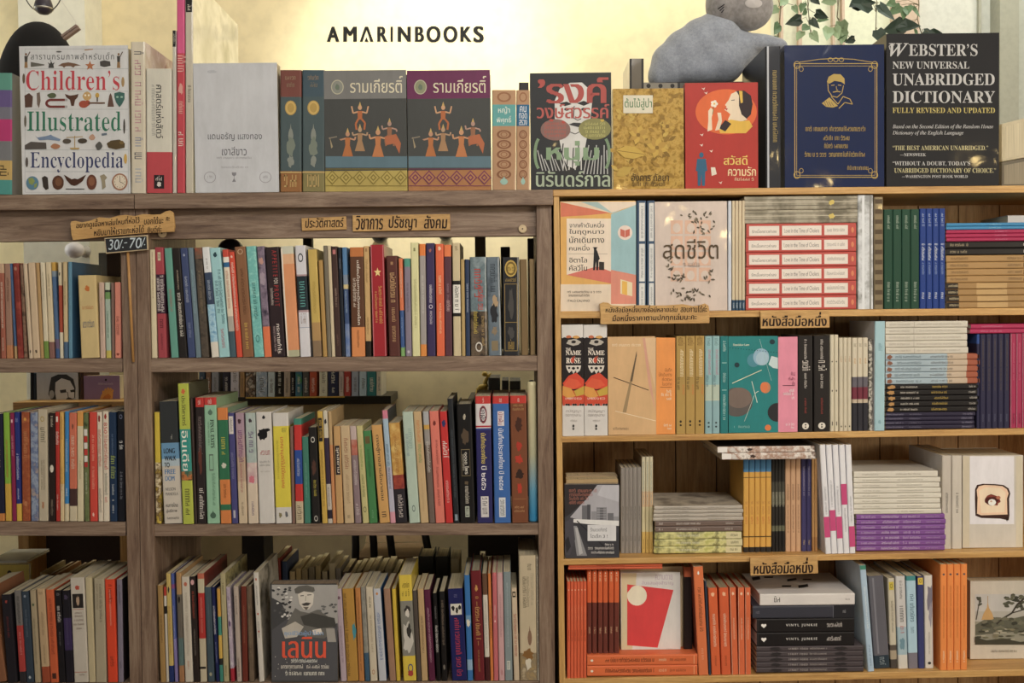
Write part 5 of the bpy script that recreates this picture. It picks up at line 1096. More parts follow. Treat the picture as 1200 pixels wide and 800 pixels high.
for i in range(3): z = lay(z, 767 + (i - 1)*.6, 869 + (i == 1), TH_(8.5, .02), 'photo:#b4b460,#d0cc88,#7c7a4c,#c4c070@30', ORD[i] + ' yellow-green mottled book from the bottom of the magazine pile', 'P3', [('~20', '#e4e4c8', .25, .52, .26), ('rect', '#d4cca0', .82, 1, .9), ('~5', '#5a5a40', .87, .96, .3)], ref=648 - i*8, d=0.14, Y=0.02)
for i in range(2): z = lay(z, 768, 870, TH_(6.6, .02), '#74625a', ('lower' if i == 0 else 'upper') + ' brown book in the magazine pile', 'P3', [('~3', '#d8d0c8', .04, .09, .3), ('~18', '#d8d0c8', .24, .52, .3), ('~6', '#c8c0b8', .8, .9, .3)], ref=624 - i*6, d=0.14, Y=0.02)
for i in range(4): z = lay(z, 765.6 + .4*i, 871 - (i % 2), TH_(4.5, .02), '#b5ada2', ORD[i] + ' grey magazine from the bottom of the pale layer', 'P3', [('~12', '#8a8278', .1, .4, .3), ('~9', '#8a8278', .6, .8, .24)], ref=611 - i*4.6, d=0.15, Y=0.018, back='photo:#a89c8c,#c4b8a4,#8a7e70@20', side='photo:#a89c8c,#c4b8a4,#8a7e70@20')
copies('P3', 5, 871, 904, 537.4, '#4c88b8 .145 #dca644 .2 #3a3028 .206 #dca644 .83 #2c2620 .84 #dca644 .945 #2e2a28', '{o} yellow spine with blue top and black foot, counted from the magazine pile', [('~6', '#b8783c', .45, .6, .3), ('~5', '#c05a30', .62, .7, .3)], Y=0.025, side='#c8983c', tail=False)
copies('P3', 4, 904.6, 920.2, 537.2, '#2b2824 .25 #4a483e .36 #6a6858 .5 #2e2a26 .72 #6a6a54 .78 #242120', '{o} dark photo spine counted from the yellow ones', [('~6', '#a8a494', .36, .52, .4)], Y=0.025)
copies('P3', 3, 920.6, 939, 537, '#cda27c', '{o} pinkish tan spine counted from the dark photo spines', [('~8', '#6a4a34', .28, .45, .3), ('~12', '#8a6448', .5, .8, .26)], Y=0.025)
copies('P3', 2, 939.4, 951.4, 537.6, '#45406e', '{o} indigo spine between pinkish tan and orange ones', [('~12', '#a8a0b8', .08, .4, .26), ('~3', '#c8b080', .88, .93, .3)], Y=0.025, tail=True)
copies('P3', 2, 951.8, 958.4, 537.4, '#d3a060 .85 #c08a50', '{o} slim orange-tan spine before the white ones', [('~14', '#a87848', .05, .7, .16)], Y=0.025, page='#d9cba8')
PK = '#cf4a82'
for i in range(5):
    xb = 967.6 + i*7.1; xt = 960.4 + i*7.6; b0, b1 = ((.66, .85), (.6, .79), (.66, .86), (.36, .55), (.75, .94))[i]
    S('P3', xb, xb + 7.0, 521.4, xt, '#e4e4ea', ORD[i] + ' white spine with pink block, counted from the indigo pair', [('rect', PK, b0, b1, 1.0), ('~14', '#8a8a94', b0 - .28 if b0 > .5 else .58, b0 - .02 if b0 > .5 else .8, .24)], side='#d8dce8', Y=0.0, d=0.15)
# purple and white pile; the white layer lies on the purple one
z = shelf_z('P3', 1110, 0.012)
for i in range(7): z = lay(z, 1003.6 + .3*(i % 2), 1107 + .7*(i % 3), TH_(6.2, .012), '#82519a', ORD[i] + ' purple book from the bottom of the pile', 'P3', [('~6', '#c8b0d4', .05, .22, .34), ('~6', '#d8c4e0', .28, .48, .4), ('~6', '#c8b0d4', .52, .72, .4), ('~7', '#b89ac8', .78, .94, .24)], ref=641 - i*6.2, d=0.15, Y=0.012)
for i in range(8): z = lay(z, 1000.6, [1103, 1102, 1101.6, 1103, 1102.4, 1101, 1102, 1099][i], TH_(6.2 if i < 7 else 7.6, .012), '#d8d3c6', ORD[i] + ' white book above the purple ones, counted upwards', 'P3', [('~8', '#b0a89a', .1, .3, .24), ('~14', '#a8a092', .5, .8, .24)], ref=598 - i*6.2, d=0.15, Y=0.012, side='#c8c2b6')
S('P3', 1104, 1115.2, 533.8, 1104.4, '#c3bbb0', 'thick off-white spine counted first beside the white pile', [('~7', '#3a3834', .4, .62, .2)], Y=0.024, side='#d8d6d4', d=0.17, tail=False)
S('P3', 1115.6, 1127.6, 533.8, 1115.6, '#cdc5b9', 'second thick off-white spine, touching the toast cover', [('~7', '#3a3834', .4, .62, .2)], Y=0.024, d=0.17, tail=False)
r, Y = facing('P3', 1128, 1198.6, 534, '#cec7bc', 'off-white cover with a slice of jam toast', Y=0.026, thick=0.11)
a = Art(Y, 1.15)
a.rect(1128.4, 534.4, 1136, 641, '#c4b9a2').rect(1190.6, 534.4, 1198.4, 641, '#c9bfa8').rect(1136.6, 534.4, 1188.4, 614, '#dcdae0')
a.poly([(1142.6, 573), (1145, 568), (1152, 566.6), (1166, 567), (1176, 568), (1182, 572), (1184, 578), (1182.6, 584), (1183, 604), (1182, 609.6), (1172, 607.4), (1150, 606.8), (1143, 604), (1142.4, 584)], '#3a1e18')
a.poly([(1144.6, 574), (1147, 569.6), (1154, 568), (1166, 568.6), (1175, 569.6), (1180, 573), (1182, 578), (1180, 584), (1180.6, 602.6), (1150, 603.6), (1145, 601.6), (1145.6, 584)], '#e6c2a4').poly([(1147, 575), (1155, 570.6), (1172, 571.4), (1178.6, 577), (1177, 600), (1150, 601)], '#ecd0b4')
a.ell(1163, 586, 12.4, 7.6, '#7c3428', 18, jag=.3).ell(1162, 586.6, 9, 5.6, '#4a1814', 16, jag=.3).ell(1170, 583, 3.4, 2.4, '#b06a50', 9, jag=.3).ell(1162.6, 588.4, 4.6, 3.8, '#efe6e0', 14).ell(1161.6, 587.2, 1.4, 1.2, '#c8a890', 8)
a.poly([(1143, 580), (1146, 583), (1143, 585)], '#3a1e18').poly([(1178, 606), (1182.6, 605.6), (1180, 611)], '#26120e')
a.done(r)
# glossy magazines lying across the tops of the upright books
zg = W(900, 537.0, 0.02).z + 0.0024
for i in range(2):
    zg = lay(zg, 846 - 5*i, 955.6 - i, TH_(8.2 if i == 0 else 7.6, -.01), 'photo:#cfc9c4,#a88470,#e2dcd6,#7a6458@35', ('lower' if i == 0 else 'upper') + ' glossy photo magazine lying across the yellow spines', 'P3', [('blob', '#4a3a34', .3, .36, .5), ('rect', '#e8e4e0', 0, .1, .8)], ref=532 - i*8, d=0.2, Y=-0.012, side='#26221f', back='#26221f')

# ------------------------------------------------------------------ fourth pine shelf
OR = '#dd6a38'
copies('P4', 6, 664.4, 687.4, 681.6, '#d85f38', '{o} slim orange spine counted from the post', [('dot', '#f0c8a8', .08, .095, .3), ('~9', '#7a2c18', .5, .62, .26), ('~9', '#f0a880', .25, .4, .16)], page='#d8c49a')
S4 = [('dot', '#f4dcc8', .025, .05, .16), ('~5', '#a03c20', .2, .34, .3), ('~4', '#d8b8a0', .6, .72, .16)]
zp = W(760, 768.6, 0.0).z
z = shelf_z('P4', 818)
for i in range(2): z = lay(z, 688.2, 817.4, TH_(12.6), '#dc6b36', ('lower' if i == 0 else 'upper') + ' orange book lying under the brown-orange spines', 'P4', [('dot', '#f4e0cc', .03, .055, .22), ('~26', '#3a2418', .165, .61, .3), ('~6', '#f0c8a0', .65, .72, .2), ('~10', '#8a4a28', .75, .9, .2), ('rect', '#f0a070', .965, .972, .8)], ref=787 - i*12.6, d=0.15)
zb = z
def stand_on(zv, x0, x1, ytop, xt, cols, look, text, **kw):
    BOARDS['_tmp'] = (-9, zv, 9, zv); GAIN['_tmp'] = GAIN['P4']; PLACE['_tmp'] = PLACE['P4']; GROUP['_tmp'] = GROUP['P4']
    return stand('_tmp', x0, x1, ytop, xt, cols, look, text, **kw)
for i, (x0, x1) in enumerate(((687.8, 693.4), (693.8, 699.6), (700.4, 706.2), (706.4, 712.4), (713.2, 719.2), (719.4, 725.6))):
    stand_on(zb, x0, x1, 668.8, x0, '#d9622f .385 #6d352b', ORD[i] + ' orange-topped maroon spine on the flat orange books', [('dot', '#f4dcc8', .02, .035, .2), ('~5', '#f0c8a0', .05, .13, .3), ('~4', '#e0b890', .68, .76, .3)], Y=0.01, wrap=True, d=0.13)
zr = W(720, 667.2, 0).z
for i in range(2): zr = lay(zr, 666 + .5*i, 776.2, TH_(3.2), '#cc5c34', ('lower' if i == 0 else 'upper') + ' thin orange book lying across the orange spine tops', 'P4', [('~20', '#8a3418', .3, .6, .3)], ref=666 - i*3, d=0.14)
r, Y = facing('P4', 727, 800.6, 664.4, '#cdb48c', 'tan backing book behind the red quadrilateral cover', Y=0.045, thick=0.02, zbase=zb, page='#cdb88c')
r, Y = facing('P4', 728, 797.6, 671, '#dcd8d4', 'white cover with red quadrilateral and pale circle', Y=0.03, thick=0.008, zbase=zb)
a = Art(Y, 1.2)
a.poly([(728.2, 671.2), (746, 671.2), (741, 764), (728.2, 764)], '#cfbf9a').poly([(735, 684.4), (789.2, 691), (770.6, 758.6), (735, 755.8)], '#d43f40').ell(746.4, 697.6, 11.6, 11.8, '#e4d8c0').poly([(735, 686), (741, 687), (735.6, 694)], '#d43f40')
a.text('ความตาย', 768, 673, 788, 679, '#b4a0b0', 14).text('อันแสนสุขสำราญ', 752, 680.4, 789, 686, '#b4a0b0', 14).text('~10', 781, 759.4, 792, 761, '#b0a8a8')
a.done(r)
stand_on(zb, 801.4, 811.6, 664.6, 801.4, '#c9643a .12 #2b1e1c', 'black book with orange top behind the white cover', [], Y=0.03, d=0.12)
S('P4', 818.8, 830.6, 664.2, 812.2, '#dc7440', 'tall orange spine leaning beside the flat orange books', [('drop', '#f4ece4', .04, .075, .2), ('~20', '#6a3018', .19, .6, .28), ('~6', '#e8a880', .75, .86, .2)], d=0.15, side='#8a4a34')
S('P4', 831, 833.6, 681, 825.6, '#2f3a4c', 'very thin navy spine beside the leaning orange one', [])
S('P4', 834, 845, 689, 829.6, '#d9612f', 'first upright orange spine with white title after the navy sliver', [('blob', '#f0b890', .05, .1, .4), ('~12', '#f0d8c0', .3, .68, .24), ('~', '#8a3a1c', .78, .9, .16)], page='#a89878')
S('P4', 845.6, 857, 688.6, 842.4, '#d65e30', 'second upright orange spine with white title', [('blob', '#f0b890', .05, .1, .4), ('~12', '#f0d8c0', .3, .68, .24), ('~', '#8a3a1c', .78, .9, .16)], page='#a89878')
for i, (x0, x1, xt) in enumerate(((858, 865.6, 855), (866, 873.4, 865), (873.8, 880.4, 873))):
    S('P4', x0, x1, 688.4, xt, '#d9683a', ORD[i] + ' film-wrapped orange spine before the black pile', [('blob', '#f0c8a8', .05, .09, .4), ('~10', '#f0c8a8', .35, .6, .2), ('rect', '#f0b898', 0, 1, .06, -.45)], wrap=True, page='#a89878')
z = shelf_z('P4', 1013)
for i in range(5): z = lay(z, 886.6, 1012 - (i % 2)*.8, TH_(6.3), '#4c4448', ORD[i] + ' dark grey book from the bottom of the black pile', 'P4', [('blob', '#2e2a2c', .12, .24, .7), ('blob', '#2e2a2c', .72, .86, .7), ('STREET FOOD', '#c4bcb8', .3, .48, .34), ('~9', '#a8a09c', .5, .66, .28)], ref=786 - i*6.4, d=0.15)
for i in range(2): z = lay(z, 886.8, 1001, TH_(16.4), '#1e1b1c', ('lower' if i == 0 else 'upper') + ' black book with white heart on spine in the pile', 'P4', [('rect', '#2a2627', .0, .02, .9), ('VINYL JUNKIE', '#ece8e4', .3, .62, .24), ('~8', '#d0c8c4', .72, .88, .26), ('heart', '#efe8e4', .045, .1, .5)], ref=750 - i*16, d=0.15, page='#e0dcd8', hard=False)
z = lay(z, 882, 1001, TH_(15.5), '#3a3b46', 'slate hardback lying on the black pile', 'P4', [('rect', '#24242a', .8, 1, .98), ('~3', '#7a7a88', .03, .07, .2), ('~3', '#9a9aa0', .88, .92, .2), ('rect', '#6a6a74', .79, .795, .98)], ref=715, d=0.15, hard=True)
zz = z
z = lay(z, 890.6, 1001.6, TH_(14.0), '#dad5d2', 'white book with black squares lying on top of the black pile', 'P4', [('~3', '#3a3838', .13, .22, .4), ('~4', '#8a8688', .9, .95, .14)], ref=699, d=0.16, yaw=0.0, page='#dcd6cc')
# its upper face carries loose black squares
topb = [o for o in bpy.data.objects if o.get('label', '').startswith('white book with black squares')][0]
m_ = mat('#24242a', 1.2); mb_ = MB(); hz = topb['_dim'][0] / 2
for (u, v, du, dv, sk) in ((.05, .1, .05, .035, .01), (.2, .12, .05, .012, 0), (.05, .08, .04, .012, .01), (.42, .09, .06, .03, .012), (.47, .04, .06, .03, .01), (.6, .1, .05, .01, .0), (.3, .05, .05, .012, 0)):
    L = topb['_dim'][1]
    zc = L*(1 - u)
    mb_.face([(hz + .0003, v, zc), (hz + .0003, v + sk, zc - du*L*2), (hz + .0003, v + dv, zc - du*L*2 - .004), (hz + .0003, v + dv - sk, zc - .004)], m_)
mb_.build('cover_print', topb)
S('P4', 1017.4, 1025, 662.7, 1007.4, '#a9c2d8', 'pale blue spine leaning against the dark grey wrapped book', [('rect', '#3f8a74', .0, .04, .9), ('~', '#e4ecf4', .2, .6, .2), ('~', '#6a84a0', .75, .95, .2)], side='#c4d4e2', d=0.16)
S('P4', 1025.4, 1043.4, 675.4, 1017.4, '#62616a .86 #2c3c48', 'wide dark grey film-wrapped spine', [('rect', '#7c7c86', .02, .84, .12, -.2), ('~', '#8a98a0', .88, .97, .3)], wrap=True, Y=0.015, page='#a89a80')
S('P4', 1043.8, 1052, 677.7, 1040.2, '#c5bda8 .74 #5a5048 .8 #a89a84 .9 #4a4440', 'cream spine with yellow emblem', [('rect', '#c8b438', .04, .13, .7), ('ring', '#6a6020', .06, .11, .4), ('~', '#6a6454', .25, .6, .24)], Y=0.015)
S('P4', 1053, 1064.4, 675.2, 1049.4, '#c9c7c6 .55 #9fb8c4 .85 #d0ccc4', 'white-grey spine with dark Thai title', [('~', '#5a5450', .05, .25, .24), ('~8', '#3a3836', .3, .52, .36), ('~5', '#c05048', .54, .62, .3), ('blob', '#6a90a0', .66, .8, .6)], Y=0.012)
S('P4', 1064.8, 1076.2, 675, 1062, '#3f8a8c .05 #a9cadb .83 #7c7884', 'wide light blue spine with teal top', [('~9', '#4a6a80', .2, .5, .34), ('~4', '#6a8a9c', .55, .62, .3)], Y=0.012)
S('P4', 1076.4, 1084, 675.4, 1074.8, '#3a3f72', 'navy spine with yellow tag at top', [('rect', '#d4b83c', .015, .09, .8), ('ring', '#5a4a20', .03, .07, .4)], Y=0.012)
S('P4', 1084.4, 1094.4, 674.4, 1083, '#d2cdc6', 'white spine with smoky grey picture', [('blob', '#7a7484', .08, .4, .7, .12), ('blob', '#9a94a0', .3, .55, .5, .2), ('dot', '#3a3834', .93, .96, .4), ('~', '#8a8478', .6, .85, .14)], Y=0.012)
copies('P4', 4, 1101.9, 1133.8, 661.4, '#ea8a3c', '{o} bright orange-yellow spine counted towards the landscape painting cover', [('dot', '#5a5058', .085, .105, .34), ('~14', '#c06828', .2, .7, .22), ('~5', '#fbe0c0', .82, .93, .22)], Y=0.0, side='#ea8a3c', d=0.16, page='#c8b890', tail=False)
r, Y = facing('P4', 1137, 1216, 681, '#c7bfb0', 'pale cover with a landscape painting of trees and spire', Y=0.055, thick=0.03, spine='#8a8478')
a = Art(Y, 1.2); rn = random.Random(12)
a.rect(1142.6, 696, 1215, 754.6, '#a8a59c').rect(1142.6, 696, 1215, 716, '#b4b2ae').rect(1142.6, 728, 1215, 754.6, '#8a8878')
a.poly([(1143, 732), (1160, 722), (1180, 726), (1215, 718), (1215, 738), (1143, 744)], '#5a5a4c').poly([(1157.6, 704), (1159, 712), (1163, 719), (1165, 726), (1150, 726), (1152.4, 719), (1156.4, 712)], '#b8935c').line([(1157.6, 698), (1157.6, 706)], .7, '#a08048')
for i in range(44): a.ell(1178 + rn.random()*36, 697 + rn.random()*16, 3.6, 2.2, rn.choice(['#4a4a3c', '#5c5c4a', '#3a3a30']), 9, jag=.4)
a.line([(1168, 731), (1176, 724), (1186, 718), (1192, 708), (1200, 701)], 2.0, '#3a342c').line([(1186, 718), (1200, 714)], 1.2, '#3a342c').line([(1144, 726), (1148, 704)], 1.0, '#4a4438')
for i in range(8): a.ell(1146 + rn.random()*4, 700 + rn.random()*10, 2, 1.6, '#4a4a3e', 8, jag=.4)
for i in range(26): a.ell(1143 + rn.random()*72, 724 + rn.random()*16, 4 + 3*rn.random(), 3, rn.choice(['#4a4a3c', '#3a3a30', '#5e5e4c', '#6c6a58']), 9, jag=.5)
for i in range(40): a.ell(1144 + rn.random()*70, 736 + rn.random()*15, 3 + 2*rn.random(), 1.2, rn.choice(['#3c3c30', '#6a6a54', '#a09c88', '#4c4a3c', '#7a745c']), 8, jag=.3)
a.poly([(1142.6, 746), (1156, 750), (1176, 748), (1196, 752), (1215, 749), (1215, 755), (1142.6, 755)], '#3e3c30').text('~18', 1162, 761.6, 1192, 763.8, '#7a7468')
a.done(r)

# ------------------------------------------------------------------ books standing on the bookcase tops
TO, TP = 'top_oak', 'top_pine'
S(TO, -6, 13.6, 86, -6, '#5c9c8c .14 #6a5a90 .28 #7a7a88 .38 #c03a78 .56 #7a7c80 .72 #c8a860 .88 #4a9a94', 'multicoloured block spine at the picture edge', [('~2', '#5a4a30', .76, .86, .4)], side='#6a6a6c', Y=0.0, d=0.06)
r, Y = facing(TO, 26.4, 153, 54.5, '#d6d8da', 'large white encyclopedia with red, green and navy lettering', Y=0.0, thick=0.03, hard=True, name='encyclopedia', wrap=True)
a = Art(Y, 1.0)
a.frame(29, 57, 150.6, 225.4, 0.5, '#b0b4b8')
for y in (80.6, 107, 128, 152, 175.6, 201): a.line([(29.6, y), (150, y)], 0.45, '#a8b0b4')
a.text('สารานุกรมภาพสำหรับเด็ก', 36, 61.5, 133.6, 72, '#55585c', 20, 0.0, 0.12)
a.text(serif('Children’s'), 30.6, 82.4, 140, 105.8, '#c8404c', 30, -.014).text(serif('Illustrated'), 32, 130.6, 141.6, 153.6, '#2f7a5e', 30, -.014).text(serif('Encyclopedia'), 35.6, 178, 144.4, 202, '#3c4470', 30, -.014)
TN = ['#5a4a40', '#7a5a44', '#8a7048', '#4a5048', '#9a8468', '#6a6a60']
def man(x, y, s=1.0):
    a.ell(x, y, 1.3*s, 1.6*s, '#8a6a50', 9).poly([(x - 2*s, y + 2*s), (x + 2*s, y + 2*s), (x + 1.6*s, y + 9*s), (x - 1.6*s, y + 9*s)], '#4a4844').poly([(x - 1.6*s, y + 9*s), (x + 1.6*s, y + 9*s), (x + 2*s, y + 16*s), (x - 2*s, y + 16*s)], '#9a7850').line([(x + 1.6*s, y + 3*s), (x + 4.6*s, y - 3*s)], 1.1*s, '#5a4a40')
man(30.5, 63.6); man(139, 63.6)
a.poly([(36, 72.6), (52, 75.4), (52, 76.6), (36, 78.4)], '#6a6860').poly([(56.6, 79.6), (57.4, 75.4), (55.8, 73), (58.6, 74.6), (60, 71.6), (61.4, 74.4), (64, 73), (62.6, 76), (63.4, 79.6)], '#4a4a48')
a.poly([(68, 77), (73, 74), (80, 73), (88, 74.4), (95, 76.6), (88, 77), (86, 79.4), (83, 77.4), (77, 77.6), (75, 79.6), (73, 77.4)], '#7a5c48')
def star(x, y, r_, c, n=5): a.poly([(x + (r_ if i % 2 == 0 else r_*.42)*sin(pi*i/n), y - (r_ if i % 2 == 0 else r_*.42)*cos(pi*i/n)) for i in range(2*n)], c)
star(105.4, 77, 6, '#b8744c'); a.poly([(117, 72), (122, 70.6), (129, 72), (129.6, 77), (122, 78.6), (117.4, 77)], '#4e4c4a').line([(99, 58.6), (109, 57.6)], 1.1, '#b88a60').ell(69, 60.6, 3.4, 1, '#5a5a58', 10)
a.poly([(28.6, 112), (34, 109), (38.6, 113), (37.6, 125.6), (29.4, 126)], '#5c4238').poly([(43, 109), (46.6, 108), (47.6, 118), (45.6, 126.6), (43.4, 122)], '#7a6a60')
ps = []
for i in range(20):
    q0, q1 = pi/2 + pi*i/20, pi/2 + pi*(i+1)/20
    ps.append([(60 + 7*cos(q0), 121 + 5.4*sin(q0)), (60 + 7*cos(q1), 121 + 5.4*sin(q1)), (60 + 4*cos(q1), 121 + 2.6*sin(q1)), (60 + 4*cos(q0), 121 + 2.6*sin(q0))])
a.polys(ps, '#7a3a38').rect(60, 115.6, 78, 118.4, '#7a3a38').rect(60, 123.6, 78, 126.4, '#7a3a38').rect(76, 115.6, 79, 118.4, '#a8a8aa').rect(76, 123.6, 79, 126.4, '#a8a8aa').ell(61, 112, 6, 3.4, '#5a6448', 12, jag=.2)
a.poly([(76, 110), (82, 112), (87, 111.4), (92, 110), (91, 114), (88, 117), (86.6, 124), (83.6, 124), (82, 117), (77.6, 114)], '#5a3c30').ell(98, 122, 5.6, 4.4, '#a8503c', 14).ell(102.6, 120.6, 3, 3.4, '#a8503c', 12).rect(103, 119.8, 123, 121.6, '#6a4a38').ell(102, 112.6, 5.6, 5.4, '#c8a468', 12, jag=.15).ell(100, 111.6, 1.2, 1.2, '#f0e8d8', 8).ell(104, 111.6, 1.2, 1.2, '#f0e8d8', 8).ell(114, 111.6, 2.4, 3, '#c8a040', 10).rect(113.2, 114, 114.8, 119, '#5a4c3c')
a.poly([(126, 125), (128, 112), (129.6, 109), (131, 112), (133.6, 125)], '#6a4e44').poly([(134, 109), (140, 107.6), (146, 109), (146, 116), (143, 122), (140, 125.6), (136, 120), (134, 114)], '#3f6a64').ell(137.6, 113.6, 1.6, 1.2, '#9ac0b0', 8).ell(142.6, 113.6, 1.6, 1.2, '#9ac0b0', 8)
for x, y, rx, ry, c in ((27.8, 92, 1.6, 6, '#6a5a4a'), (144, 96, 1.8, 6, '#a88a5c'), (29.6, 142, 1.4, 7, '#6a6458'), (145.6, 148, 1.2, 9, '#4a4440'), (31.4, 190, 1.6, 6, '#5c5450'), (147, 186, 1.9, 6, '#d0a850')): a.ell(x, y, rx, ry, c, 12)
a.poly([(41, 158.6), (44, 161), (54, 159.4), (60, 157.6), (61, 159), (71, 163), (70, 165), (56, 163.6), (46, 164.4)], '#7a90b0').poly([(29, 170), (36, 166), (54, 167), (54.6, 174.6), (29, 175)], '#5a5450').ell(65, 171.4, 6, 3.6, '#b07a58', 14, jag=.2)
a.line([(87.6, 159), (87.6, 173)], .9, '#b89a58').line([(78, 161), (97, 160)], .8, '#b89a58').poly([(81.6, 173), (93.6, 173), (92, 175), (83.4, 175)], '#b89a58').ell(78.4, 165.4, 5, 3, '#5a5248', 12).ell(96.6, 165, 5.6, 3, '#4e463c', 12)
a.ell(108, 161, 4, 4, '#c09880', 14, jag=.3).ell(116, 171, 4.6, 5.4, '#5a5a58', 12, jag=.3).poly([(119, 156.4), (125, 155.6), (125.4, 158), (119.4, 159)], '#6a7a8a').poly([(125, 168), (130, 164.6), (140, 163.4), (146.4, 168), (146, 173), (136, 175), (127, 173)], '#5c4c30').ell(142.6, 167, 2.6, 2.2, '#7a6438', 10)
a.ell(38, 214.4, 7.4, 8, '#5a86a0', 22).poly([(33, 209), (38, 208), (41, 212), (38, 217), (34, 215)], '#8a9a54').poly([(40, 216), (43.6, 214), (43, 219), (40, 220)], '#8a9a54').poly([(49, 208), (52.6, 206), (56, 208), (57, 221), (53.6, 222.6), (50.6, 219)], '#3c342e').ell(68, 214, 7, 8.6, '#5c3a28', 20, jag=.06).ell(68.6, 213, 4, 5, '#7a5238', 14)
a.poly([(75, 204.6), (84, 210), (87.4, 209), (91, 210), (101, 204.6), (97, 212), (91, 216.4), (87, 217.6), (83, 216.4), (78, 211)], '#4c2e20').line([(77, 221.4), (99, 221.4)], 1, '#3c3834').ell(107.4, 213.4, 6, 9, '#6c4030', 18).ell(107.4, 212.4, 3.6, 5.4, '#8a5a40', 14).poly([(117, 206), (122, 204), (125.6, 208), (123, 211), (124, 219), (120, 222), (119, 212)], '#9a9078')
a.ell(140.4, 213, 9.2, 10, '#a4765c', 26).ell(140.4, 213, 7.4, 8.2, '#dcd0bc', 24).line([(140.4, 213), (140.4, 207)], .6, '#3a3028').line([(140.4, 213), (145, 215)], .6, '#3a3028')
for i in range(12): a.ell(140.4 + 6*sin(pi*i/6), 213 - 6.8*cos(pi*i/6), .5, .5, '#5a4a3c', 6)
a.done(r)
# its thick spine face turned a little, right of the cover
S(TO, 153.4, 170.6, 49.4, 152.6, '#d6cdb8', 'twin encyclopedia volume with cream spine and tinted letters', [('~2', '#4a4c58', .05, .09, .5), ('~14', '#c89aa0', .12, .6, .42), ('~3', '#8a94b0', .63, .7, .4), ('~2', '#5a5a68', .73, .78, .5), ('~4', '#b0b4bc', .83, .96, .4)], d=0.21, hard=True, side='photo:#e4ddd0,#d4c8b4,#ece6da@14', back='photo:#e8e2d6,#d8ccb8,#efeae0,#b89c84@12', wrap=True)
S(TO, 171.4, 201.4, 81, 170.8, '#d5d2c4 .67 #c24a52', 'white and crimson thick spine with dark Thai title', [('ศาสตร์แห่งสัตว์', '#3a3838', .13, .56, .3, .04), ('~10', '#9a9894', .13, .54, .12, -.22), ('rect', '#2a2226', .855, .965, .4), ('~3', '#d8d0cc', .87, .9, .26, 0, True), ('blob', '#d8d0cc', .91, .95, .2)])
S(TO, 202, 206.6, 36, 201.6, '#c8c4b8', 'slim silvery spine with black tag', [('rect', '#2a2a2a', .0, .1, .8), ('~2', '#c8c4b8', .02, .08, .4)], wrap=True)
S(TO, 207.2, 216.6, -30, 206.6, '#d85a8c .36 #c84854', 'tall pink and red spine with white brush marks', [('~4', '#e8b0a8', .37, .45, .8), ('blob', '#e0a498', .5, .55, .6), ('~3', '#e4b4a4', .58, .64, .5), ('~4', '#ecd8cc', .72, .8, .6)], d=0.3)
S(TO, 217.2, 226.4, -26, 216.6, '#c6bfae', 'tall off-white spine with clear wrapped side', [('rect', '#262626', .1, .16, .8), ('~2', '#d8d0c0', .11, .155, .4), ('~6', '#5a5650', .5, .58, .34)], d=0.33, side='#d4d0b0', back='photo:#d0ccae,#ece8d0,#b8b490@7', wrap=True)
r, Y = facing(TO, 229, 327, 74.6, '#c9ccd2', 'plain white cover with two small grey Thai title lines', Y=0.0, thick=0.03, wrap=True, spine='#d8d0b4')
a = Art(Y, 1.0)
a.text('แดนอรัญ แสงทอง', 243.6, 155, 307, 165, '#5a5a62', 22).text('เงาสีขาว', 260, 171.6, 289, 182, '#5a5a62', 22).text('~22', 254, 184, 295, 186, '#9a9aa4').text('~16', 259, 195, 291, 197, '#a8a8b0')
for cx in (246, 311): a.ring(cx, 207.6, 7, 6.6, .7, '#9a9aa2').text('~4', cx - 3, 206, cx + 3, 208.6, '#9a9aa2')
a.poly([(271.6, 202), (277, 202), (276.6, 205), (274.6, 206.4), (274.6, 209), (276.6, 213), (272, 213), (274, 209), (274, 206.4), (272, 205)], '#8a8a92').ell(248, 84, 7, 2.6, '#b4b8c0', 12, jag=.4)
a.done(r)
# carved-figure spines
TEAL = '#4e5e62'
for i, (x0, x1, c, y0) in enumerate(((328, 353.4, '#7c4a42', 82.6), (354, 380.6, '#465a66', 82.6))):
    S(TO, x0, x1, y0, x0 - .2, c + ' .22 ' + TEAL + ' .83 ' + ('#9a6a3c' if i == 0 else '#8a8050'), ('maroon' if i == 0 else 'slate') + '-topped thick spine with gold seal and carved figure', [('~5', '#9a8468', .05, .08, .5, 0, True), ('~4', '#8a7a60', .11, .14, .4, 0, True), ('dot', '#b8984c', .25, .37, .54), ('ring', '#d0b060', .255, .365, .46), ('drop', '#8a9088', .45, .6, .24), ('blob', '#7a8478', .55, .72, .4), ('blob', '#8a9088', .7, .8, .3), ('~4', '#c8a868', .86, .96, .6, 0, True), ('rect', '#c8a868', .835, .845, 1)], wrap=True, hard=True, Y=0.0, group='thick spines of the dancer volumes')
def dancer(a, x, y, s, arms, c1, c2, skirt):
    a.poly([(x - 3*s, y + 4*s), (x + 3*s, y + 4*s), (x + 2.4*s, y + 14*s), (x - 2.4*s, y + 14*s)], c1)
    a.ell(x, y, 2.4*s, 2.8*s, c2, 12).poly([(x - 1.6*s, y - 2*s), (x, y - 7*s), (x + 1.6*s, y - 2*s)], '#c8a860')
    for sg, up in ((-1, arms[0]), (1, arms[1])): a.line([(x + sg*2.6*s, y + 5*s), (x + sg*8*s, y + 6.5*s), (x + sg*(8 + 2*abs(up))*s, y + (6.5 - 9*up)*s)], 1.7*s, c2)
    if skirt: a.poly([(x - 2.6*s, y + 13*s), (x + 2.6*s, y + 13*s), (x + 6*s, y + 25*s), (x - 6*s, y + 25*s)], c1)
    else: a.line([(x - 1.6*s, y + 13*s), (x - 5*s, y + 19*s), (x - 4*s, y + 26*s)], 2.2*s, c1).line([(x + 1.6*s, y + 13*s), (x + 6*s, y + 18*s), (x + 5*s, y + 26*s)], 2.2*s, c1)
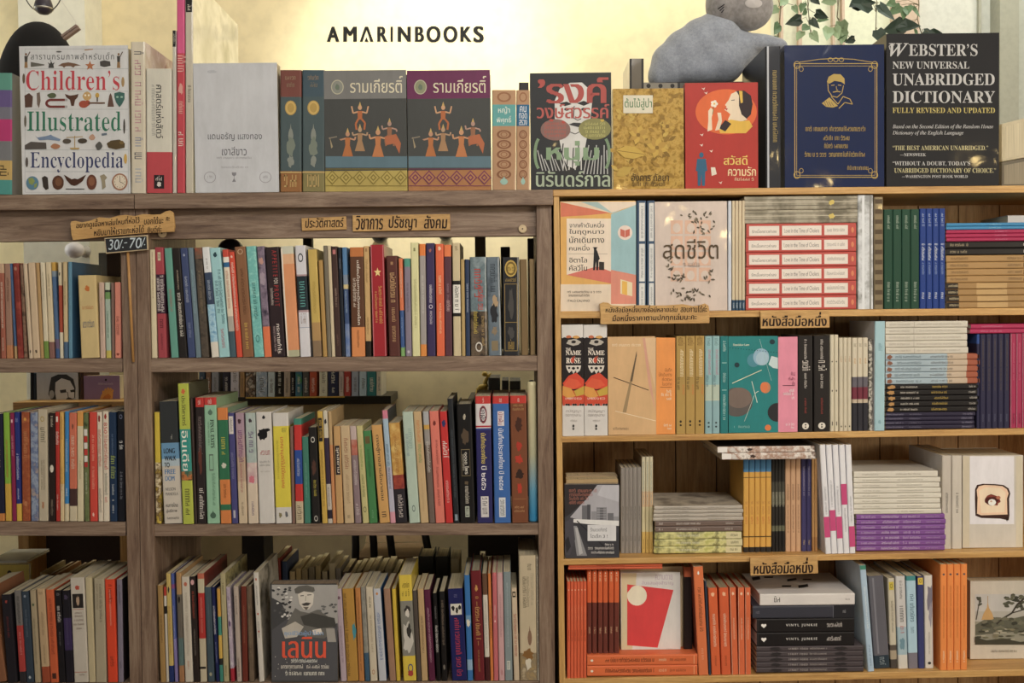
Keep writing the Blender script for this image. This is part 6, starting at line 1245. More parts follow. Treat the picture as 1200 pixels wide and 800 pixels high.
def dance_cover(x0, x1, top, c_top, c_seal, nm, c_band, c_band2):
    r, Y = facing(TO, x0, x1, top, c_top + ' .235 ' + '#4b4d4c .83 ' + c_band, nm, Y=0.0, thick=0.045, hard=True, wrap=True, spine='#5a5a58')
    a = Art(Y, 1.0); w = x1 - x0; X = lambda f: x0 + f*w
    a.ell(X(.145), 102, 7.4, 8.6, c_seal, 20).ring(X(.145), 102, 7.4, 8.6, 1.1, '#b8b49c').ell(X(.145), 102, 3.6, 4.4, '#6a7868', 10, jag=.35)
    a.text('รามเกียรติ์', X(.3), 89, X(.94), 108.6, '#dcd4b8', 28, 0.006)
    a.rect(X(0.002), 183, X(.998), 196.4, '#5c7886')
    OR1, OR2 = '#b86a3c', '#d0a078'
    dancer(a, X(.42), 126, 1.0, (.9, .9), OR1, OR2, False); dancer(a, X(.27), 157, 1.05, (.1, .4), '#b8703c', '#c09070', True); dancer(a, X(.42), 152, 1.0, (.4, .4), '#a8825c', '#b89878', True); dancer(a, X(.64), 155, 1.15, (.5, .2), '#c07a48', '#cc9870', True); dancer(a, X(.78), 145, 1.0, (.5, -.3), '#9a6a4c', '#b89484', False)
    a.poly([(X(.72), 160), (X(.86), 157), (X(.92), 168), (X(.9), 180), (X(.84), 168), (X(.74), 170)], '#b86a44').line([(X(.04), 162), (X(.14), 160)], 1.4, '#8a8070').poly([(X(.05), 160), (X(.09), 172), (X(.07), 174)], '#a89878')
    n = 6
    for i in range(n):
        cx = X((i + .5)/n)
        for k, (s, c) in enumerate(((1.0, c_band2), (.78, c_band), (.5, c_band2), (.26, c_band))): a.poly([(cx - w/n*.5*s, 208), (cx, 208 - 8.6*s), (cx + w/n*.5*s, 208), (cx, 208 + 8.6*s)], c)
    a.line([(X(0.002), 198), (X(.998), 198)], .8, c_band2).line([(X(.002), 217.6), (X(.998), 217.6)], .8, c_band2)
    a.done(r)
dance_cover(381.4, 477.6, 83, '#7d7d7c', '#8a8c84', 'grey-topped dancer cover with white Thai title', '#b8a455', '#8a7a34')
dance_cover(478.6, 575.6, 83, '#70335a', '#8c9070', 'purple-topped dancer cover with white Thai title', '#b07a4c', '#7a3a58')
for i, (x0, x1, c, nm) in enumerate(((576.6, 604.4, '#5fa8a8', 'pale'), (605, 620.6, '#2c6a94', 'deep blue'))):
    S(TO, x0, x1, 106, x0, '#b8906c .145 ' + c + ' .36 #b8906c', nm + '-labelled spine with brown lace pattern', ([('หญ้า', '#d8e4dc', .165, .24, .5, 0, True), ('พิศุทธิ์', '#d8e4dc', .26, .34, .62, 0, True)] if i == 0 else [('คน', '#dce4ec', .16, .22, .5, 0, True), ('ทอด', '#dce4ec', .23, .285, .6, 0, True), ('สรวง', '#dce4ec', .295, .35, .6, 0, True)]) +
      [t for k in range(5) for t in (('ring', '#8a5a3c', .4 + .1*k, .49 + .1*k, .62), ('ring', '#9a6a48', .42 + .1*k, .47 + .1*k, .3))] + [('drop', '#9ac0b4', .87, .95, .34), ('ring', '#9a6a48', .02, .12, .6)], wrap=True)
r, Y = facing(TO, 622.4, 717.2, 86, '#35373a', 'black cover with white face drawing and red Thai title', Y=0.0, thick=0.03, wrap=True, spine='#2a2e36')
a = Art(Y, 1.0)
a.poly([(650, 118), (656, 104), (668, 97), (682, 96.6), (690, 104), (694, 118), (692, 140), (688, 160), (684, 182), (674, 198), (664, 194), (658, 176), (654, 156), (650, 138)], '#d6d6d4')
a.poly([(655, 121), (664, 119), (670, 122), (662, 124.4)], '#2c2c2e').poly([(676, 121), (684, 118), (691, 121), (684, 124)], '#2c2c2e').ell(664, 128, 3, 1.8, '#3a3a3c', 10).ell(684, 128, 3, 1.8, '#3a3a3c', 10).line([(673, 124), (672, 138), (677, 141), (681, 139)], 1, '#3a3a3c').poly([(666, 146), (672, 143.6), (680, 144), (686, 147), (678, 149)], '#3a3a3c').line([(664, 153), (674, 157), (684, 152)], 1, '#4a4a4c')
for k in range(9): a.line([(660 + k*3, 168 + (k % 3)*5), (656 + k*3.6, 205 - (k % 2)*6)], 1.3, '#d0d0d0' if k % 2 else '#2c2c2e')
for k in range(8): a.line([(630 + k*4, 176 + (k % 3)*5), (636 + k*4, 200)], 1.2, '#b8b8b8')
for k in range(8): a.line([(690 + k*3, 170 + (k % 3)*6), (684 + k*4, 204)], 1.2, '#b8b8b8')
a.text('’รงค์', 630, 90.6, 713, 121, '#b0504a', 26, 0.03).text('วงษ์สวรรค์', 629, 122, 714, 138.6, '#b85a54', 26, 0.02)
a.ell(651, 152, 17.6, 12.6, '#8c6a64', 22).ell(697, 151, 19, 12.6, '#8d8a52', 22)
for cx, c in ((651, '#b85a50'), (697, '#c0bc70')):
    for k in range(4): a.text('~9', cx - 13, 143.6 + k*4.6, cx + 13, 146.6 + k*4.6, c)
a.ell(646, 141, 3, 2, '#b84a40', 8, jag=.3).ell(660, 143, 2.4, 2, '#b84a40', 8, jag=.3).ell(706, 141, 2.6, 1.8, '#d0b040', 8, jag=.3)
a.text('หนุ่ม', 640, 165, 702, 194, '#86a280', 26, 0.035)
for sg, cx in ((-1, 634), (1, 707)):
    pts = [(cx + sg*7*cos(q), 180 + 19*sin(q)) for q in [(-1.15 + 2.3*i/12) for i in range(13)]]
    a.line(pts, 3.4, '#7e9a78')
a.text('นิรันดร์กาล', 628, 200, 715, 218.6, '#a9b8a0', 26, 0.02)
a.done(r)
r, Y = facing(TP, 719, 801.6, 104.4, 'photo:#8a6a22,#b08a34,#c4a048,#9a782a@70', 'gold leaf-patterned cover with small cream title label', Y=0.0, thick=0.025, wrap=True)
a = Art(Y, 1.0); rn = random.Random(8)
for _ in range(70): a.leaf(720 + 70*rn.random(), 108 + 104*rn.random(), 9 + 3*rn.random(), 5, rn.random()*6.28, rn.choice(['#a07c2c', '#b8943c', '#8a6a20', '#c8a848', '#947224']))
for cx, cy, rr in ((748, 158, 12), (770, 173, 13), (782, 148, 8)):
    for k in range(8): a.leaf(cx, cy, rr, rr*.62, k*pi/4 + .3, ['#c8a440', '#b8923a'][k % 2])
    a.ell(cx, cy, 2.4, 2.4, '#8a6a24', 10)
a.leaf(722, 176, 36, 17, .15, '#c8a640').line([(724, 176.4), (757, 181)], .7, '#8a6a24').leaf(722, 206, 22, 12, -.5, '#c0a040')
a.rect(730.4, 111.6, 765, 132.6, '#dcd6c0').text('ต้นไม้สู่ป่า', 732, 115, 764, 129, '#4a7a4c', 22, .012).text('อังคาร กัลยา', 740, 203, 784, 212, '#4a3818', 18, .01).text('~14', 741, 213.6, 780, 218, '#5a4420')
a.done(r)
r, Y = facing(TP, 803.4, 888.6, 97.6, '#b83a32', 'red cover with a flower-smelling woman in an orange oval', Y=0.0, thick=0.025, wrap=True)
a = Art(Y, 1.0)
a.ell(851, 131, 36, 26.6, '#e2672c', 34).poly([(862, 106.6), (872, 106), (880, 112), (882, 122), (880, 134), (872, 142.4), (865, 140), (862, 130)], '#322428').poly([(857, 110), (863, 107), (866, 112), (866, 124), (869, 134), (876, 140), (858, 146), (853, 140), (856, 134), (852.6, 131), (849, 128.6), (851.6, 125), (849.6, 123), (854, 117)], '#e8d4b8').line([(857, 117.6), (861, 117)], .8, '#322428').poly([(848.6, 126), (853, 127), (851.6, 129.6)], '#b84038')
a.poly([(866, 106.4), (870, 106.8), (870.6, 120), (868, 121)], '#e0b83c').poly([(846, 146), (856, 140), (868, 142), (878, 141), (882, 148), (874, 156), (844, 156), (842, 150)], '#e2b436').poly([(842, 150), (850, 140.6), (857, 145), (850, 154)], '#302428')
a.poly([(829, 154), (830, 142), (830, 130), (833, 126), (836, 129), (834, 138), (834.6, 152)], '#e8d4b8').poly([(838, 153), (842, 140), (840.6, 132), (845, 132), (846, 142), (843, 152)], '#e8d4b8').line([(836.6, 125), (835, 134)], .7, '#5a7a48')
for k in range(5): a.ell(837 + 2.6*cos(k*1.257), 121.6 + 2.6*sin(k*1.257), 1.9, 1.9, '#efe4d4', 9)
a.ell(837, 121.6, 1.2, 1.2, '#e0b040', 8)
for x, y in ((824, 104), (827, 109), (821.6, 170), (833, 177), (825, 188), (836, 199), (844, 214), (822, 158)): a.poly([(x - 2, y - 1), (x + 1, y + 1.6), (x + 2.4, y - 1.8), (x + .6, y - .4)], '#eeddd0')
a.ell(822, 181.6, 2.6, 3.2, '#2c6486', 12).poly([(817, 186), (827, 186), (829, 200), (826.6, 200.6), (826, 217.6), (822.8, 217.6), (822, 204), (821, 217.6), (817.8, 217.6), (817.4, 200.6), (815.4, 200)], '#2c6486').poly([(833, 196), (838, 196), (840, 204), (834, 206)], '#e8dccc')
a.text('สวัสดี', 848, 182, 876, 193, '#e9c660', 24, .02).text('ความรัก', 853, 195, 886, 206, '#e9d0a0', 24, .02).text('~8', 861, 208.6, 884, 211.6, '#e0c8a0')
a.done(r)
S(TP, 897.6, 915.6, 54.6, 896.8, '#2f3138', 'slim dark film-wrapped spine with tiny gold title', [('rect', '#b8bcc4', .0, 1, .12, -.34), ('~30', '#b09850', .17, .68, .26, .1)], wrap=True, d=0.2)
r, Y = facing(TP, 919.8, 1036.2, 53.4, '#16254e', 'navy cover with gold frame and gold portrait', Y=0.0, thick=0.05, hard=True, wrap=True)
a = Art(Y, 1.0); GD = '#b59a4c'
a.frame(931, 74, 1028, 208, .9, GD).frame(933.4, 77, 1025.6, 205.6, .5, GD)
for cx, cy in ((934, 76), (1025, 76), (934, 205), (1025, 205)): a.ring(cx, cy, 4, 4.4, .8, GD).ring(cx + (5 if cx < 980 else -5), cy + (5 if cy < 100 else -5), 2.6, 3, .6, GD)
a.line([(936, 73), (960, 69.4), (980, 68.4), (1000, 69.4), (1023, 73)], .8, GD)
for x in (973, 979.5, 986): a.ring(x, 70, 3, 2.6, .7, GD)
# bust portrait in gold line work
a.poly([(969, 96), (971, 90), (977, 86.6), (985, 87), (989.6, 92), (990, 99), (986, 96), (978, 94.6), (972, 98)], GD).line([(970, 96), (970.6, 106), (975, 112.6), (981, 114), (986.6, 109), (988.6, 100)], .9, GD).line([(974, 100), (978, 99.6)], .9, GD).line([(982, 99.6), (986, 100)], .9, GD).line([(980, 101), (980.4, 105), (982, 105.4)], .7, GD).line([(976, 108), (981, 107), (985, 107.6)], 1.1, GD)
a.poly([(963, 121), (972, 114), (976, 118), (982, 124), (976, 126), (968, 125)], GD).line([(974, 113), (982, 122), (988, 113), (996, 116), (999, 122), (990, 120), (983, 127)], .9, GD)
for k in range(4): a.line([(965 + 3*k, 117 + k), (968 + 3*k, 124)], .5, '#16254e')
for y, xa, xb, n in ((149, 944, 1015, 30), (159.6, 965, 996, 14), (169, 966, 994, 12), (179, 943, 1014, 30)): a.text('~%d' % n, xa, y, xb, y + 4.6, GD)
a.text('~10', 993, 195, 1018, 199, GD)
a.done(r)
r, Y = facing(TP, 1038.8, 1170.6, 40, '#262629', 'thick charcoal dictionary with large grey serif capitals', Y=0.0, thick=0.085, hard=True, name='dictionary', wrap=True)
a = Art(Y, 1.0); GY, GL2 = '#bdbdbd', '#c0b060'
def SM(t, x0, y0, x1, y1, c=GY, **k): a.text(serif(t), x0, y0, x1, y1, c, 30, **k)
a.text(serif('W', True), 1041.6, 50.6, 1065, 66, GY, 30, .015); a.line([(1043, 58), (1042, 54), (1045, 51.6), (1048, 53)], 1, GY); SM('EBSTER’S', 1065, 51.6, 1145.6, 65.6)
SM('NEW UNIVERSAL', 1046, 72, 1136, 80.6); SM('UNABRIDGED', 1046, 86, 1165.6, 100); SM('DICTIONARY', 1046, 106.6, 1166, 120.6); SM('FULLY REVISED AND UPDATED', 1046, 126, 1166, 132.4, GL2)
a.text(serif('Based on the Second Edition of the Random House', True), 1046, 145.6, 1164, 151.6, GY, 22, .01); a.text(serif('Dictionary of the English Language', True), 1046, 153, 1129, 158.8, GY, 22, .01)
SM('“THE BEST AMERICAN UNABRIDGED.”', 1046, 170.6, 1158, 176, '#c0b888'); SM('—NEWSWEEK', 1055, 179.4, 1085, 183, GY)
SM('“WITHOUT A DOUBT, TODAY’S', 1046, 189, 1137, 194.4); SM('UNABRIDGED DICTIONARY OF CHOICE.”', 1048, 197, 1167, 202.4, '#c0b888'); SM('—WASHINGTON POST BOOK WORLD', 1057, 205, 1134, 208.4, GY)
a.done(r)
S(TO, 608, 619.4, 97, 608, '#2a2826', 'dark book standing behind the lace-patterned spines', [], Y=0.13, d=0.12)
S(TP, 738, 754.6, 69, 737.6, '#6f675a', 'worn grey-spined hardback standing behind the gold cover', [('rect', '#2c2a28', 0, 1, .14, -.43), ('rect', '#2c2a28', 0, 1, .16, .42)], Y=0.1, d=0.13, hard=True, side='#ece8d8', wrap=True)
# dark boxed set under the plush animal
ZB = bz('top_pine', W(800, 220, .12).x)
b0, b1 = W(752, 92, .12), W(872, 92, .12)
bx = empty('book_box', ((b0.x + b1.x)/2, .12, ZB + .0003), 'long dark box with silhouette strip behind the red cover', 'box')
hB = W(860, 95.5, .12).z - ZB
q = MB(); q.box(-(b1.x - b0.x)/2, (b1.x - b0.x)/2, 0, .15, 0, hB, mat('#2a2927')); q.build('body', bx, bevel=.002)
a = Art(.12); a.Y = .12 - .0006
a.rect(753, 97, 794, 120, '#8a857a').rect(797, 97, 815, 120, '#5c5850').rect(817, 97, 843, 120, '#44423e')
for x in (760, 774, 788): a.ell(x, 100.6, 2.6, 2.6, '#2e2c2a', 10).poly([(x - 4.4, 114), (x - 3.6, 104), (x + 3.6, 104), (x + 4.4, 114)], '#2e2c2a')
a.done(bx, 'printed_strip')
# wedge-cut blocks of wood at the right end
z = bz('top_pine', W(1190, 218, .02).x) + .0002
for i, (yt0, yt1, yb0, yb1, c) in enumerate(((190, 182, 217.4, 216.8, '#6a6252'), (145, 131, 189, 181, '#c4b899'))):
    q = MB(); Yk = .03
    P = [W(1174, yt0, Yk), W(1262, yt1 - 8, Yk), W(1262, yb1 - 6 if i else 216.0, Yk), W(1174, yb0, Yk)]
    if i == 0: P[2].z = bz('top_pine', P[2].x) + .0003; P[3].z = bz('top_pine', P[3].x) + .0003
    else: P[2] = P_prev[1] + Vector((0, 0, .0006)); P[3] = P_prev[0] + Vector((0, 0, .0006))
    P_prev = P
    o_ = sum(P, Vector()) / 4; o_.z = P[3].z
    q.hexa(P, .16, plain('block_' + c[1:], c, .7))
    rt = empty('book', o_, ('dark grey' if i == 0 else 'pale cream') + ' slanted bound volume lying at the end beside the charcoal dictionary', 'book', 'slanted bound volumes'); 
    o = q.build('cover', rt, bevel=.002)
    for v in o.data.vertices: v.co -= o_
    q = MB(); zt = P[3].z + .006
    q.hexa([P[0] + Vector((.004, -.0006, -.006)), P[1] + Vector((0, -.0006, -.006)), P[2] + Vector((0, -.0006, .006)), P[3] + Vector((.004, -.0006, .006))], .001, page_mat('#9c927c' if i == 0 else '#d2c6a6'))
    o = q.build('pages', rt)
    for v in o.data.vertices: v.co -= o_

# ------------------------------------------------------------------ portrait cover, facing out on the bottom shelf
r, Y = facing('F', 318.4, 396, 684.6, '#4a4a4a', 'dark cover with a flat-capped man and red title', Y=-0.004, thick=0.032, wrap=True, page='#8a7660')
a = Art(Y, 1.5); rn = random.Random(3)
a.rect(318.6, 685, 395.8, 738, '#8d8b88').poly([(318.6, 722), (340, 726), (370, 734), (395.6, 730), (395.6, 797), (318.6, 797)], '#46464a').poly([(318.6, 700), (330, 706), (338, 724), (318.6, 738)], '#3a3a3c')
for _ in range(40): a.ell(320 + rn.random()*22, 688 + rn.random()*34, 2.4, 1.8, rn.choice(['#2c2c2e', '#3c3c3c', '#b8b6b2', '#4a4a4a']), 8, jag=.5)
for _ in range(14): a.ell(374 + rn.random()*20, 708 + rn.random()*12, 2.6, 1.6, rn.choice(['#3c3c3e', '#5a5a5a']), 8, jag=.5)
a.poly([(346, 712), (352, 716), (362, 718), (372, 714), (384, 722), (392, 738), (380, 748), (344, 744), (334, 734)], '#5c5a56').poly([(349, 696), (354, 692), (364, 692), (368, 696), (366.6, 708), (362, 713.6), (356, 714), (350.6, 707)], '#b4aea4').poly([(346, 695), (345, 690), (350, 686.6), (360, 685.4), (368, 688), (369, 692), (366, 694), (356, 692.6), (350, 695.4)], '#54524e').line([(352, 698), (356, 697.6)], 1, '#3a3836').line([(360, 697), (365, 696.6)], 1, '#3a3836').poly([(353, 707.6), (359, 705.6), (364.6, 706.4), (361, 709.4), (356, 709.6)], '#3c3835').poly([(355, 711), (359, 714.6), (362, 711)], '#5a524a').line([(358.4, 698), (358, 704)], .9, '#8a8278')
a.poly([(352, 722), (366, 718), (392, 724), (394, 734), (374, 736), (356, 732)], '#3c3b38').poly([(330, 736), (346, 728), (356, 734), (348, 746), (334, 748)], '#a09a90').poly([(366, 738), (376, 736), (378, 742), (368, 744)], '#c0b8ac').poly([(382, 736), (392, 736), (394, 752), (384, 752)], '#8a8680')
a.text('ชุดชีวิตผู้นำโลก', 333, 738.6, 379, 745.6, '#6a86a8', 20, .02).text('เลนิน', 330.6, 746, 382, 770.6, '#c84a30', 30, .02)
a.text('~16', 340, 772.6, 372, 776, '#d4cec4').text('~28', 328, 779.4, 387, 783, '#c8c2b8').text('~20', 333, 787, 381, 791, '#d0cac0')
for _ in range(16): a.ell(320 + rn.random()*74, 752 + rn.random()*42, .5, .5, '#b8b4ac', 6)
a.done(r)

# ------------------------------------------------------------------ wrapped roll at the end of the middle shelf
zc = shelf_z('C', 624); p0 = W(625.2, 612, .01); pt = W(623, 446, .01)
rr = empty('wrapped_roll', (p0.x, .008, zc + .0004), 'film-wrapped roll fading cream to blue on wide middle shelf', 'roll')
m, nt, b = nodes('roll_print'); sx = N(nt, 'ShaderNodeSeparateXYZ'); tc = N(nt, 'ShaderNodeTexCoord'); nt.links.new(tc.outputs['Generated'], sx.inputs[0])
nt.links.new(ramp(nt, sx.outputs['Z'], [(0.05, lin('#2f9ad0')), (0.22, lin('#62aed0')), (0.48, lin('#c8c6a0')), (0.8, lin('#ddd3a4'))]), b.inputs['Base Color'])
b.inputs['Roughness'].default_value = .18; b.inputs['Coat Weight'].default_value = .8; b.inputs['Coat Roughness'].default_value = .05
H = pt.z - zc - .002; q = MB(); R_ = .0088
q.lathe((0, R_, 0), [(R_*.96, 0), (R_, .003), (R_, H*.97), (R_*.97, H), (R_*.6, H), (R_*.58, H*.94)], m, 24); q.build('tube', rr, smooth=True)
q = MB(); q.lathe((0, R_, H*.955), [(R_*.55, 0), (R_*.55, H*.05), (R_*.2, H*.055)], mat('#3a3a38'), 16); q.build('end_cap', rr)
rr.rotation_euler = (0, atan2(pt.x - p0.x, H), 0)

# ------------------------------------------------------------------ hand-lettered signs
INK = plain('brown_ink', '#3a2418', .7)
def sign(nm, outline, Y, lines, label, group='hand-lettered wooden signs', th=0.004, board_mat=None, ink='#2a1810'):
    xs = [p[0] for p in outline]; ys = [p[1] for p in outline]
    c = W(sum(xs)/len(xs), max(ys), Y)
    rt = empty(nm, c, label, 'sign', group)
    q = MB(); q.prism([W(x, y, Y) for x, y in outline], th, board_mat or BOARD_TAN)
    o = q.build('board', rt, bevel=.0006)
    for v in o.data.vertices: v.co -= c
    a = Art(Y - .0002, 1.0)
    for (t, x0, y0, x1, y1, sl, bo) in lines: a.text(t, x0, y0, x1, y1, ink, 30, bo + .014, 0.02, 0.06, sl)
    a.done(rt, 'lettering')
    return rt
YA = YF + .012
sign('wooden_sign', [(82.4, 262), (83.4, 259.4), (88, 258.6), (96, 260.4), (106, 258.4), (116, 254.4), (128, 255.6), (138, 252.6), (147, 251.6), (158, 253), (168, 250.6), (178, 251.4), (188, 250.8), (194, 247.6), (199, 246.4), (203, 249), (204.8, 265), (203.6, 271.4), (170, 273), (128, 276.4), (92, 280.6), (85.4, 281.4), (83.6, 275)], YF - .007,
     [('อยากดูเนื้อหาเล่มไหนที่ห่อไว้', 89, 258.2, 163.4, 269.6, -.085, .012), ('บอกได้นะ', 168.6, 254.6, 191.4, 263, -.06, .012), ('คะ', 194.6, 254, 199, 259, 0, .01), ('หยิบมาให้เราแกะห่อได้', 110, 267.6, 168.6, 276.6, -.075, .012), ('ยินดีค่ะ', 172.6, 264.6, 189.6, 272.6, -.06, .012)], 'wavy-edged wooden sign with two lines of brown handwriting', th=.006)
sign('wooden_sign', [(353.2, 255.6), (405.4, 253.4), (406.2, 268.6), (353.8, 270.4)], YA - .0045, [('ประวัติศาสตร์', 357.6, 255.4, 402.4, 266.8, -.02, .012)], 'small tan sign with history lettering on the wide apron')
sign('wooden_sign', [(413, 252.2), (527.2, 250.6), (527.6, 269.2), (413.4, 271.2)], YA - .0045, [('วิชาการ', 416.4, 252.8, 448.6, 269, -.005, .014), ('ปรัชญา', 455, 252.6, 488, 270, -.01, .014), ('สังคม', 496.6, 252.4, 523.6, 267.6, 0, .014)], 'longer tan sign with three words on the wide apron')
sign('wooden_sign', [(702.6, 356), (707, 354), (712.6, 354.6), (717, 357.6), (730, 358.4), (750, 357.4), (780, 357.8), (800, 356.2), (812, 358.4), (820, 357.6), (826, 355.4), (830.4, 358), (831.6, 366), (831.4, 378.6), (703.6, 379.8), (703.8, 369)], YF - .0065,
     [('หนังสือมือหนึ่งบางชื่อมีหลายเล่ม', 709.6, 357.6, 793.6, 366, -.008, .012), ('สอบถามได้ค่ะ', 797.4, 357.6, 828.6, 365.6, 0, .012), ('มือหนึ่งราคาตามปกทุกเล่มนะคะ', 717.6, 367, 816.4, 378.4, -.02, .012)], 'wavy tan sign with two handwritten lines on the first pine shelf', th=.006)
sign('wooden_sign', [(891, 364.4), (971.8, 363.4), (972.4, 383.6), (891.6, 385)], YF - .0055, [('หนังสือมือหนึ่ง', 893.4, 365.4, 968.6, 382, 0, .02)], 'rectangular tan sign under the red book pile on the first pine shelf', th=.005)
sign('wooden_sign', [(879, 653.6), (958, 651), (959, 671.6), (879.6, 674.4)], YF - .0055, [('หนังสือมือหนึ่ง', 883, 654.4, 952.6, 672.4, -.02, .02)], 'rectangular tan sign above the black pile on the third pine shelf', th=.005)
# price board on a bamboo stick
Yp = YF - .0115
pc = W(148, 297, Yp)
pr = empty('price_board', pc, 'small chalkboard price sign on a bamboo stick against the posts', 'sign')
q = MB(); o4 = [(122.2, 278.8), (172.6, 275.2), (173.4, 292.6), (124, 297.2)]
def ins(P, k): 
    cx, cy = sum(p[0] for p in P)/4, sum(p[1] for p in P)/4
    return [(cx + (x - cx)*(1 - k*.34), cy + (y - cy)*(1 - k)) for x, y in P]
q.prism([W(x, y, Yp) for x, y in o4], .005, plain('pale_wood_frame', '#c9b48e', .6)); o = q.build('frame', pr, bevel=.0005)
for v in o.data.vertices: v.co -= pc
q = MB(); q.prism([W(x, y, Yp - .0006) for x, y in ins(o4, .13)], .0012, plain('chalkboard', '#23262c', .8)); o = q.build('chalk_panel', pr)
for v in o.data.vertices: v.co -= pc
a = Art(Yp - .0008)
a.text('30', 127, 280.6, 139, 292.6, '#c6d4de', 30, .0, 0, .12).line([(139.4, 291.6), (143.4, 280.6)], .9, '#c6d4de').ell(144, 289.6, .8, .8, '#c6d4de', 8).line([(145.6, 284.6), (149, 284.2)], 1.0, '#c6d4de').text('70', 151, 278.4, 165, 290.6, '#c6d4de', 30, .0, 0, .12).line([(165, 289.4), (170, 278)], .9, '#c6d4de').ell(169.4, 286.6, .7, .7, '#c6d4de', 8).ell(165.4, 280, .7, .7, '#c6d4de', 8)
a.done(pr, 'chalk_lettering')
q = MB(); q.tube([W(149.6, 290, Yp + .0075), W(152, 340, Yp + .0075), W(156.2, 424, Yp + .0075)], .0026, STICK, 10); o = q.build('stick', pr, smooth=True)
for v in o.data.vertices: v.co -= pc

# ------------------------------------------------------------------ lettering on the plaster wall
a = Art(YW - .004); a.st = 0
BLK = plain('black_letter', '#040404', .9)
WL = empty('wall_lettering', (W(475, 50, YW).x, YW - .004, W(475, 50, YW).z), 'raised black capitals on the cream wall', 'lettering')
q = MB(); Yl = YW - .0022
xx = [(383.0, 397.6, 'A'), (402.2, 418.2, 'M'), (421.6, 437.6, 'V'), (442, 454, 'R'), (457.6, 460.4, 'I'), (466, 481.4, 'N'), (486.2, 497, 'B'), (499.6, 516.4, 'O'), (519.4, 536.2, 'O'), (539.4, 552.6, 'K'), (554.6, 567, 'S')]
def thick(quads, x0, y0, x1, y1, bb):
    bx0, by0, bx1, by1 = bb
    for qd in quads:
        P = [W(x0 + (gx - bx0)/(bx1 - bx0)*(x1 - x0), y1 - (gy - by0)/(by1 - by0)*(y1 - y0), Yl) for gx, gy in qd]
        q.hexa([P[3], P[2], P[1], P[0]], .002, BLK)
for x0, x1, ch in xx:
    if ch == 'V':                                # the A without a bar, with a small foot triangle
        for P in ([(421.6, 48.6), (427.6, 31.2), (430.8, 31.2), (424.8, 48.6)], [(428.2, 31.2), (431.4, 31.2), (437.6, 48.6), (434.2, 48.6)], [(427.2, 48.6), (429.4, 43.4), (431.6, 48.6)]):
            q.prism([W(x, y, Yl) for x, y in P], .002, BLK)
    else:
        qs, bb = strips(ch, 36, 0, .05)
        ov = .6 if ch in 'OS' else 0
        thick(qs, x0, 31.2 - ov, x1, 48.6 + ov, bb)
o = q.build('letters', WL)
for v in o.data.vertices: v.co -= WL.location

# ------------------------------------------------------------------ plush animal lying on the boxed set
PM, pnt, pb_ = nodes('grey_plush'); pb_.inputs['Roughness'].default_value = .95
pb_.inputs['Sheen Weight'].default_value = .5
n1 = N(pnt, 'ShaderNodeTexNoise', Scale=140.0, Detail=6.0, Roughness=.8); pnt.links.new(coords(pnt), n1.inputs['Vector'])
pnt.links.new(ramp(pnt, n1.outputs['Fac'], [(.3, lin('#868d9b')), (.65, lin('#a5adbb'))]), pb_.inputs['Base Color'])
bp = N(pnt, 'ShaderNodeBump', Strength=.5, Distance=.004); pnt.links.new(n1.outputs['Fac'], bp.inputs['Height']); pnt.links.new(bp.outputs['Normal'], pb_.inputs['Normal'])
YP = .2
pc = W(838, 94, YP); pc.z = ZB + hB
pl = empty('plush_toy', pc, 'grey plush animal lying above the red cover', 'soft toy')
K = (2 + YP) / F_PX
q = MB()
def blob(px, py, dy, rx, ry, rz, tilt=0.0):
    c = W(px, py, YP); q.ellipsoid(c + Vector((0, dy, 0)) - pc, (rx*K, ry*K, rz*K), PM, 28, 18, Euler((0, tilt, 0)))
blob(772, 82, 0, 13, 20, 12, -.2); blob(786, 72, 0, 24, 26, 22, -.6); blob(804, 62, 0, 30, 30, 28, -.65); blob(822, 50, 0, 30, 32, 28, -.7); blob(840, 42, 0, 30, 32, 28, -.3)
blob(842, 68, 0, 32, 30, 22, 0.05); blob(815, 80, 0, 40, 28, 12); blob(864, 56, .0, 28, 26, 20, .1); blob(888, 54, -.02, 30, 16, 11, .12); blob(904, 57, -.03, 15, 14, 8.5, .15)
o = q.build('body', None)
md = o.modifiers.new('r', 'REMESH'); md.mode = 'VOXEL'; md.voxel_size = .004
sm = o.modifiers.new('s', 'SMOOTH'); sm.factor = .5; sm.iterations = 14
bpy.context.view_layer.update()
me = bpy.data.meshes.new_from_object(o.evaluated_get(bpy.context.evaluated_depsgraph_get()))
bpy.data.objects.remove(o)
me.polygons.foreach_set('use_smooth', [True]*len(me.polygons)); me.materials.clear(); me.materials.append(PM)
o = bpy.data.objects.new('body', me); COL.objects.link(o); o.parent = pl
zmin = min(v.co.z for v in me.vertices)
for v in me.vertices: v.co.z += -zmin * max(0, 1 - (v.co.z - zmin) / .05)
q = MB()
def blob2(px, py, dy, rx, ry, rz, tilt=0.0):
    c = W(px, py, YP); q.ellipsoid(c + Vector((0, dy, 0)) - pc, (rx*K, ry*K, rz*K), PM, 28, 18, Euler((0, tilt, 0)))
blob2(851, 6, -.02, 26, 28, 31, .2); blob2(872, 12, -.03, 30, 27, 28, .45); blob2(858, -20, -.01, 34, 30, 28, 0)
o = q.build('head', None)
md = o.modifiers.new('r', 'REMESH'); md.mode = 'VOXEL'; md.voxel_size = .004
sm = o.modifiers.new('s', 'SMOOTH'); sm.factor = .5; sm.iterations = 10
bpy.context.view_layer.update()
me = bpy.data.meshes.new_from_object(o.evaluated_get(bpy.context.evaluated_depsgraph_get()))
bpy.data.objects.remove(o)
me.polygons.foreach_set('use_smooth', [True]*len(me.polygons)); me.materials.clear()
HM, hnt, hb = nodes('taupe_plush'); hb.inputs['Roughness'].default_value = .95; hb.inputs['Sheen Weight'].default_value = .4
n1 = N(hnt, 'ShaderNodeTexNoise', Scale=120.0, Detail=6.0); hnt.links.new(coords(hnt), n1.inputs['Vector'])
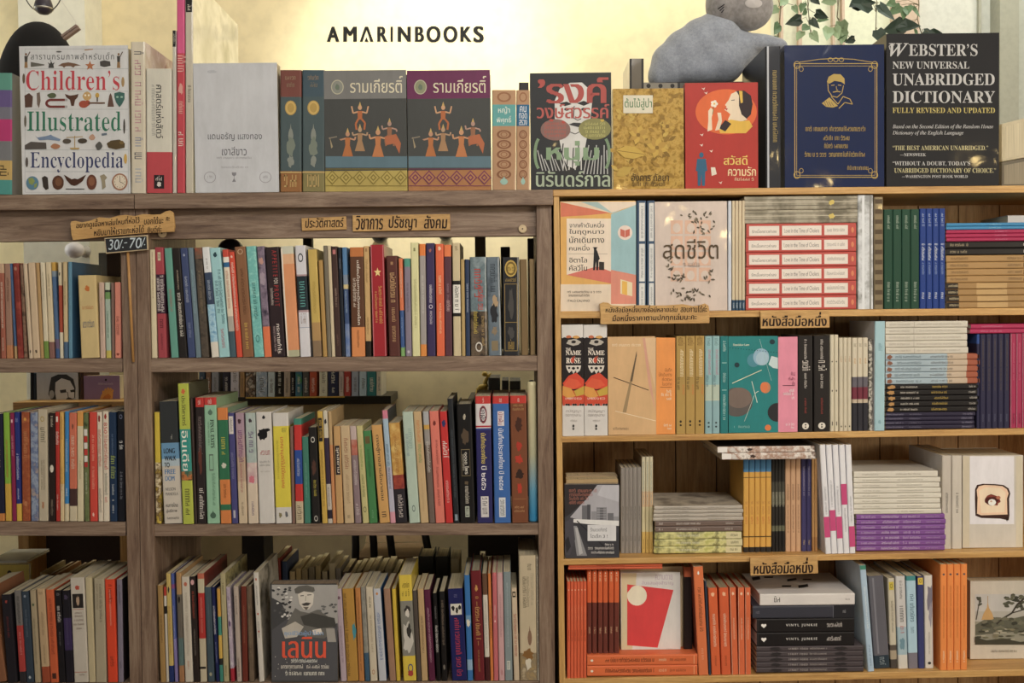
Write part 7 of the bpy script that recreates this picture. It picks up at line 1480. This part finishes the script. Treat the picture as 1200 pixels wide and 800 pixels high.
hnt.links.new(ramp(hnt, n1.outputs['Fac'], [(.3, lin('#84807f')), (.65, lin('#9d9a9a'))]), hb.inputs['Base Color'])
me.materials.append(HM)
hd = bpy.data.objects.new('head', me); COL.objects.link(hd); hd.parent = pl
# stitched eye and cheek patch, laid on the head surface by ray casting from the front
bpy.context.view_layer.update()
from mathutils.bvhtree import BVHTree
bv = BVHTree.FromPolygons([v.co + pc for v in me.vertices], [p.vertices[:] for p in me.polygons])
def on_head(px, py, lift):
    d = (W(px, py, 0) - CAM).normalized(); h = bv.ray_cast(CAM, d)
    return (h[0] + h[1]*lift - pc) if h[0] else (W(px, py, YP - .05) - pc)
q = MB()
for x0, y0, x1, y1 in ((841.4, 10.6, 849, 5), (843.6, 12.6, 848.4, 8), (845.6, 14.8, 848.6, 11)): q.tube([on_head(x0 + (x1 - x0)*t/4, y0 + (y1 - y0)*t/4, .0006) for t in range(5)], .0009, mat('#23232a'), 6)
q.build('stitched_eye', hd)
q = MB(); cs = [on_head(883 + 10*cos(t*pi/9), 4 + 5.4*sin(t*pi/9), .0012) for t in range(18)]
cc = on_head(883, 4, .0016)
for i in range(18): q.face([cc, cs[(i + 1) % 18], cs[i]], mat('#bdb9b8'))
q.build('cheek_patch', hd)

# ------------------------------------------------------------------ hanging ivy in front of the window
LG = [plain('ivy_leaf_light', '#9ab488', .5), plain('ivy_leaf_mid', '#5f7f55', .5), plain('ivy_leaf_dark', '#33463a', .5)]
STEM = plain('ivy_stem', '#6a6244', .7)
rn = random.Random(21)
def leafmesh(mb, p, s, ang, tilt, m):
    P = [(0, -.06, 0), (.3, .04, .05), (.5, -.28, .03), (.3, -.72, -.03), (0, -1.15, -.1), (-.3, -.72, -.03), (-.5, -.28, .03), (-.3, .04, .05)]
    R = Euler((tilt, 0, 0)).to_matrix(); R = Matrix.Rotation(ang, 3, 'Y') @ R @ Matrix.Rotation(rn.uniform(-.7, .7), 3, 'Z')
    V = [p + R @ (Vector((x*.82, z - .0, y)) * s) for x, y, z in P]; mid = p + R @ (Vector((0, .09, -.5)) * s)
    for i in range(8): mb.face([mid, V[i], V[(i + 1) % 8]], m)
vines = [('pale green ivy strand beside the plush head', [(918, -60), (915, 10), (912, 44)], [(922, -4, 11, .7, 0), (912, 8, 9, .9, 0), (914, 28, 11, .6, 1), (930, 6, 7, -.4, 0), (904, -6, 9, 1.3, 2), (910, 42, 6, .4, 1)], .62),
         ('leafy ivy strand above the navy cover', [(945, -60), (947, 10), (949, 30), (951, 46)], [(941, 3, 8, .2, 1), (951, -4, 8, -.8, 2), (955, 15, 10, -1.1, 2), (940, 22, 12, 1.3, 2), (950, 22, 9, -.7, 2), (947, 29, 9, .8, 1), (940, 36, 9, .5, 0), (951, 37, 9, -.6, 0), (958, 22, 8, -1.3, 1), (946, 12, 7, .9, 1), (946, -14, 9, .4, 1)], .55),
         ('short ivy strand with rounded pale leaves', [(986, -60), (982, 10), (981, 20), (988, 34)], [(972, 31, 12, .3, 0), (978, 31, 11, -.2, 0), (985, 24, 13, -.2, 0), (988, 34, 11, .1, 0), (993, 45, 7, 1.5, 1), (1002, 45, 8, 1.2, 2), (980, -2, 12, 1.3, 0)], .6),
         ('dark ivy strand with broad leaves above the dictionary', [(1028, -60), (1027, 14), (1026, 40)], [(1022, 3, 20, 1.4, 2), (1000, 4, 15, -1.6, 2), (1030, 4, 16, -.7, 2), (1028, 34, 13, -.3, 2), (1012, -2, 14, 1.0, 2)], .5),
         ('ivy strand with a wide black-green leaf beside the curtain', [(1070, -60), (1077, 6), (1075, 22), (1080, 40)], [(1056, 6, 11, .9, 1), (1064, 6, 10, .2, 1), (1070, 6, 10, -.4, 1), (1050, 2, 9, 1.2, 1), (1062, 30, 19, 1.35, 2), (1052, 28, 15, -1.3, 2), (1082, 36, 8, -1.2, 2), (1090, 38, 8, -1.4, 2), (1074, 34, 7, .2, 1), (1060, 12, 8, .3, 1)], .52)]
for lab, pts, leaves, Yv in vines:
    c = W(*pts[-1], Yv); v_ = empty('hanging_ivy', c, lab, 'plant', 'ivy strands in front of the window')
    q = MB(); q.tube([W(x, y, Yv) - c for x, y in pts], .0011, STEM, 6)
    for (x, y, s, ang, k) in leaves:
        best = min(range(len(pts)), key=lambda i: abs(pts[i][1] - y)); q.tube([W(*pts[best], Yv) - c, W((x + pts[best][0])/2, y - 2, Yv - .01) - c, W(x, y, Yv - .01) - c], .0006, STEM, 5)
    q.build('stems', v_)
    q = MB()
    for (x, y, s, ang, k) in leaves: leafmesh(q, W(x, y, Yv - .01) - c, s*(2 + Yv)/F_PX*1.5, ang, rn.uniform(-.5, .1), LG[k])
    q.build('foliage', v_)

# ------------------------------------------------------------------ hat, clothespin and ornament at the far end
FELT = plain('black_felt', '#141314', .95)
hc = W(50, 92, .3); hc.z = bz('top_oak', hc.x)
ht = empty('hat', W(46, 120, .22), 'black felt hat behind the large white encyclopedia', 'hat')
zt = bz('top_oak', -.8); base = Vector((W(46, 120, .2).x, .2, zt + .0005)); ht.location = base
top = W(30, 26, .2).z - zt
q = MB(); R1 = (W(106, 60, .2).x - W(-14, 60, .2).x) / 2
prof = [(R1, 0), (R1, top*.4)] + [(R1*cos(t*pi/28)**.9, top*(.42 + .58*sin(t*pi/28))) for t in range(14)] + [(R1*.02, top)]
prof = [(r_*.92, z_) for r_, z_ in prof]
q.lathe((0, 0, 0), prof, FELT, 36)
for i, v in enumerate(q.v): v.y *= .55; 
o = q.build('crown', ht, smooth=True)
q = MB(); q.lathe((0, 0, top*.555), [(R1*.94, 0), (R1*.945, .002), (R1*.94, .005)], mat('#b8b4a8'), 36)
for v in q.v: v.y *= .55
q.build('band', ht, smooth=True)
ht.location.y = .2
# clothespin on a thread
Yc = .1
cp = W(83, 38, Yc); cl = empty('clothespin', cp, 'grey-brown wooden clothespin hanging on a thread above the hat', 'clothespin')
PW = plain('weathered_peg_wood', '#8a7468', .7)
d_ = (W(94, 28, Yc) - W(76, 41, Yc)); L = d_.length; an = atan2(d_.z, d_.x)
for k, s in enumerate((-1, 1)):
    q = MB(); q.box(-L/2, L/2, -.006 + (0 if k == 0 else .0005), .006, .0006 if s > 0 else -.0054, .0054 if s > 0 else -.0006, PW)
    o = q.build('peg_half', cl, bevel=.001); o.rotation_euler = (0, -an, 0)
q = MB(); q.tube([Vector((.004*cos(t*.7) , -.007 + .0006*t, .004*sin(t*.7))) for t in range(22)], .0007, plain('steel_spring', '#9a9a9a', .3, 1.0), 6); o = q.build('spring', cl); o.rotation_euler = (0, -an, 0)
q = MB(); q.tube([W(50, -40, Yc) - cp, W(74, 4, Yc) - cp, W(89, 26, Yc) - cp, W(84, 36, Yc) - cp], .0006, plain('white_thread', '#d8d4c8', .8), 6); q.build('thread', cl)
# dark drop in a wire ring
Yo = .45
oc = W(50.6, -12, Yo); ot = empty('hanging_ornament', oc, 'dark drop inside a wire ring hanging at the upper corner', 'ornament')
Ko = (2 + Yo)/F_PX
q = MB(); q.tube([Vector((22*Ko*cos(2*pi*i/40), 0, 26*Ko*sin(2*pi*i/40))) for i in range(40)], .0013, plain('dark_wire', '#4a4844', .4, .6), 8, closed=True); q.build('wire_ring', ot, smooth=True)
q = MB(); q.lathe((0, 0, 0), [(.3*Ko, 6*Ko), (3*Ko, 2*Ko), (7*Ko, -8*Ko), (10*Ko, -17*Ko), (10.6*Ko, -21*Ko), (9*Ko, -25*Ko), (5*Ko, -28*Ko), (.3*Ko, -29*Ko)][::-1], plain('dark_plum_glaze', '#3a3540', .35), 24); q.build('drop', ot, smooth=True)
q = MB(); q.lathe((0, 0, 0), [(10.9*Ko, -23*Ko), (11*Ko, -22*Ko), (10.9*Ko, -21*Ko)], plain('pale_metal_band', '#a8a49a', .3, .8), 24); q.build('band', ot, smooth=True)
q = MB(); q.tube([Vector((0, 0, 26*Ko)), Vector((0, 0, 60*Ko))], .0008, mat('#8a8680'), 6); q.tube([Vector((.3*Ko, 0, 5*Ko)), Vector((0, 0, 26*Ko))], .0006, mat('#8a8680'), 6); q.build('thread', ot)

# ------------------------------------------------------------------ things seen through the open backs
def px_box(name, x0, x1, y0, y1, Y, d, m, label, cat, group=None, part='body', extra=None, foot=None):
    A, B = W(x0, y1, Y), W(x1, y0, Y)
    if foot is not None: A.z = foot
    rt = empty(name, ((A.x + B.x)/2, Y, A.z), label, cat, group)
    q = MB(); q.box(-(B.x - A.x)/2, (B.x - A.x)/2, 0, d, 0, B.z - A.z, m); q.build(part, rt, bevel=.0015)
    return rt
# wall shelf carrying a row of book ends, behind the wide bay
YS = YW - .17
BLKW = plain('black_lacquer', '#17140f', .35)
s0, s1 = W(286, 466, YS), W(458, 463, YS)
ws = empty('wall_shelf', ((s0.x + s1.x)/2, YS, W(370, 474, YS).z), 'black wall shelf with a yellow edge strip behind the wide bay', 'shelf')
zsh = W(370, 464.6, YS).z
q = MB(); q.box(W(225, 466, YS).x - ws.location.x, W(458, 466, YS).x - ws.location.x, 0, .168, 0, zsh - ws.location.z, BLKW); q.build('board', ws, bevel=.001)
q = MB(); q.box(W(288, 466, YS).x - ws.location.x, W(404, 466, YS).x - ws.location.x, -.002, .0, zsh - ws.location.z - .003, zsh - ws.location.z + .0005, plain('yellow_tape', '#c8a030', .5)); q.build('edge_strip', ws)
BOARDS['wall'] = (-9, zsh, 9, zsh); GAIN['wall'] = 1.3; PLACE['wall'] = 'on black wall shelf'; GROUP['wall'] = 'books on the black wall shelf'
wl = [(233, 240, '#3a4a5c', 'blue-black'), (241, 247, '#7a5c48', 'russet'), (248, 256, '#8a8a90', 'silver'), (261, 269, '#2e2c38', 'charcoal'), (270, 280, '#b8b4bc', 'white'), (281, 286.4, '#a07c50', 'tan'), (287.6, 299, 'photo:#c8a888,#3a2c28,#e0d0c0@30', 'brown and white photo'), (300, 313, 'photo:#a8b4c0,#8494a8,#c8ccd0', 'hazy blue-grey'), (314, 322, '#b4c0c4', 'pale grey'), (323, 332, '#23211f', 'black lettered'), (332.6, 340, '#a89888', 'beige'), (340.6, 345.4, '#1e1e1e', 'narrow black'), (346, 354, 'photo:#2c6a6c,#3a5a78,#3a7a4a@40', 'peacock coloured'), (354.6, 362, '#4c4a48', 'dark grey'), (362.6, 371, '#a84a32', 'brick red'), (374, 383.6, '#c8c4b0', 'cream titled'), (384.4, 396, '#2c304a', 'dark navy'), (397, 402.6, '#b8a8a4', 'pinkish white'), (403, 411, '#a43a34', 'scarlet'), (412, 420, '#9aa4b4', 'blue-grey'), (421, 429.6, '#a8bcc8', 'icy blue'), (430, 440.6, '#2f7474', 'sea green'), (441, 447, '#c8c0ac', 'ivory')]
for x0, x1, c, nm in wl: S('wall', x0, x1, 418 + RND.random()*4, x0, c, nm + ' spine in the far row', None if nm in ('black lettered', 'cream titled', 'dark navy', 'white') else [('~', '#d8d0c4' if lum(first_hex(c)) < .2 else '#5a5450', .5, .9, .34)], Y=YS + .005, d=.11)
# tan tray with two framed covers behind the narrow bay
YT = .5
t0, t1 = W(15, 478, YT), W(150, 478, YT)
tr = empty('wooden_ledge', ((t0.x + t1.x)/2, YT, 0.0), 'tan wooden sideboard behind the narrow bay', 'sideboard')
ztr = W(80, 470.6, YT).z
q = MB(); q.box(-(t1.x - t0.x)/2, (t1.x - t0.x)/2, 0, .2, ztr - .018, ztr, PINE_H); q.build('top', tr, bevel=.001)
for sx in (-1, 1):
    q = MB(); q.box(sx*((t1.x - t0.x)/2 - .015) - .012, sx*((t1.x - t0.x)/2 - .015) + .012, .005, .19, 0, ztr - .018, PINE_V); q.build('side_panel', tr)
q = MB(); q.box(-(t1.x - t0.x)/2 + .027, (t1.x - t0.x)/2 - .027, .1, .11, .05, ztr - .02, plain('dark_cupboard_back', '#3a2c24', .7)); q.build('back_panel', tr)
BOARDS['tray'] = (-9, ztr, 9, ztr); GAIN['tray'] = 1.0; PLACE['tray'] = 'on tan sideboard'; GROUP['tray'] = 'books on the tan sideboard'
r, Y = facing('tray', 43.4, 92, 418, '#c2c6cd', 'grey cover with a black-and-white face', Y=YT + .06, thick=.02)
a = Art(Y, 1.0)
a.poly([(58, 452), (60, 442), (68, 438.6), (78, 438.6), (86, 444), (88.6, 454), (88, 466), (85, 471), (60, 471), (56.6, 462)], '#3a3a3c').poly([(65, 448), (72, 443), (82, 446), (87, 455), (87, 466), (84, 471), (66, 471), (64.6, 460)], '#d6d6d8').poly([(70, 457), (77, 456), (78, 459.6), (71, 460.4)], '#3c3c3e').poly([(82, 457), (87.6, 456), (87.6, 459), (83, 459.6)], '#3c3c3e').poly([(77, 468), (80, 465), (85, 467), (84, 470)], '#4a4a4c').ell(60.6, 462, 3, 5, '#a8a8aa', 12).line([(79, 459), (80, 465)], 1.2, '#7a7a7c')
a.done(r)
S('tray', 35, 38.6, 424, 35, '#26282c', 'slim black spine before the grey face cover', [], Y=YT + .06, d=.1); S('tray', 39, 42.8, 424, 39, '#8fa0b4 .3 #26303c', 'slim blue-black spine touching the grey face cover', [], Y=YT + .06, d=.1)
S('tray', 93.4, 98, 420, 93.4, '#4a2f24', 'dark brown spine beside the purple cover', [], Y=YT + .06, d=.1)
r, Y = facing('tray', 98.6, 140.6, 440.4, '#94749a', 'purple cover with an orange footprint', Y=YT + .06, thick=.03, wrap=True, spine='#8a4a30')
a = Art(Y, 1.0); a.poly([(117, 471), (119, 462), (123, 457), (129, 456), (132.6, 460), (132, 471)], '#dc9a44').poly([(120, 471), (122, 464), (127, 461), (130, 464), (129, 471)], '#c8742c')
for x, y in ((121, 459), (123.6, 456.6), (126.6, 455.4), (129.6, 455.8), (132, 457.6)): a.ell(x, y, 1.3, 1.7, '#dc9a44', 10)
a.text('~12', 115, 448.6, 133, 450.6, '#c8b4c8').ell(124, 445, 1.2, 1.4, '#2a2228', 10)
a.done(r)
# white globe lamp
gl = W(87.5, 293, .76); gt = empty('globe_lamp', (gl.x, .76, gl.z), 'white glass globe lamp on the pillar behind the narrow bay', 'lamp')
Kg = 2.76/F_PX
q = MB(); q.ellipsoid((0, 0, 0), (11*Kg, 11*Kg, 9.6*Kg), plain('opal_glass', '#e8e6ee', .25), 28, 18); q.build('globe', gt, smooth=True)
q = MB(); q.lathe((0, 0, 0), [(6*Kg, 8*Kg), (4*Kg, 12*Kg), (4*Kg, YW - .1265 - .76), (7*Kg, YW - .125 - .76), (7*Kg, YW - .1205 - .76)], plain('lamp_neck', '#c8c4bc', .4), 16, 'y'); q.build('wall_arm', gt, smooth=True)
# dark knobs on the wall, uprights standing at the back of the shelves
for x, y, rr_, lab in ((447, 276, 10, 'dark round coat hook seen above the orange and red spines'), (523, 275, 8.4, 'smaller dark round coat hook above the purple spine')):
    Kb = (2 + YW)/F_PX; c = W(x, y, YW - .0002)
    rt = empty('coat_hook', c, lab, 'coat hook')
    q = MB(); q.lathe((0, 0, 0), [(rr_*Kb*.5, 0), (rr_*Kb*.4, -.012), (rr_*Kb*.8, -.02), (rr_*Kb, -.034), (rr_*Kb*.9, -.05), (rr_*Kb*.5, -.06), (rr_*Kb*.05, -.063)], plain('dark_glaze', '#1e2026', .3), 24, 'y'); q.build('knob', rt, smooth=True)
Yb_ = .235; zB = shelf_z('B', 230) + .0004; zA = shelf_z('A', 130) + .0004
Kb = (2 + Yb_)/F_PX; c = W(270.5, 292, Yb_)
rt = empty('bookend', Vector((c.x, Yb_, zB + .0004)), 'black ball-topped stand behind the aqua and brown spines', 'bookend')
q = MB(); q.ellipsoid((0, 0, c.z - zB), (14.6*Kb, 14.6*Kb, 12.6*Kb), plain('black_gloss', '#1e2026', .3), 24, 16); q.build('ball', rt, smooth=True)
q = MB(); q.tube([Vector((0, 0, .004)), Vector((0, 0, c.z - zB))], .006, plain('dark_pole', '#241e1a', .4), 10); q.lathe((0, 0, 0), [(.03, 0), (.03, .004), (.01, .006)], plain('dark_pole_base', '#241e1a', .4), 20); q.build('stand', rt)
POST = plain('dark_brown_post', '#5c5040', .6); POST2 = plain('black_post', '#2a2622', .6)
for x0, x1, yt, m, lab in ((558, 568.6, 262, POST, 'grey-brown upright strip behind the fat red-titled spine'), (588, 597.6, 289, POST2, 'short black upright strip behind the gold-framed spine'), (619.6, 627.4, 279, POST2, 'dark upright strip behind the tan books by the oak post'), (357, 365.4, 278, POST2, 'black upright strip behind the black-panelled white spine')):
    px_box('divider', x0, x1, yt, 420, .255, .02, m, lab, 'divider', 'dividers at the back of the wide upper shelf', 'panel', foot=zB + .0004)
px_box('divider', 117.8, 126, 296, 420, .25, .03, plain('grey_metal', '#8a8c84', .4, .5), 'grey metal divider behind the fat cream-yellow spine', 'divider', None, 'panel', foot=zA + .0004)
px_box('wooden_box', 126.6, 141, 296, 420, .25, .035, plain('dark_walnut', '#5a4636', .6), 'tall dark walnut box behind the salmon spine', 'box', None, 'body', foot=zA + .0004)
# black goods and a yellow figurine behind the middle shelf of the wide bay
yb = .42
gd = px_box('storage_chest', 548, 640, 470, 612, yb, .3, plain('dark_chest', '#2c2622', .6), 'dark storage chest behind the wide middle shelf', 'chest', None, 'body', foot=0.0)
zc2 = W(590, 470, yb).z
for i, (x0, x1, yt, c) in enumerate(((572, 585.6, 443, '#4a4c50'), (588, 596, 446, '#44464c'), (597, 610, 446.6, '#4c4a48'), (556, 570, 463, '#3c3a38'))):
    BOARDS['chest'] = (-9, zc2, 9, zc2); GAIN['chest'] = 1.0; PLACE['chest'] = 'on the dark chest'; GROUP['chest'] = 'bound volumes on the dark chest'
    S('chest', x0, x1, yt, x0, c, ['first tall', 'narrow', 'second tall', 'low'][i] + ' grey-black bound volume', [], Y=yb + .02, d=.14, page='#55534f', side='#1c1c1c')
fg = W(566, 470, yb + .05); fg.z = zc2; FY = plain('yellow_enamel', '#c8a838', .4)
ft = empty('figurine', fg, 'small yellow animal figurine behind the white and navy spine', 'figurine')
Kf = 2.45/F_PX
def fp(x, y): return (W(x, y, yb + .05) - fg)
q = MB(); q.tube([fp(559, 457), fp(563, 454), fp(568, 453), fp(570, 450)], [.004, .007, .008, .006], FY, 10); q.tube([fp(569, 453), fp(568.6, 447), fp(572, 441), fp(575, 437)], [.007, .005, .004, .002], FY, 10); q.tube([fp(560, 456), fp(558, 463), fp(558, 469.6)], [.004, .003, .003], FY, 8); q.tube([fp(569, 453), fp(571, 462), fp(570, 469.6)], [.005, .003, .003], FY, 8)
q.ellipsoid(fp(568, 438), (.007, .006, .006), FY, 14, 10); q.build('body', ft, smooth=True)
# bottom bays: stool with black tube legs and a cardboard box, dark cabinet, chest
TUBE = plain('black_tube', '#17161a', .35)
stl = empty('chair', (W(440, 800, .5).x, .5, 0), 'black tube-legged chair with light seat behind the wide bottom shelf', 'chair')
for pts in ([(416, 600), (417, 640), (416, 670)], [(434, 600), (438, 636), (439, 670)], [(453, 600), (458, 636), (463, 680)], [(494, 600), (500, 636), (507, 670)]):
    q = MB(); P = [W(x, y, .48) for x, y in pts]; P.append(Vector((P[-1].x, P[-1].y, 0.0)))
    q.tube([p - stl.location for p in P], .009, TUBE, 12); q.build('leg', stl, smooth=True)
q = MB(); P = [W(416, 600, .48), W(494, 600, .48)]; q.box(P[0].x - stl.location.x - .02, P[1].x - stl.location.x + .02, -.03, .16, P[0].z - .01, P[0].z + .02, plain('chair_seat', '#a8937a', .6)); q.build('seat', stl, bevel=.004)
cb = px_box('cardboard_box', 420, 492, 652, 800, .56, .16, plain('cardboard', '#a88c68', .8), 'tan cardboard box behind the wide bottom shelf', 'box', None, 'carton', foot=0.0)
q = MB(); bx_ = W(492, 652, .56).x - cb.location.x; hz_ = W(450, 652, .56).z
q.face([(-bx_, .16, hz_ + .0005), (bx_, .16, hz_ + .0005), (bx_*1.0, .23, hz_ + .05), (-bx_, .23, hz_ + .05)], plain('cardboard_flap', '#b89a74', .8)); q.build('flap', cb)
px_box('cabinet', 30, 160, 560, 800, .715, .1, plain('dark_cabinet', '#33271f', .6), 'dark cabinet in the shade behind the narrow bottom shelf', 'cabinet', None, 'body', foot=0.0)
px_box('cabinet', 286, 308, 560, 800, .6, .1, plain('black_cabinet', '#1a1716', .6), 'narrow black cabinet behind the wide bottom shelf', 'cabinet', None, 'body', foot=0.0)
# yellow book with black script and papers lying on the hidden row of the narrow bottom shelf
r, Y = facing('E', -16, 36, 662, '#b09c40', 'olive-yellow cover with black script', Y=.19, thick=.012)
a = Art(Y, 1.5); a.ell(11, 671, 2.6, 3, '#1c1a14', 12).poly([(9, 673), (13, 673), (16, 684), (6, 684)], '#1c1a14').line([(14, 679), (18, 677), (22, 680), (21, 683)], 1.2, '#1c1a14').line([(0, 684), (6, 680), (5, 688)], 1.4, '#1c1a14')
a.done(r)
zt_ = W(10, 661.6, .19).z + .0006
lay(zt_, -14, 31, .006, '#a8a498', 'pale papers lying above the olive-yellow cover', 'E', [], Y=.2, d=.11, name='magazine', ref=655)
